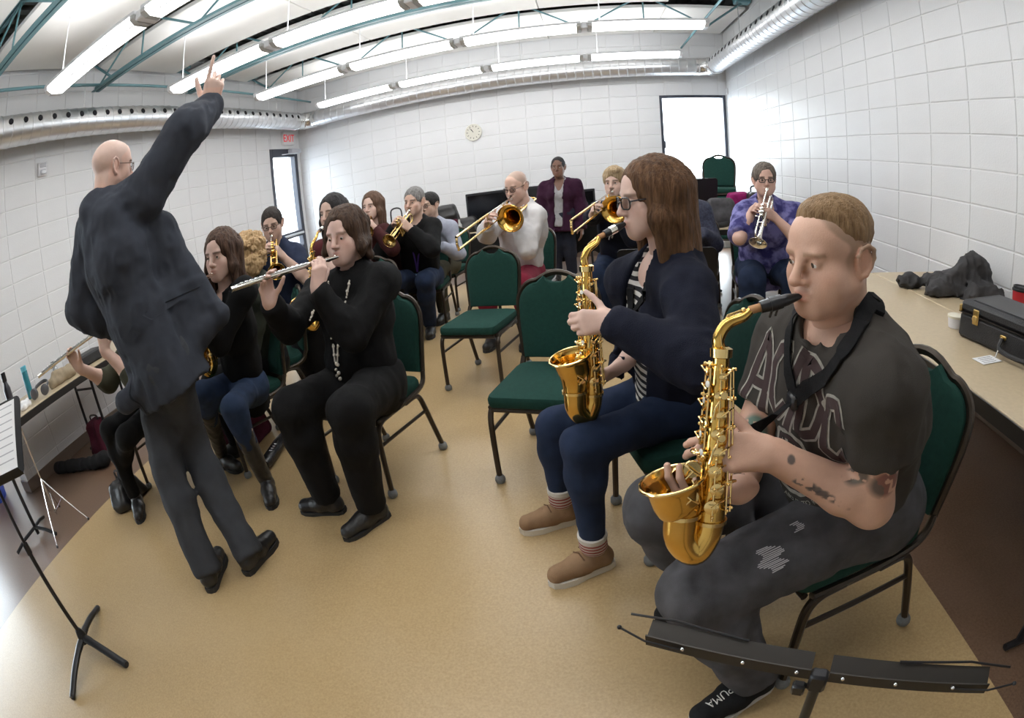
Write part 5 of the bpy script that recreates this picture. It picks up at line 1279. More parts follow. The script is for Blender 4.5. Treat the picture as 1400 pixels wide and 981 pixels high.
# ---- the flutist with the pearl necklace
m, A, U, Fp, hd = flute_hold('pearl_woman', np.array((-1.30,1.56,1.13)))
PEARLW = p = person('pearl_woman', 'woman in black with long pearl necklace playing a flute on a green chair', (.64,.43,.36), 'f', g=1.10, belly=.02, fat=.010, jaw=1.05, res=.010, hres=.0038,
    hair='bob', haircol=(.030,.017,.011), hairhi=(.085,.050,.032), spec=dict(brow=(.14,.09,.06), browk=.5), look=(0,-.4), hands=hd)
flute(m, m+A*.56, U, 'silver flute played by the woman with the long pearl necklace')
top(p, 'black_sweater', BLACKK, sleeve=1.90, off=.016, hem=-.15, neck='crew', amp=.007, seed=3, armr=(.054,.048,.046,.038))
trousers(p, BLACKT, off=.014, amp=.006, r=(.095,.072,.066,.058), waist=.15)
for q in 'lr': shoe(p, q, p.root, LEATHER, RUBBER, .006, sole_h=.018)
PRL = mat('pearl_bead', (.80,.74,.64), .25)
T_ = np.linalg.norm(p.neck-p.pelvis); at = lambda t, l, f: p.pelvis + p.ax*T_*t + p.side*l + p.front*f
for q in (-1, 1): add_child(MB().ball(V(hp(p, q*.083, -.006, -.046)), .006, 8, 6).build('earring', PRL, p.root), p.root)

# ---- the conductor
set_wrist('conductor', 'r', (-1.611,1.893,1.903), (.1,-.5,-.25))
CON = p = person('conductor', 'bald conductor in dark grey suit standing with one arm raised and finger pointing', (.66,.42,.33), 'm', g=1.06, belly=.02, res=.010, hres=.004,
    spec=dict(scalp=(.50,.41,.36), scalpk=.45, hairline=.3),
    hands=dict(r=dict(a=(.33,-.02,.94), n=(.62,-.76,-.15), curl=(.05,1.25,1.3,1.25), thumb=(.62,.62,-.35), sc=1.28)))
FLARE = ((-1.76,1.65,1.42), (-1.56,1.72,1.02), (-1.70,1.53,.92), (-1.91,1.33,.83))
SUIT = fabric('charcoal_suit_cloth', (.040,.045,.058), var=.25, vscale=10, bscale=900)
def suit_cut(f, p):
    A_, B_, C_, D_ = [np.array(q) for q in FLARE]
    for q in 'lr': f.cone(p.neck+p.ax*.035-p.front*.03, getattr(p,'sh_'+q)+p.ax*.02, .045, .05, k=.05)
    for e in (B_, B_*.6+C_*.4, B_*.25+C_*.75, C_): f.cone(A_, e, .036, .030, k=.05)
    f.cone(B_, C_, .028, .030, k=.04); f.cone(C_, D_, .03, .03, k=.04)
top(p, 'suit_jacket', SUIT, sleeve=1.93, off=.024, hem=-.22, flare=1.16, neck='crew', amp=.009, seed=6, armr=(.074,.066,.060,.052), cut=suit_cut)
add_child(MB().tube([V(p.neck + p.ax*(.045-.02*math.sin(a)) + p.side*.066*math.cos(a) + p.front*.066*math.sin(a)) for a in [6.2832*k/20 for k in range(20)]], .015, 8, closed=True, flat=(1.7,.8)).build('jacket_collar', SUIT, p.root), p.root)
trousers(p, fabric('charcoal_trouser_cloth', (.050,.053,.060), var=.22, vscale=12, bscale=900), off=.012, upto=2.04, amp=.008, r=(.088,.066,.060,.058), waist=.1)
for q in 'lr': shoe(p, q, p.root, LEATHER, RUBBER, .006, sole_h=.024)
glasses(p, p.root, FRAME_B)

# ---- flutist in jeans and boots
m, A, U, Fp, hd = flute_hold('young_flutist', np.array((-1.70,1.53,1.15)))
p = person('young_flutist', 'woman in black top, blue jeans and tall black boots playing a flute', (.62,.42,.34), 'f', g=.95, res=.011, hres=.0042,
    hair='long', haircol=(.030,.016,.011), hairhi=(.10,.055,.035), spec=dict(brow=(.06,.035,.025), browk=.7), hands=hd)
flute(m, m+A*.56, U, 'silver flute played by the woman in blue jeans and tall boots')
top(p, 'black_top', BLACKK, sleeve=1.9, off=.010, hem=-.2, neck='v', amp=.004, seed=9)
trousers(p, DENIM2, off=.006, upto=1.5, r=(.082,.060,.055,.05), waist=.1)
for q in 'lr':
    sh = shoe(p, q, p.root, LEATHER, RUBBER, .008, boot=.02)
    f = Field(); an, kn = getattr(p, 'an_'+q), getattr(p, 'kn_'+q); f.cone(an, an+(kn-an)*.75, .046, .058, k=.02, cap=True); P, F = mesh_field(f, .009, cloth_disp(p, .004, 3, 22)); put('boot_shaft', P, F, LEATHER, sh)

# ---- flutist half hidden by the conductor
m, A, U, Fp, hd = flute_hold('tattoo_flutist', np.array((-2.80,1.36,1.0)))
OLIVE = fabric('olive_jersey', (.060,.060,.040), var=.25, vscale=12)
p = person('tattoo_flutist', 'flutist in olive top and black leggings mostly hidden behind the standing conductor', (.64,.43,.34), 'f', g=.96, res=.012, hres=.005, hair='long', haircol=(.05,.03,.02), hands=hd, armskin=True)
flute(m, m+A*.62, U, 'silver flute pointing out to the left from behind the conductor')
top(p, 'olive_top', OLIVE, sleeve=1.25, off=.012, hem=-.15, amp=.005, seed=11)
trousers(p, BLACKT, off=.006, r=(.084,.060,.054,.044))
for q in 'lr': shoe(p, q, p.root, LEATHER, RUBBER, .008)

# ---- curly-haired player
set_wrist('curly_woman', 'l', (-2.10,2.28,.84), (0,0,-1)); set_wrist('curly_woman', 'r', (-2.22,2.40,.72), (0,0,-1))
p = person('curly_woman', 'person with curly blond hair and dark green shirt behind the flutist in jeans', (.62,.43,.35), 'f', g=1.08, res=.012, hres=.005, hair='curly', haircol=(.26,.155,.07), hairhi=(.55,.38,.20),
    hands=dict(l=dict(n=(.6,-.6,.3)), r=dict(n=(.6,-.6,-.3))))
top(p, 'green_shirt', fabric('dark_olive_shirt', (.032,.036,.026), var=.25, vscale=12), sleeve=1.85, off=.016, hem=-.12, amp=.008, seed=12)
trousers(p, BLACKT); [shoe(p, q, p.root, LEATHER, RUBBER, .009) for q in 'lr']
saxophone((-2.20,2.31,.98), (-2.24,2.33,.66), (-2.30,2.24,.80), mouth_of('curly_woman'), 'golden alto saxophone of the person with curly blond hair', keys=True)

# ---- trumpet player in navy by the door
m, A, U, Lf, hd = trumpet_hold('trumpet_navy', np.array((-2.041,2.879,.996)))
p = person('trumpet_navy', 'dark-haired man in glasses and navy shirt playing a trumpet by the glazed door', (.55,.37,.29), 'm', g=1.02, res=.012, hres=.005, hair='short', haircol=(.012,.009,.008), hairhi=(.04,.03,.025),
    spec=dict(stubble=.7, brow=(.02,.015,.012)), hands=hd, armskin=True, look=(0,-.3))
trumpet(m, A, U, 'gold trumpet of the man in the navy shirt by the door', M_GOLD)
top(p, 'navy_shirt', fabric('navy_shirt_cloth', (.022,.030,.060), var=.25, vscale=14), sleeve=.7, off=.016, hem=-.15, amp=.006, seed=13, armr=(.062,.058,.05,.04))
trousers(p, fabric('charcoal_denim', (.03,.03,.035))); [shoe(p, q, p.root, LEATHER, RUBBER, .009) for q in 'lr']
glasses(p, p.root, FRAME_D, rim=.002)

# ---- saxophone player behind the pearl flutist
set_wrist('sax_back', 'l', (-1.72,3.18,.92), (.3,0,-1)); set_wrist('sax_back', 'r', (-1.92,3.22,.78), (-.3,0,-1))
p = person('sax_back', 'dark-haired player in maroon top partly hidden behind the flutist with the pearl necklace', (.55,.38,.31), 'f', g=1.0, res=.013, hres=.006, hair='long', haircol=(.012,.010,.010), hands=dict(l=dict(n=(.5,-.7,.3)), r=dict(n=(-.6,-.6,.2))))
top(p, 'maroon_top', fabric('maroon_jersey', (.085,.016,.020), var=.2), sleeve=1.9, off=.014, hem=-.12, seed=14)
trousers(p, BLACKT); [shoe(p, q, p.root, LEATHER, RUBBER, .009) for q in 'lr']
saxophone((-1.80,3.06,1.06), (-1.84,3.04,.66), (-1.90,2.94,.80), mouth_of('sax_back'), 'golden alto saxophone seen between the pearl flutist and her flute')

# ---- trumpet player in maroon
m, A, U, Lf, hd = trumpet_hold('maroon_woman', np.array((-1.828,3.939,1.063)))
p = person('maroon_woman', 'woman with long brown hair in dark maroon sweater playing a trumpet', (.64,.45,.37), 'f', g=.95, res=.013, hres=.006, hair='long', haircol=(.06,.032,.02), hairhi=(.14,.08,.05), hands=hd)
trumpet(m, A, U, 'gold trumpet of the woman in the dark maroon sweater', M_GOLD)
top(p, 'maroon_sweater', fabric('maroon_sweater_knit', (.060,.017,.018), var=.25), sleeve=1.9, off=.014, hem=-.15, seed=15)
trousers(p, BLACKT); [shoe(p, q, p.root, LEATHER, RUBBER, .009) for q in 'lr']

# ---- grey-haired trumpet player
m, A, U, Lf, hd = trumpet_hold('grey_trumpet', np.array((-1.66,4.0,.955)))
p = person('grey_trumpet', 'grey-haired man in black sweater with purple lanyard and badge playing a trumpet', (.60,.40,.31), 'm', g=1.02, res=.012, hres=.005, nose=1.06, hair='short', haircol=(.09,.085,.08), hairhi=(.27,.26,.25),
    spec=dict(brow=(.07,.06,.055), stubble=.3), hands=hd)
trumpet(m, A, U, 'brass trumpet of the grey-haired man with the purple lanyard', mat('aged_brass', (.62,.45,.17), .24, 1.0, var=.3, vscale=14))
top(p, 'black_jumper', BLACKK, sleeve=1.88, off=.016, hem=-.12, seed=16, armr=(.06,.054,.05,.04))
trousers(p, DENIM, r=(.09,.066,.06,.05)); [shoe(p, q, p.root, LEATHER, RUBBER, .009) for q in 'lr']
T_ = np.linalg.norm(p.neck-p.pelvis); at = lambda t, l, f: V(p.pelvis + p.ax*T_*t + p.side*l + p.front*f)
ly = add_child(MB().tube(bez([at(.98,-.05,.055), at(.80,-.045,.135), at(.5,-.02,.150), at(.26,.0,.152)], 5), .006, 6, flat=(1.4,.5)).tube(bez([at(.98,.05,.055), at(.80,.04,.135), at(.5,.012,.150), at(.26,.0,.152)], 5), .006, 6, flat=(1.4,.5)).build('lanyard', fabric('purple_ribbon', (.10,.05,.26)), p.root), p.root)
MB().box(at(.15,0,.158), (.075,.006,.10), ch=.002).build('badge', mat('blue_badge', (.22,.38,.60), .3), ly); MB().box(at(.17,0,.163), (.045,.002,.045)).build('badge_photo', mat('pale_card', (.7,.74,.78), .5), ly)

# ---- man in the colour-block sweater
p = person('grey_blue_man', 'man with short black hair and glasses in light grey and blue sweater', (.50,.34,.26), 'm', g=1.02, res=.013, hres=.006, hair='short', haircol=(.010,.009,.009), hairhi=(.03,.028,.026))
def block_cols(P, p):
    t = (P-p.pelvis)@p.ax; T = np.linalg.norm(p.neck-p.pelvis); c = np.where((t > .62*T)[:,None], np.array([.34,.36,.43]), np.where((t > .30*T)[:,None], np.array([.05,.09,.16]), np.array([.03,.05,.12]))); return c
top(p, 'sweater', mat('colour_block_knit', (.3,.3,.35), .9, attr=True, var=.15, vscale=30, bump=.25, bscale=350), sleeve=1.9, off=.016, hem=-.14, seed=17, colors=block_cols)
trousers(p, fabric('olive_chinos', (.07,.065,.045))); [shoe(p, q, p.root, LEATHER, RUBBER, .009) for q in 'lr']
glasses(p, p.root, FRAME_D)

# ---- bald trombonist
def trombone_hold(key, end):
    m = mouth_of(key); A, U, Lf = axes_of(np.asarray(end)-m)
    set_wrist(key, 'l', m+A*.10+Lf*.065-U*.15, Lf*.5-U); set_wrist(key, 'r', m+A*.40-Lf*.05-U*.10, -Lf*.7-U)
    return m, A, U, Lf, dict(l=dict(a=-Lf*.35+A*.2+U*.9, n=Lf*.8+A*.4, curl=(.7,.8,.85,.9), thumb=(.7,.4,-.4)), r=dict(a=A*.5+Lf*.3+U*.6, n=-Lf*.8+U*.2, curl=(.7,.75,.8,.85)))
m, A, U, Lf, hd = trombone_hold('trombone_man', (-.865,3.235,.992))
p = person('trombone_man', 'balding man in white shirt and red trousers playing a trombone', (.64,.42,.33), 'm', g=1.04, belly=.015, res=.012, hres=.005, spec=dict(stubble=.3, scalp=(.25,.19,.15), scalpk=.6, hairline=.3), hands=hd, look=(0,-.4))
trombone(m, A, U, 'trombone with big gold bell played by the balding man', side=1)
top(p, 'white_shirt', fabric('white_shirt_cotton', (.66,.64,.64), var=.06), sleeve=1.88, off=.018, hem=-.14, seed=18, amp=.010, armr=(.06,.056,.052,.040))
trousers(p, fabric('raspberry_chinos', (.24,.022,.045), var=.2)); [shoe(p, q, p.root, LEATHER, RUBBER, .009) for q in 'lr']
glasses(p, p.root, FRAME_D, rim=.002)

# ---- standing woman in purple
P_ = POSES['purple_woman']; pv = np.array(P_['pelvis'])
for q, sx in (('r',-1),('l',1)):
    P_['kn_'+q] = [pv[0]+sx*.085, pv[1]-.02, .44]; P_['an_'+q] = [pv[0]+sx*.09, pv[1], .09]; P_['toe_'+q] = [pv[0]+sx*.10, pv[1]-.17, .03]
    sh = np.array(P_['sh_'+q]); P_['el_'+q] = list(sh+np.array([sx*.05,.0,-.26])); P_['wr_'+q] = list(sh+np.array([sx*.045,-.07,-.49]))
p = person('purple_woman', 'woman in plum cardigan standing by the back wall', (.17,.085,.055), 'f', g=.98, res=.012, hres=.005, hair='crop', haircol=(.006,.005,.005), hairhi=(.012,.010,.010), spec=dict(brow=(.02,.012,.01), lip=(.20,.08,.07)),
    hands=dict(l=dict(n=(.8,-.3,0), curl=(.35,.4,.45,.5)), r=dict(n=(-.8,-.3,0), curl=(.35,.4,.45,.5))))
top(p, 'grey_top', fabric('pale_grey_top', (.34,.33,.34)), sleeve=.2, off=.008, hem=-.35, seed=19, neck='v')
top(p, 'plum_cardigan', fabric('plum_knit', (.034,.008,.025), var=.25, vscale=15), sleeve=1.9, off=.024, hem=-.5, flare=1.15, neck='v', open_=.05, seed=20, amp=.010, armr=(.066,.062,.056,.046))
trousers(p, fabric('dark_denim', (.016,.018,.030)), r=(.085,.064,.058,.05)); [shoe(p, q, p.root, LEATHER, RUBBER, .009) for q in 'lr']

# ---- blond trombonist
m, A, U, Lf, hd = trombone_hold('blond_trombone', (-.153,3.342,1.008))
p = person('blond_trombone', 'woman with short blond hair in dark top and jeans playing a trombone', (.62,.43,.35), 'f', g=1.02, res=.013, hres=.006, hair='swept', haircol=(.24,.16,.085), hairhi=(.48,.36,.22), hands=hd)
trombone(m, A, U, 'trombone of the blond woman, its bell beside the saxophone woman\'s glasses', side=1)
top(p, 'dark_sweater', fabric('midnight_knit', (.010,.012,.022)), sleeve=1.9, off=.016, hem=-.14, seed=21)
trousers(p, DENIM); [shoe(p, q, p.root, LEATHER, RUBBER, .009) for q in 'lr']

# ---- trumpet player in tie-dye
m, A, U, Lf, hd = trumpet_hold('tiedye_woman', np.array((1.001,3.343,.79)))
p = person('tiedye_woman', 'woman with tied-back hair and glasses in purple tie-dyed top playing a silver trumpet', (.60,.38,.30), 'f', g=1.16, belly=.035, fat=.012, jaw=1.08, res=.011, hres=.0048, hair='tied', haircol=(.07,.055,.045), hairhi=(.20,.17,.14), hands=hd, armskin=True, look=(0,-.1))
trumpet(m, A, U, 'silver trumpet of the woman in the tie-dyed top', M_SILVER)
tie = mat('tie_dye_cotton', (.025,.022,.12), .9, var=1, col2=(.20,.19,.42), vscale=13, detail=10, sharp=.09, bump=.2, bscale=300)
top(p, 'tie_dye_top', tie, sleeve=.85, off=.018, hem=-.20, neck='v', seed=22, amp=.008, armr=(.072,.070,.05,.04))
trousers(p, DENIM, r=(.098,.074,.066,.055)); [shoe(p, q, p.root, LEATHER, RUBBER, .009) for q in 'lr']
glasses(p, p.root, FRAME_D, rim=.0026)

# ---- person in a checked shirt behind the saxophone woman
p = person('checked_person', 'person in dark checked shirt almost hidden behind the saxophone woman\'s hair', (.60,.42,.34), 'm', g=1.0, res=.013, hres=.006, hair='short', haircol=(.05,.04,.03))
top(p, 'checked_shirt', mat('dark_check_cotton', (.018,.020,.036), .9, var=1, col2=(.05,.055,.085), vscale=60), sleeve=1.9, off=.018, hem=-.14, seed=23)
trousers(p, BLACKT); [shoe(p, q, p.root, LEATHER, RUBBER, .009) for q in 'lr']
# ================================================================== tables, stands, cases, bags and small things
M_LAM = mat('tan_table_laminate', (.50,.40,.26), .35, var=.10, vscale=60, detail=6)
M_TEDGE = mat('dark_table_edge', (.018,.015,.013), .45)
M_BLKM = mat('black_enamel_metal', (.016,.016,.018), .38, .3)
M_CHROME = mat('chrome', (.75,.75,.77), .12, 1.0)
M_PAPER = mat('white_paper', (.80,.80,.80), .7)
M_INK = mat('black_ink', (.03,.03,.035), .6)
def table(x0, x1, y0, y1, z, label, rot=0, group=None, legs_in=.28):
    cx, cy = (x0+x1)/2, (y0+y1)/2; t = empty('folding_table', (cx, cy, 0), rot, label, 'table', group); w, d = x1-x0, y1-y0
    MB().box((0,0,z-.009), (w,d,.018), ch=.003).build('tabletop', M_LAM, t, smooth=False)
    e = MB()
    for s in (-1,1):
        e.box((s*(w/2-.006),0,z-.032), (.016,d,.052), ch=.002); e.box((0,s*(d/2-.006),z-.032), (w-.03,.016,.052), ch=.002)
    e.build('edge_band', M_TEDGE, t, smooth=False)
    long_y = d > w
    for s in (-1,1):
        L_ = empty('leg_frame', (0,0,0), parent=t); m = MB(); q = (d if long_y else w)/2-(legs_in if s < 0 else .28); hw = (w if long_y else d)/2-.09
        X = (lambda a, b, c: (a, s*b, c)) if long_y else (lambda a, b, c: (s*b, a, c))
        MB().tube([X(-hw*.6,q,z-.05), X(-hw*.6,q,.03)], .014, 8).build('leg', M_BLKM, t); MB().tube([X(hw*.6,q,z-.05), X(hw*.6,q,.03)], .014, 8).build('leg', M_BLKM, t)
        MB().tube([X(-hw,q,.016), X(hw,q,.016)], .014, 8).build('foot_bar', M_BLKM, t); MB().tube([X(-hw*.6,q,z-.18), X(hw*.6,q,z-.18)], .010, 8).build('stretcher', M_BLKM, t)
        bpy.data.objects.remove(L_)
    return t
table(1.062, 1.546, .40, 2.71, .72, 'narrow tan folding table behind the seated saxophone man, nearer the chairs', group='tan folding tables along the right wall')
table(1.553, 2.045, .40, 2.71, .72, 'narrow tan folding table touching the right wall under the jacket', group='tan folding tables along the right wall')
table(.55, 1.75, 4.72, 5.28, .72, 'folding table behind the tie-dyed trumpet player holding a grey bag')
table(-1.86, .22, 6.60, 7.30, .67, 'folding table with black cloth under the dark monitors by the back wall')

# instrument case on the right-hand tables
c0 = V((1.34,1.60,.72)); dv = V((.185,-.983,0)); nv = V((.983,.185,0)); ang = math.atan2(dv.y, dv.x)
cs = empty('instrument_case', c0+dv*.30+nv*.135, ang, 'black instrument case with brass latches and a white tag on the tan table', 'case')
M_CASE = mat('black_case_vinyl', (.016,.016,.018), .5, var=.2, vscale=40, bump=.3, bscale=300); M_BRASS = mat('worn_brass', (.60,.42,.16), .3, 1.0)
MB().box((0,0,.050), (.60,.27,.096), ch=.012).build('case_bottom', M_CASE, cs); MB().box((0,0,.124), (.60,.27,.048), ch=.014).build('case_lid', M_CASE, cs)
MB().box((0,0,.0995), (.603,.273,.004)).build('seam', M_TEDGE, cs)
for x in (-.21, .21):
    la = MB().box((x,-.137,.098), (.030,.006,.058), ch=.003).build('latch', M_BRASS, cs); MB().disc((x,-.139,.092), (0,-1,0), .013, .007).build('latch_button', M_BRASS, la)
MB().box((-.296,-.115,.112), (.012,.044,.030), ch=.003).build('corner_guard', M_BRASS, cs)
for x in (-.06, .09): MB().box((x,-.138,.068), (.030,.008,.014), ch=.002).ball((x,-.145,.064), .007, 8, 6).build('handle_bracket', M_BRASS, cs)
MB().tube(bez([(-.06,-.145,.064), (-.055,-.165,.035), (-.02,-.170,.026), (.05,-.170,.026), (.085,-.165,.035), (.09,-.145,.064)], 4), .009, 8).build('handle', M_CASE, cs)
MB().box((0,0,.150), (.52,.20,.004), ch=.002).build('lid_panel', mat('case_vinyl_grey', (.028,.028,.031), .45, var=.2, vscale=30), cs)
tg = MB().box((1.288,1.338,.7225), (.105,.062,.0012), Matrix.Rotation(.10,3,'Z'), ch=.0004).build('paper_tag', M_PAPER, smooth=False); tag(tg, 'white paper tag tied to the handle of the black instrument case', 'tag')
MB().tube(bez([(1.335,1.345,.7235), (1.352,1.350,.755), (1.368,1.360,.782)], 5), .0022, 6).build('tag_string', M_PAPER, tg)
for k in range(4): MB().box((1.285+.0012*k,1.318+.013*k,.7233), (.07,.0018,.0004), Matrix.Rotation(.10,3,'Z')).build('printed_line', M_INK, tg)
wb_ = empty('small_tub', (1.40,1.69,.72), .5, 'small white plastic tub beside the left end of the instrument case', 'tub')
MB().lathe([(0,.026),(.002,.030),(.045,.036),(.045,0)], (0,0,0), (0,0,1), 20).build('tub', mat('white_plastic', (.72,.72,.76), .4), wb_); MB().lathe([(.043,.038),(.052,.038),(.054,.034),(.054,0)], (0,0,0), (0,0,1), 20).build('lid', mat('cream_plastic', (.70,.66,.54), .4), wb_)
# coffee cup
cp = empty('coffee_cup', (1.905,1.80,.72), 0, 'red paper coffee cup with black lid by the right wall behind the case', 'cup')
MB().lathe([(0,.030),(0,.031),(.118,.042),(.122,.043),(.122,0)], (0,0,0), (0,0,1), 24).build('cup', mat('red_paper_cup', (.42,.012,.022), .45), cp)
MB().lathe([(0,.0315),(.0001,.0315),(.022,.0334),(.022,.033)], (0,0,.004), (0,0,1), 24).build('printed_band', mat('brown_green_print', (.22,.16,.07), .5, var=1, col2=(.35,.14,.07), vscale=40), cp)
MB().lathe([(.118,.0455),(.126,.0455),(.130,.041),(.140,.040),(.141,.034),(.134,.032),(.134,0)], (0,0,0), (0,0,1), 24).build('lid', M_BLACKPL, cp)
# grey jacket heaped on the far table
jf = Field()
for a, b, ra, rb in [((1.93,2.22,.735),(1.88,2.17,.895),.10,.035),((1.88,2.17,.895),(1.68,2.22,.765),.040,.045),((1.97,2.20,.86),(1.98,2.10,.74),.05,.05),((1.82,2.20,.76),(1.62,2.16,.745),.085,.05),((1.80,2.08,.75),(1.95,2.04,.745),.05,.05),((1.72,2.30,.765),(1.60,2.34,.757),.040,.034),((1.60,2.34,.757),(1.535,2.345,.752),.032,.028)]: jf.cone(a, b, ra, rb, k=.06)
jf.cone((1.53,2.345,.752),(1.50,2.345,.752),.018,.020,k=.006,op='-'); jf.plane((0,0,.7205),(0,0,-1))
def jd(x, y, z):
    n = vnoise(x*14+3, y*14, z*9); m = vnoise(x*30, y*30+7, z*22); return .024*(np.abs(n)*1.6-.35)+.011*(np.abs(m)*1.5-.3)
P, F = mesh_field(jf, .0055, jd)
jk = put('jacket', P, F, fabric('grey_jacket_cloth', (.070,.068,.070), var=.35, vscale=10)); tag(jk, 'dark grey jacket heaped on the table against the right wall', 'jacket')

# ------------------------------------------------------------------ things on the walls
ck = empty('wall_clock', (-1.694, YB-.012, 2.064), 0, 'round white wall clock on the back wall above the players', 'clock')
MB().lathe([(0,.128),(.018,.132),(.030,.128),(.032,.118),(.026,.116)], (0,.012,0), (0,-1,0), 36).build('rim', mat('ivory_plastic', (.74,.72,.64), .4), ck)
MB().lathe([(0,.0),(0,.117),(.024,.117),(.024,0)], (0,.012,0), (0,-1,0), 36).build('face', mat('ivory_dial', (.68,.66,.58), .5), ck)
for k in range(12):
    a = math.pi*2*k/12; MB().box((.093*math.sin(a), -.0128, .093*math.cos(a)), (.008,.002,.022), Matrix.Rotation(a,3,'Y')).build('hour_mark', M_INK, ck, smooth=False)
for a, L_, w in ((math.radians(-32), .058, .009), (math.radians(-38), .085, .006)):
    MB().box((.5*L_*math.sin(a), -.015, .5*L_*math.cos(a)), (w,.002,L_), Matrix.Rotation(a,3,'Y')).build('clock_hand', M_INK, ck, smooth=False)
def text_mesh(name, body, size, material, parent, loc, rot, extrude=.0015, align='CENTER'):
    c = bpy.data.curves.new('lettering', 'FONT'); c.body = body; c.size = size; c.extrude = extrude; c.align_x = align; c.align_y = 'CENTER'; c.resolution_u = 2
    o = bpy.data.objects.new('lettering', c); COL.objects.link(o); bpy.context.view_layer.update()
    me = bpy.data.meshes.new_from_object(o.evaluated_get(bpy.context.evaluated_depsgraph_get())); bpy.data.objects.remove(o); me.materials.clear(); me.name = name
    if material: me.materials.append(material)
    if parent is None: return me
    q = bpy.data.objects.new(name, me); link(q, parent); q.location = loc; q.rotation_euler = rot; return q
ex = empty('exit_sign', (XL+.02, 7.578, 2.56), 0, 'white exit sign with red letters above the glazed door', 'sign')
MB().box((0,0,0), (.045,.34,.21), ch=.008).build('housing', mat('exit_sign_white', (.80,.80,.80), .4), ex)
text_mesh('lettering', 'EXIT', .17, mat('exit_red', (.55,.015,.03), .4, emit=(.8,.02,.03), estr=.6), ex, (.024,0,-.002), (math.pi/2,0,math.pi/2))
st = empty('fire_strobe', (XL+.005, 2.683, 2.463), 0, 'small clear fire strobe alarm high on the left wall', 'alarm')
MB().box((.012,0,0), (.03,.125,.125), ch=.006).build('backplate', mat('strobe_white', (.72,.72,.74), .35), st)
MB().box((.035,.0,-.03), (.03,.075,.045), ch=.01).build('strobe_lens', mat('strobe_glass', (.6,.62,.66), .08, spec=.9), st); MB().box((.03,0,.032), (.012,.085,.035), ch=.004).build('sounder', mat('strobe_grey', (.45,.45,.48), .5), st)
th = MB().box((XR-.012, 7.90, 2.43), (.022,.06,.10), ch=.005).build('thermostat', mat('strobe_white', (.72,.72,.74), .35)); tag(th, 'small white sensor box high on the right wall beside the big window', 'sensor')

# ------------------------------------------------------------------ ledge on the left wall and what lies on it
table(-4.55, -3.80, 1.40, 3.30, .72, 'tan folding table with thick black edge along the left wall', legs_in=1.05)
ZL = .721
def lathe_thing(name, loc, prof, m, label, cat, extra=None, n=20):
    t = empty(name, loc, 0, label, cat); MB().lathe(prof, (0,0,0), (0,0,1), n).build('body', m, t)
    if extra: MB().lathe(extra[0], (0,0,0), (0,0,1), n).build('cap', extra[1], t)
    return t
lathe_thing('water_bottle', (-3.86,1.50,ZL), [(0,.030),(.002,.034),(.20,.034),(.235,.020),(.25,.018),(.25,0)], mat('matte_black_bottle', (.02,.018,.024), .4), 'tall matte black water bottle at the near end of the left table', 'bottle', ([(.25,.021),(.252,.022),(.31,.022),(.313,0)], M_BLACKPL))
lathe_thing('water_bottle', (-4.20,1.86,ZL), [(0,.028),(.002,.032),(.20,.032),(.205,.030),(.205,0)], mat('teal_bottle', (.02,.16,.20), .25), 'teal water bottle standing against the left wall', 'bottle', ([(.205,.031),(.24,.031),(.243,.026),(.243,0)], mat('pale_teal_cap', (.10,.40,.50), .35)))
pf = Field()
for a, b in (((-3.93,1.64,ZL+.01),(-4.02,1.72,ZL+.02)),((-3.99,1.65,ZL+.03),(-3.92,1.70,ZL+.015))): pf.cone(a, b, .03, .025, k=.02)
pf.plane((0,0,ZL),(0,0,-1)); P, F = mesh_field(pf, .008, lambda x,y,z: .014*vnoise(x*30,y*30,z*30)); tag(put('crumpled_paper', P, F, M_PAPER), 'crumpled white paper between the bottles on the left table', 'paper')
hp_ = empty('headphones', (-3.96,1.86,ZL), .6, 'grey over-ear headphones lying on the left table', 'headphones'); M_HG = mat('grey_plastic', (.10,.10,.11), .35, var=.2)
for x in (-.06,.06): MB().lathe([(0,.030),(.004,.040),(.030,.040),(.036,.030),(.036,0)], (x,0,.042), (x*2,-.5 if x < 0 else -.3,.05), 18).build('ear_cup', M_HG, hp_)
MB().tube(bez([(-.06,.0,.05),(-.07,.07,.07),(0,.12,.08),(.07,.07,.07),(.06,.0,.05)], 5), .009, 8, flat=(1.6,.7)).build('headband', M_HG, hp_)
bg_ = Field(); bg_.cone((-3.98,2.03,ZL+.03),(-3.96,2.23,ZL+.04),.05,.055,k=.03); bg_.cone((-3.96,2.19,ZL+.06),(-3.98,2.05,ZL+.09),.03,.025,k=.03); bg_.plane((0,0,ZL),(0,0,-1))
P, F = mesh_field(bg_, .008, lambda x,y,z: .008*vnoise(x*22,y*22,z*22)); tag(put('cloth_bag', P, F, fabric('beige_canvas', (.36,.29,.20))), 'beige cloth bag with dark lining on the left table', 'bag')
sm = empty('silver_mute', (-4.20,2.20,ZL), 0, 'shiny silver instrument mute standing on the left table', 'mute'); MB().lathe([(0,.030),(.005,.048),(.03,.052),(.10,.026),(.12,.024),(.125,0)], (0,0,0), (0,0,1), 24).build('mute_body', M_CHROME, sm); MB().lathe([(.118,.028),(.150,.030),(.152,0)], (0,0,0), (0,0,1), 20).build('mute_neck', M_BLACKPL, sm)
MB_C = MB().box((-4.05,2.50,ZL+.045), (.20,.32,.09), ch=.015).build('small_case', M_CASE); tag(MB_C, 'black flute case on the left table behind the flutist in olive', 'case')

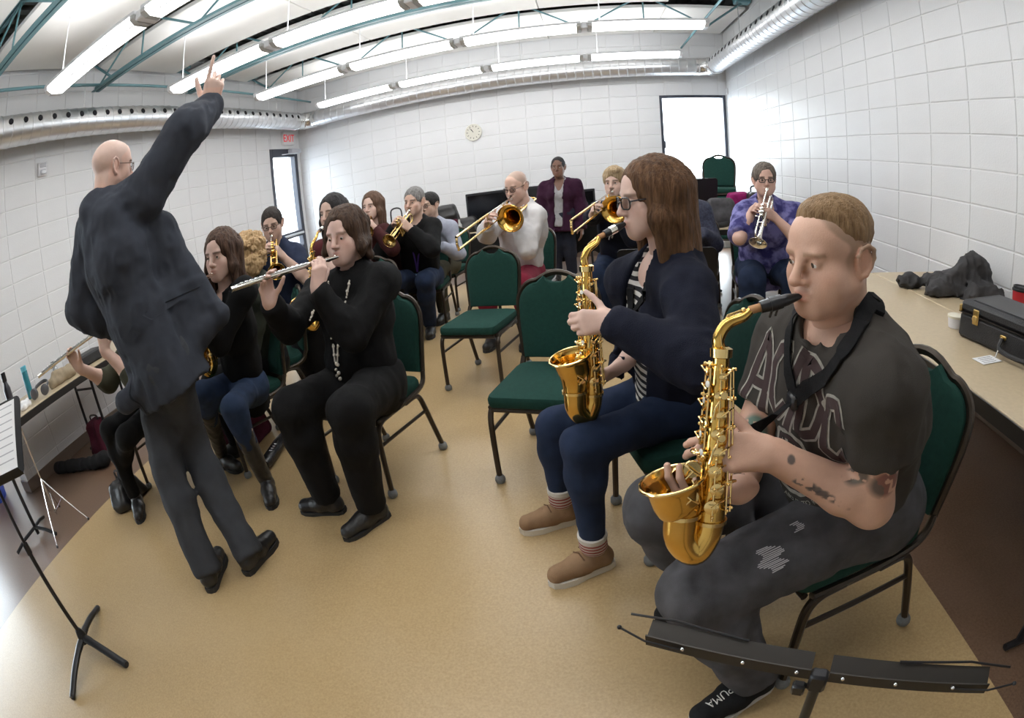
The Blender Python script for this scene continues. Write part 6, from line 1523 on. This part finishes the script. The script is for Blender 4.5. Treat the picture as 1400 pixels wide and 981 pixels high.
# ------------------------------------------------------------------ music stands
def stand_desk(parent, w, h, tilt, z, sheet=None, yoff=0):
    R = Matrix.Rotation(tilt, 3, 'X'); f = lambda u, v, wv: V((u, yoff, z)) + R @ V((u*0, wv, v)) if False else V((0, yoff, z)) + R @ V((u, wv, v))
    MB().prism(rounded(w, h, .03, 4), lambda u, v, q: f(u, v, q), .004).build('desk', M_BLKM, parent, smooth=False)
    MB().prism(rounded(w, .055, .02, 4), lambda u, v, q: V((0, yoff, z)) + R @ V((u, -q, -h/2)) + R @ V((0, -v-.0275 if False else -.0, 0)), .058).build('lip', M_BLKM, parent, smooth=False)
    return f
def orchestra_stand(x, y, rz, z, label, sheet=None, feet=(0, 2.1, 4.2), tilt=-.45):
    t = empty('music_stand', (x, y, 0), rz, label, 'music stand', 'black music stands')
    for a in feet:
        d = V((math.cos(a), math.sin(a), 0))
        MB().tube(bez([V((0,0,.085)), d*.06+V((0,0,.080)), d*.17+V((0,0,.055)), d*.285+V((0,0,.018)), d*.305+V((0,0,.014))], 4), [.019]*5+[.017]*5+[.0165]*4+[.015]*3, 10, flat=(.85,1.15)).build('leg', M_BLKM, t)
    MB().lathe([(.06,.022),(.065,.030),(.10,.028),(.13,.016),(.13,0)], (0,0,0), (0,0,1), 16).build('hub', M_BLKM, t)
    MB().tube([(0,0,.10),(0,0,z*.62)], .0115, 10).build('lower_pole', M_BLKM, t); MB().tube([(0,0,z*.5),(0,0,z-.02)], .0085, 10).build('upper_pole', M_BLKM, t); MB().lathe([(z*.58,.016),(z*.63,.016)], (0,0,0), (0,0,1), 12).build('clutch', M_BLKM, t)
    f = stand_desk(t, .51, .32, tilt, z+.06)
    if sheet:
        sh = MB().prism(rounded(.44,.285,.002,1), lambda u, v, q: f(u, v-.005, -.0012-q), .0008).build('sheet_music', M_PAPER, None, smooth=False)
    return t, f
def standing_sheets(t, f, label, n=2, group='sheet music on the stands'):
    M = Matrix.Translation(t.location) @ Matrix.Rotation(t.rotation_euler.z, 4, 'Z')
    for k in range(n):
        u0 = (-.5*(n-1)+k)*.222
        m = MB().prism(rounded(.216,.279,.001,1), lambda u, v, q: M @ f(u+u0, v+.01, -.0015-q), .0008); s = m.build('sheet_music', M_PAPER, smooth=False)
        tag(s, label[k], 'sheet music', group)
        for j in range(8):
            MB().prism(rounded(.185,.0045,.0005,1), lambda u, v, q: M @ f(u+u0, v+.13-.031*j, -.0025-q), .0003).build('stave', mat('printed_stave', (.42,.42,.44), .7), s, smooth=False)
t1, f1 = orchestra_stand(-2.274, .644, .70, .89, 'black music stand with curved three-legged base on the tan floor at lower left', feet=(-.65, -2.05, 1.5), tilt=-.80)
standing_sheets(t1, f1, ['white sheet music, left page on the stand at the left edge', 'white sheet music, right page on the stand at the left edge'], 2)
t2 = empty('music_stand', (-3.80, 1.24, 0), 0, 'black music stand pole at the left edge behind the sheet music', 'music stand', 'black music stands')
t2.rotation_euler.z = -.15
for a in (.4, 2.5, 4.6):
    d = V((math.cos(a), math.sin(a), 0)); MB().tube([V((0,0,.07)), d*.14+V((0,0,.05)), d*.26+V((0,0,.014))], .013, 8).build('leg', M_BLKM, t2)
MB().tube([(0,0,.02),(0,0,.56)], .0155, 10).build('lower_pole', M_BLKM, t2); MB().tube([(0,0,.5),(0,0,1.0)], .010, 8).build('upper_pole', M_BLKM, t2)
f2 = stand_desk(t2, .46, .30, -.25, 1.02, yoff=-.01)
cst = empty('wire_music_stand', (-3.62, 1.42, 0), 0, 'thin chrome folding stand tripod behind the left music stand', 'music stand')
for k, a in enumerate((.35, -.75, 2.6)):
    d = V((math.cos(a), math.sin(a), 0)); lg_ = MB().tube([V((0,0,.34)), d*.33+V((0,0,.012))], .005, 6).build('leg', M_CHROME, cst); MB().ball(d*.33+V((0,0,.012)), .010, 8, 6).build('rubber_tip', M_BLACKPL, lg_); MB().tube([d*.16+V((0,0,.19)), V((0,0,.10))], .004, 6).build('brace', M_CHROME, cst)
MB().tube([(0,0,.08),(0,0,.78)], .006, 8).build('pole', M_CHROME, cst)
# black desk stand in the middle of the room, seen between the two saxophone players
t3, f3 = orchestra_stand(.36, 2.72, 2.95, .69, 'black music stand behind the saxophone woman, in front of the tie-dyed trumpet player', feet=(.5, 2.6, 4.7), tilt=-.3)
# folding wire stand seen edge-on in the foreground
w0, w1 = V((.029,.459,.775)), V((.425,.250,.770)); wd = (w1-w0).normalized(); wc = (w0+w1)/2; wn = V((-wd.y, wd.x, 0))
fs_ = empty('folding_music_stand', (wc.x, wc.y, 0), math.atan2(wd.y, wd.x), 'black folding music stand seen edge-on in front of the saxophone man\'s knees', 'music stand')
for s in (-1, 1):
    a0, a1 = (.012, .232)
    pl = MB().box((s*(a0+a1)/2, .012, .775), (a1-a0, .026, .0022), Matrix.Rotation(.5,3,'X')).box((s*(a0+a1)/2, -.004, .768), (a1-a0, .0022, .020)).build('folding_desk_arm', mat('black_brown_steel', (.030,.026,.022), .45, .4), fs_, smooth=False)
    for q in (.03, .10, .18): MB().ball((s*q, -.007, .772), .0032, 8, 6).build('rivet', M_STEEL, pl)
    MB().tube([(s*.10,.02,.786), (s*.20,.024,.790), (s*.262,.02,.785)], .0018, 6).build('wire_arm', M_BLKM, fs_); MB().tube([(s*.18,-.006,.768), (s*.23,-.012,.775), (s*.268,-.006,.782)], .0016, 6).ball((s*.268,-.006,.782), .0035, 8, 6).build('page_clip', M_BLKM, fs_)
MB().box((0,.0,.752), (.024,.020,.036), ch=.004).build('hinge_block', M_BLKM, fs_); MB().tube([(0,0,.745),(0,0,.40)], .0075, 10).build('upper_pole', M_BLKM, fs_); MB().tube([(0,0,.46),(0,0,.12)], .0105, 10).build('lower_pole', M_BLKM, fs_)
MB().box((-.022,-.006,.735), (.018,.014,.022), ch=.003).tube([(-.014,0,.735),(.0,0,.735)], .004, 6).build('clamp_knob', M_BLACKPL, fs_)
for k in range(3):
    a = .6+k*2.0944; d = V((math.cos(a), math.sin(a), 0)); MB().tube([V((0,0,.30)), d*.26+V((0,0,.012))], .006, 6).build('leg', M_BLKM, fs_); MB().tube([d*.13+V((0,0,.155)), V((0,0,.13))], .004, 6).build('brace', M_BLKM, fs_)

# ------------------------------------------------------------------ monitors and bags by the back wall
def monitor(x0, x1, y, z0, z1, label):
    t = empty('monitor', ((x0+x1)/2, y, z0), .06, label, 'monitor', 'dark monitors'); w, h = x1-x0, z1-z0
    MB().box((0,0,h/2), (w,.05,h), ch=.006).build('casing', M_BLACKPL, t); MB().box((0,-.0265,h/2), (w-.05,.004,h-.06)).build('screen', mat('dark_screen', (.006,.006,.007), .12), t, smooth=False)
    MB().box((0,.0,-.012), (.30,.14,.024), ch=.004).build('foot', M_BLACKPL, t)
monitor(-1.64, -.62, 6.93, .70, 1.16, 'wide dark monitor behind the balding trombonist'); monitor(-.50, .03, 6.93, .70, 1.06, 'smaller dark monitor behind the woman in the plum cardigan')
df = MB(); n = 40; vs_ = []
for j, zz in enumerate((.668,.62,.45,.30,.22)):
    for i in range(n+1):
        u = i/n; x = -1.80+u*1.9; vs_.append((x, 6.585+.012*math.sin(u*46+j*.3)*(j > 0), zz + (.07*math.sin(u*9)+.05*math.sin(u*23) if j == 4 else 0)))
m = MB(); m.add(vs_, [(j*(n+1)+i, j*(n+1)+i+1, (j+1)*(n+1)+i+1, (j+1)*(n+1)+i) for j in range(4) for i in range(n)])
cl = m.build('table_cloth', fabric('black_cloth', (.010,.010,.011))); tag(cl, 'black cloth hanging down the front of the monitor table', 'cloth'); md = cl.modifiers.new('thick', 'SOLIDIFY'); md.thickness = .006
def soft_bag(name, c, r, m, label, cat='bag', seed=0, handle=None, res=.012, amp=.02, rot=0):
    c = np.array(c, float); R = Matrix.Rotation(rot, 3, 'Z'); ax = [np.array(R.col[i]) for i in range(3)]
    f = Field(); f.box(c+np.array([0,0,r[2]*.95]), (r[0]*1.0,r[1]*.95,r[2]), ax, r=min(r)*.45, taper=.22, k=.02); f.ell(c+np.array([0,0,r[2]*.6])-ax[1]*r[1]*.6, (r[0]*.7,r[1]*.6,r[2]*.5), ax, k=.04); f.plane(c, (0,0,-1))
    P, F = mesh_field(f, res, lambda x,y,z: amp*(np.abs(vnoise(x*9+seed,y*9,z*6))*1.5-.4)); t = empty(name, c, 0, label, cat); add_child(put('body', P, F, m, t), t)
    if handle is not None:
        h = handle; e = ax[0]*r[0]*.55; top_ = c+np.array([0,0,r[2]*1.88]); add_child(MB().tube(bez([V(top_-e), V(top_-e*.8+np.array([0,0,h])), V(top_+e*.8+np.array([0,0,h])), V(top_+e)], 5), .008, 6).build('handle', LEATHER, t), t)
    return t
MAROONB = fabric('maroon_nylon', (.070,.010,.022), var=.3)
soft_bag('handbag', (-1.92,6.75,.672), (.20,.10,.20), LEATHER, 'black bag heaped on the left end of the monitor table', seed=1)
soft_bag('maroon_bag', (-1.78,6.68,.672), (.08,.07,.10), MAROONB, 'maroon bag on the monitor table beside the striped sweater', seed=2)
soft_bag('gear_bag', (-1.62,6.80,.672), (.13,.09,.10), LEATHER, 'black gear bag left of the wide monitor', seed=3)
lathe_thing('glass_bottle', (-1.70,6.66,.672), [(0,.030),(.003,.034),(.12,.034),(.15,.016),(.19,.014),(.19,0)], mat('clear_bottle', (.45,.47,.46), .1, spec=.8), 'small clear bottle on the front edge of the monitor table', 'bottle')
tb = soft_bag('tote_bag', (-1.93,5.05,.80), (.11,.06,.13), fabric('dark_leather_tote', (.03,.02,.022)), 'dark tote bag with loop handle behind the grey-haired trumpet player', seed=4, handle=.12)
tt = empty('side_table', (-1.95,5.22,0), 0, 'small dark table carrying the tote bag behind the trumpet players', 'table')
MB().box((0,-.15,.785), (.42,.36,.025), ch=.004).build('tabletop', M_TEDGE, tt)
for sx in (-1,1):
    for sy in (-1,1): MB().tube([(sx*.18,-.15+sy*.15,.775),(sx*.18,-.15+sy*.15,.0)], .012, 8).build('leg', M_BLKM, tt)
# table behind the tie-dyed player
soft_bag('grey_bag', (1.19,5.0,.722), (.15,.10,.135), fabric('grey_felt_bag', (.085,.082,.086), var=.3), 'grey upright bag on the table left of the tie-dyed trumpet player', seed=5, handle=None, amp=.010)
soft_bag('magenta_scarf', (1.40,5.12,.722), (.13,.10,.16), fabric('magenta_scarf_cloth', (.26,.012,.11), var=.4, vscale=25), 'magenta patterned scarf heaped behind the grey bag', 'scarf', seed=6)
soft_bag('dark_handbag', (1.55,5.0,.722), (.10,.09,.17), LEATHER, 'dark handbag beside the magenta scarf on the same table', seed=7, handle=.05)
bs = MB().tube(bez([(1.02,4.86,.735),(1.09,4.80,.74),(1.18,4.84,.745),(1.26,4.90,.76)], 5), .018, 8, flat=(1.6,.7)).build('bag_strap', LEATHER); tag(bs, 'dark strap lying in front of the grey bag', 'strap')
MB_D = MB().box((.97,5.1,.80), (.16,.16,.155), ch=.01).build('black_box', M_CASE); tag(MB_D, 'black box on the table left of the grey bag', 'box')
t4, f4 = orchestra_stand(1.02, 5.45, 3.2, .95, 'black music stand folded near the stacked chairs by the window', feet=(.2, 2.3, 4.4), tilt=-.2)
# chairs stacked in front of the window
for k in range(7): chair(1.53+.004*k, 6.62-.012*k, -.25, -.97, 'green banquet chair in the tall stack by the window, %s from the floor' % ['lowest','second','third','fourth','fifth','sixth','topmost, seventh'][k], 'stacked banquet chairs', z=.095*k)
for k in range(4): chair(1.14, 6.95-.012*k, -.25, -.97, 'green banquet chair in the short stack left of the tall one, %s from the floor' % ['lowest','second','third','topmost'][k], 'stacked banquet chairs', z=.0985*k)

# ------------------------------------------------------------------ things on the floor, left
gb = Field(); gb.chain([(-4.52,2.02,.055),(-4.30,2.09,.05),(-3.95,2.17,.05),(-3.82,2.20,.07)], [.055,.050,.052,.060], k=.03); gb.plane((0,0,.002),(0,0,-1))
P, F = mesh_field(gb, .009, lambda x,y,z: .010*(np.abs(vnoise(x*12,y*12,z*12))*1.5-.4)); tag(put('gig_bag', P, F, fabric('black_nylon', (.014,.014,.015))), 'long soft black gig bag lying on the brown floor by the left wall', 'bag')
bp = soft_bag('backpack', (-4.12,2.42,.002), (.13,.10,.15), MAROONB, 'maroon backpack on the floor under the left table', seed=8, handle=.04)
soft_bag('handbag', (-3.02,1.80,.002), (.10,.13,.085), LEATHER, 'black handbag on the floor beside the olive flutist\'s boot', seed=9, handle=.05)
soft_bag('backpack', (-2.42,2.62,.002), (.15,.13,.15), MAROONB, 'maroon bag on the floor under the chair of the flutist in jeans', seed=10)
um = empty('rolled_umbrella', (-2.01,2.40,.042), 0, 'shiny black rolled umbrella with white print lying beside the tall boot', 'umbrella')
a, b = V((-1.985,2.215,.042))-V(um.location), V((-2.045,2.60,.042))-V(um.location)
MB().tube([a, a.lerp(b,.1), a.lerp(b,.6), a.lerp(b,.92), b], [.030,.040,.041,.032,.018], 14).build('canopy', mat('shiny_black_nylon', (.012,.012,.014), .25, bump=.4, bscale=60), um); MB().tube([b, b+(b-a)*.22], .011, 8).build('handle', M_BLACKPL, um)
for k in range(4):
    c_ = a.lerp(b, .28+.07*k); MB().box(c_+V((.012,-.005,.0385)), (.034,.010,.001), Matrix.Rotation(-.15,3,'Z')).build('printed_line', M_PAPER, um)
bin_ = empty('recycling_bin', (-5.30,1.45,0), .2, 'blue recycling bin beyond the end of the left wall', 'bin')
MB().lathe([(0,.13),(0,.135),(.30,.165),(.31,.172),(.325,.172),(.325,.160),(.02,.13)], (0,0,0), (0,0,1), 4).build('bin_body', mat('blue_bin_plastic', (.012,.06,.42), .4), bin_, smooth=False)

# ------------------------------------------------------------------ print on the man's clothes, straps
from mathutils.bvhtree import BVHTree
def bvh(PF): return BVHTree.FromPolygons([tuple(map(float, q)) for q in PF[0]], [tuple(map(int, q)) for q in PF[1]])
def projector(tree, o, U_, V_, N_, reach=.4):
    o, U_, V_, N_ = V(o), V(U_), V(V_), V(N_)
    def f(u, v, lift=.0015):
        s = o + U_*u + V_*v + N_*reach; h = tree.ray_cast(s, -N_, reach*2)
        return (h[0] + h[1]*lift) if h[0] is not None else None
    return f
def ribbon(m, proj, pts, w, lift, step=.006, closed=False):
    P = [V((*q, 0)) for q in pts]; P = P + [P[0]] if closed else P; path = []
    for a, b in zip(P[:-1], P[1:]):
        n = max(1, int((b-a).length/step)); path += [a.lerp(b, k/n) for k in range(n)]
    path.append(P[-1]); prev = None
    for i, q in enumerate(path):
        a = path[max(0, i-1)]; b = path[min(len(path)-1, i+1)]; t = (b-a); 
        if t.length < 1e-9: continue
        t.normalize(); nn = V((-t.y, t.x, 0)); L_ = proj(*(q+nn*w/2).xy, lift); R_ = proj(*(q-nn*w/2).xy, lift)
        if L_ is None or R_ is None: prev = None; continue
        if prev: m.add([prev[0], prev[1], R_, L_], [(0,1,2,3)])
        prev = (L_, R_)
p = MAN; T_ = np.linalg.norm(p.neck-p.pelvis)
tee = bvh(p.top_PF); Uc = -p.side
pj = projector(tee, p.pelvis+p.ax*T_*.84, Uc, p.ax, p.front)
CREAMP = mat('cream_shirt_print', (.40,.38,.33), .85, var=.4, vscale=70); DARKP = mat('dark_maroon_print', (.045,.026,.026), .9)
LET = {'A': [[(0,0),(.20,.62),(.34,1.0),(.52,.80),(.58,.0)],[(.14,.36),(.56,.36)]], 'C': [[(.60,.72),(.52,1.0),(.22,.88),(.05,.60),(.10,.16),(.36,0),(.62,.26)]],
       'bolt': [[(.34,1.08),(.10,.52),(.32,.52),(.06,-.10)]], 'D': [[(.05,.0),(.10,.5),(.06,1.0),(.40,.90),(.58,.55),(.44,.12),(.05,.0)]]}
lo_ = MB(); hi_ = MB(); lo2_ = MB(); H_ = .165
for ch, u0, dv_ in (('A',-.178,-.02),('C',-.096,.0),('bolt',-.022,.0),('D',.022,.0),('C',.096,-.02)):
    for pl in LET[ch]:
        q = [(u0+a*.118, dv_+(b-.5)*H_) for a, b in pl]; ribbon(lo_, pj, q, .032, .0022); ribbon(hi_, pj, q, .021, .0036)
def wheel(m, c, R, w, lift): ribbon(m, pj, [(c[0]+R*math.cos(2*math.pi*k/36), c[1]+R*math.sin(2*math.pi*k/36)) for k in range(37)], w, lift)
wc_ = (.0,-.185); wheel(lo_, wc_, .082, .012, .0022); wheel(hi_, wc_, .068, .010, .0030); wheel(lo_, wc_, .018, .02, .0026)
for k in range(10):
    a = 2*math.pi*k/10; ribbon(lo_, pj, [(wc_[0]+.024*math.cos(a), wc_[1]+.024*math.sin(a)), (wc_[0]+.060*math.cos(a), wc_[1]+.060*math.sin(a))], .013, .0024)
add_child(lo_.build('shirt_print', CREAMP, p.root), p.root); add_child(hi_.build('shirt_print', DARKP, p.root), p.root)
words_ = 'FOR THOSE ABOUT TO ROCK'; at_ = MB()
for i, chh in enumerate(words_):
    if chh == ' ': continue
    a = math.radians(200 + i*6.2); c = (wc_[0]+.108*math.cos(a), wc_[1]+.108*math.sin(a)); me = text_mesh('letter', chh, .020, CREAMP, None, None, None, extrude=0); ca, sa = math.cos(a+math.pi/2), math.sin(a+math.pi/2)
    vs_ = []; ok = True
    for v_ in me.vertices:
        q = pj(c[0]+v_.co.x*ca-v_.co.y*sa, c[1]+v_.co.x*sa+v_.co.y*ca, .0022)
        if q is None: ok = False; break
        vs_.append(q)
    if ok: at_.add(vs_, [tuple(f_.vertices) for f_ in me.polygons])
    bpy.data.meshes.remove(me)
add_child(at_.build('shirt_lettering', CREAMP, p.root), p.root)
def band(m, path, tree, w, lift, snap=None):
    """flat webbing laid over a surface along path"""
    prev = None; n = len(path)
    for i, q in enumerate(path):
        h = tree.find_nearest(q); nn = h[1]
        if snap is None or i < snap: q = h[0] + nn*lift
        a, b = path[max(0, i-1)], path[min(n-1, i+1)]; t = (b-a).normalized(); s_ = t.cross(nn).normalized()
        r = [q+s_*w/2+nn*.0015, q-s_*w/2+nn*.0015, q-s_*w/2-nn*.0015, q+s_*w/2-nn*.0015]
        if prev: m.add(prev+r, [(0,1,5,4),(1,2,6,5),(2,3,7,6),(3,0,4,7)])
        prev = r
def strap(p, PFs, left, right, join, hook, w):
    vs_ = []; fs = []
    for P, F in PFs: n = len(vs_); vs_ += [tuple(map(float, q)) for q in P]; fs += [tuple(int(i)+n for i in q) for q in F]
    tr = BVHTree.FromPolygons(vs_, fs); m = MB(); bk = V(p.neck+p.ax*.045-p.front*.07)
    S = V(p.side); nb_ = V(p.neck+p.ax*.05)
    for sg, pts in ((-1, left), (1, right)):
        band(m, bez([bk, nb_+S*sg*.066*p.sc-V(p.front)*.03] + [V(q) for q in pts] + [V(join)], 8), tr, w, .007)
    o = add_child(m.build('neck_strap', fabric('black_webbing', (.010,.010,.011)), p.root), p.root)
    h = tr.find_nearest(V(join)); j = h[0]+h[1]*.010
    m = MB(); band(m, bez([j, j.lerp(V(hook), .5)+V((0,0,-.008)), V(hook)], 8), tr, w*.8, .007, snap=1); m.build('strap_tail', fabric('black_webbing', (.010,.010,.011)), o)
    MB().box(j, (.016,.040,.034), ch=.005).build('strap_slider', M_BLACKPL, o)
strap(MAN, [MAN.top_PF, MAN.body_PF], [(.549,.944,1.067),(.421,.829,1.007),(.385,.905,.90)], [(.400,1.02,1.02),(.373,.99,.953)], (.362,.945,.855), (.222,.905,.79), .034)
q_ = WOM; T = np.linalg.norm(q_.neck-q_.pelvis); g_ = lambda t, l, f: tuple(q_.pelvis+q_.ax*T*t+q_.side*l+q_.front*f)
strap(WOM, [WOM.top_PF, WOM.body_PF, WOM.shirt_PF], [g_(.95,-.06,.06), g_(.80,-.045,.12)], [g_(.95,.06,.06), g_(.80,.04,.12)], g_(.62,-.005,.15), (-.02,1.545,.86), .028)
p = PEARLW; T_ = np.linalg.norm(p.neck-p.pelvis); at = lambda t, l, f: V(p.pelvis + p.ax*T_*t + p.side*l + p.front*f); tr = bvh(p.top_PF); nb = MB()
for sgn in (-1, 1):
    for i, q in enumerate(bez([at(.97,sgn*.060,.06), at(.86,sgn*.062,.14), at(.68,sgn*.040,.22), at(.46,sgn*.020,.22), at(.26,sgn*.005,.22)], 16)):
        hh = tr.find_nearest(q); nb.ball(hh[0]+hh[1]*.005, .0050 if i % 7 else .0082, 6, 4)
for k in range(5): hh = tr.find_nearest(at(.22-.035*k, .007*(-1)**k, .22)); nb.ball(hh[0]+hh[1]*.006, .0075+.002*(k % 2), 8, 5)
nk_ = add_child(nb.build('pearl_necklace', PRL, p.root), p.root); nk_['kind'] = 'stuff'
# worn-through patch on the jeans
p = MAN; jt = bvh(p.tr_PF); kn, hi3 = np.array(p.kn_l), np.array(p.hip_l); ax_ = unit(hi3-kn); up_ = unit(camdir(kn)); up_ = unit(up_-ax_*(up_@ax_)); sd_ = np.cross(up_, ax_)
pk = projector(jt, kn+ax_*.17, ax_, sd_, up_, .25); rp = MB(); rq = MB(); rs = random.Random(2)
for k in range(15):
    v_ = -.030+.0042*k; c_ = .010*math.sin(k*.8); L_ = .030*math.sqrt(max(.05, 1-(v_/.034)**2)); ribbon(rp, pk, [(c_-L_, v_), (c_+L_*rs.uniform(.6,1), v_+rs.uniform(-.001,.001))], .0024, .0018, .004)
for k in range(6): ribbon(rq, pk, [(.085-.006*abs(k-2.5), .03+.004*k), (.095+.004*math.sin(k), .03+.004*k)], .0022, .0018, .004)
[add_child(q.build('frayed_patch', mat('white_denim_threads', (.42,.41,.42), .9), p.root), p.root) for q in (rp, rq)]
# lettering on the shoe
an, toe = np.array(p.an_l), np.array(p.toe_l); d = toe-an; d[2] = 0; d = unit(d); sd = np.array([d[1],-d[0],0]); b_ = np.array([an[0],an[1],0])+d*.112
pz = projector(bvh(p.shoe_PF['l']), b_, d, np.array([-d[1],d[0],0]), (0,0,1), .3); me = text_mesh('shoe_lettering', 'PUMA', .029, None, None, None, None, extrude=0); sm_ = MB()
vs_ = [pz(v_.co.x, v_.co.y*1.15, .002) for v_ in me.vertices]
if all(q is not None for q in vs_): sm_.add(vs_, [tuple(f_.vertices) for f_ in me.polygons])
add_child(sm_.build('shoe_lettering', mat('shoe_print', (.62,.60,.56), .7), p.root), p.root)
# wedding ring and wristband
wl, kl = np.array(p.wr_l), None
ct = text_mesh('cup_lettering', 'yst', .030, mat('cup_white_print', (.75,.72,.70), .5), cp, (0,0,0), (0,0,0), extrude=.0)
for v_ in ct.data.vertices:
    a = -2.05 + v_.co.x/.040; z_ = .060+v_.co.y; r_ = .031+.0115*z_/.118+.0012; v_.co = (r_*math.cos(a), r_*math.sin(a), z_)
# tattoos, ring and wristband of the saxophone man: ink as vertex colour of the skin itself
bm_ = next(o for o in MAN.root.children if o.name.startswith('body')); me = bm_.data; n_ = len(me.vertices)
co = np.zeros(n_*3, np.float32); me.vertices.foreach_get('co', co); co = co.reshape(-1,3); cl_ = np.zeros(n_*4, np.float32); me.attributes['Col'].data.foreach_get('color', cl_); cl_ = cl_.reshape(-1,4)
sh_, el_, wr_ = [np.array(getattr(MAN, k+'_l')) for k in ('sh','el','wr')]
def ink(c, r, cols, seed, thr=-.05, fr=70):
    d = np.linalg.norm((co-np.array(c))/np.array(r), axis=1); m = d < 1
    if not m.any(): return
    q = co[m]; n = vnoise(q[:,0]*fr+seed, q[:,1]*fr, q[:,2]*fr); k = (n > thr)*np.clip((1-d[m])*4, 0, 1); t = (vnoise(q[:,0]*fr*.5+5, q[:,1]*fr*.5+seed, q[:,2]*fr*.5) > 0)
    cl_[m,:3] = cl_[m,:3]*(1-k[:,None]*.85) + np.where(t[:,None], np.array(cols[0]), np.array(cols[1]))*k[:,None]*.85
a_ = sh_+(el_-sh_)*.74; out_ = camdir(a_)
ink(a_+out_*.04+np.array([.02,0,0]), (.045,.05,.050), ((.05,.05,.055),(.16,.05,.045)), 1, -.35); ink(a_+out_*.04+np.array([-.045,0,.012]), (.030,.04,.032), ((.05,.055,.05),(.09,.10,.09)), 2, -.2)
for t_ in np.linspace(.25,.70,8): c_ = el_+(wr_-el_)*t_; ink(c_+camdir(c_)*.036-np.array([0,0,.022]), (.020,.03,.010), ((.05,.05,.055),(.07,.07,.075)), 3+t_, .02, 130)
c_ = el_+(wr_-el_)*.80; ink(c_+camdir(c_)*.03+np.array([0,0,.012]), (.010,.02,.010), ((.06,.065,.07),(.06,.065,.07)), 5, -1)
shr, elr = np.array(MAN.sh_r), np.array(MAN.el_r); c_ = shr+(elr-shr)*.72; ink(c_+camdir(c_)*.045, (.035,.04,.045), ((.04,.16,.13),(.06,.10,.09)), 6, -.5)
me.attributes['Col'].data.foreach_set('color', cl_.ravel())
P_l = [np.array(q) for q in MAN.tips['l']]; dirp = unit(np.array((-.80,-.10,.18)))
tp = MAN.wr_l; a = dirp; n = camdir((.3,.85,.8))+np.array([-.2,0,.35]); n = unit(n-a*(n@a)); s_ = np.cross(a, n); sc_ = MAN.sc
bp_ = tp+sc_*(a*.087+s_*-.010+n*.002); d_ = unit(a+s_*(-.010*.16)); ang = .78*.75; dd = d_*math.cos(ang)-n*math.sin(ang); cR = bp_+dd*.022*sc_
add_child(MB().lathe([(-.004,.0098),(-.004,.0112),(.004,.0112),(.004,.0098)], V(cR), V(cR+dd), 20).build('wedding_ring', mat('grey_tungsten', (.35,.36,.38), .25, 1.0), MAN.root), MAN.root)
wr2, el2 = np.array(MAN.wr_r), np.array(MAN.el_r); u2 = unit(wr2-el2)
add_child(MB().lathe([(-.012,.028),(-.012,.034),(.012,.034),(.012,.028)], V(wr2-u2*.02), V(wr2+u2), 20).build('wristband', fabric('black_webbing', (.010,.010,.011)), MAN.root), MAN.root)

# seams of the conductor's jacket: centre vent and pocket flap
T_ = np.linalg.norm(CON.neck-CON.pelvis); pc = projector(bvh(CON.top_PF), CON.pelvis+CON.ax*T_*.25, CON.side, CON.ax, -CON.front, .5); sv = MB(); pf_ = MB(); DS_ = fabric('suit_seam_shadow_cloth', (.016,.018,.024))
ribbon(sv, pc, [(.0,-.30),(.004,-.05),(.0,.20),(.0,.42)], .005, .0015); ribbon(pf_, pc, [(.10,-.03),(.20,.01)], .040, .0035); 
add_child(sv.build('back_seam', DS_, CON.root), CON.root); add_child(pf_.build('pocket_flap', SUIT, CON.root), CON.root)
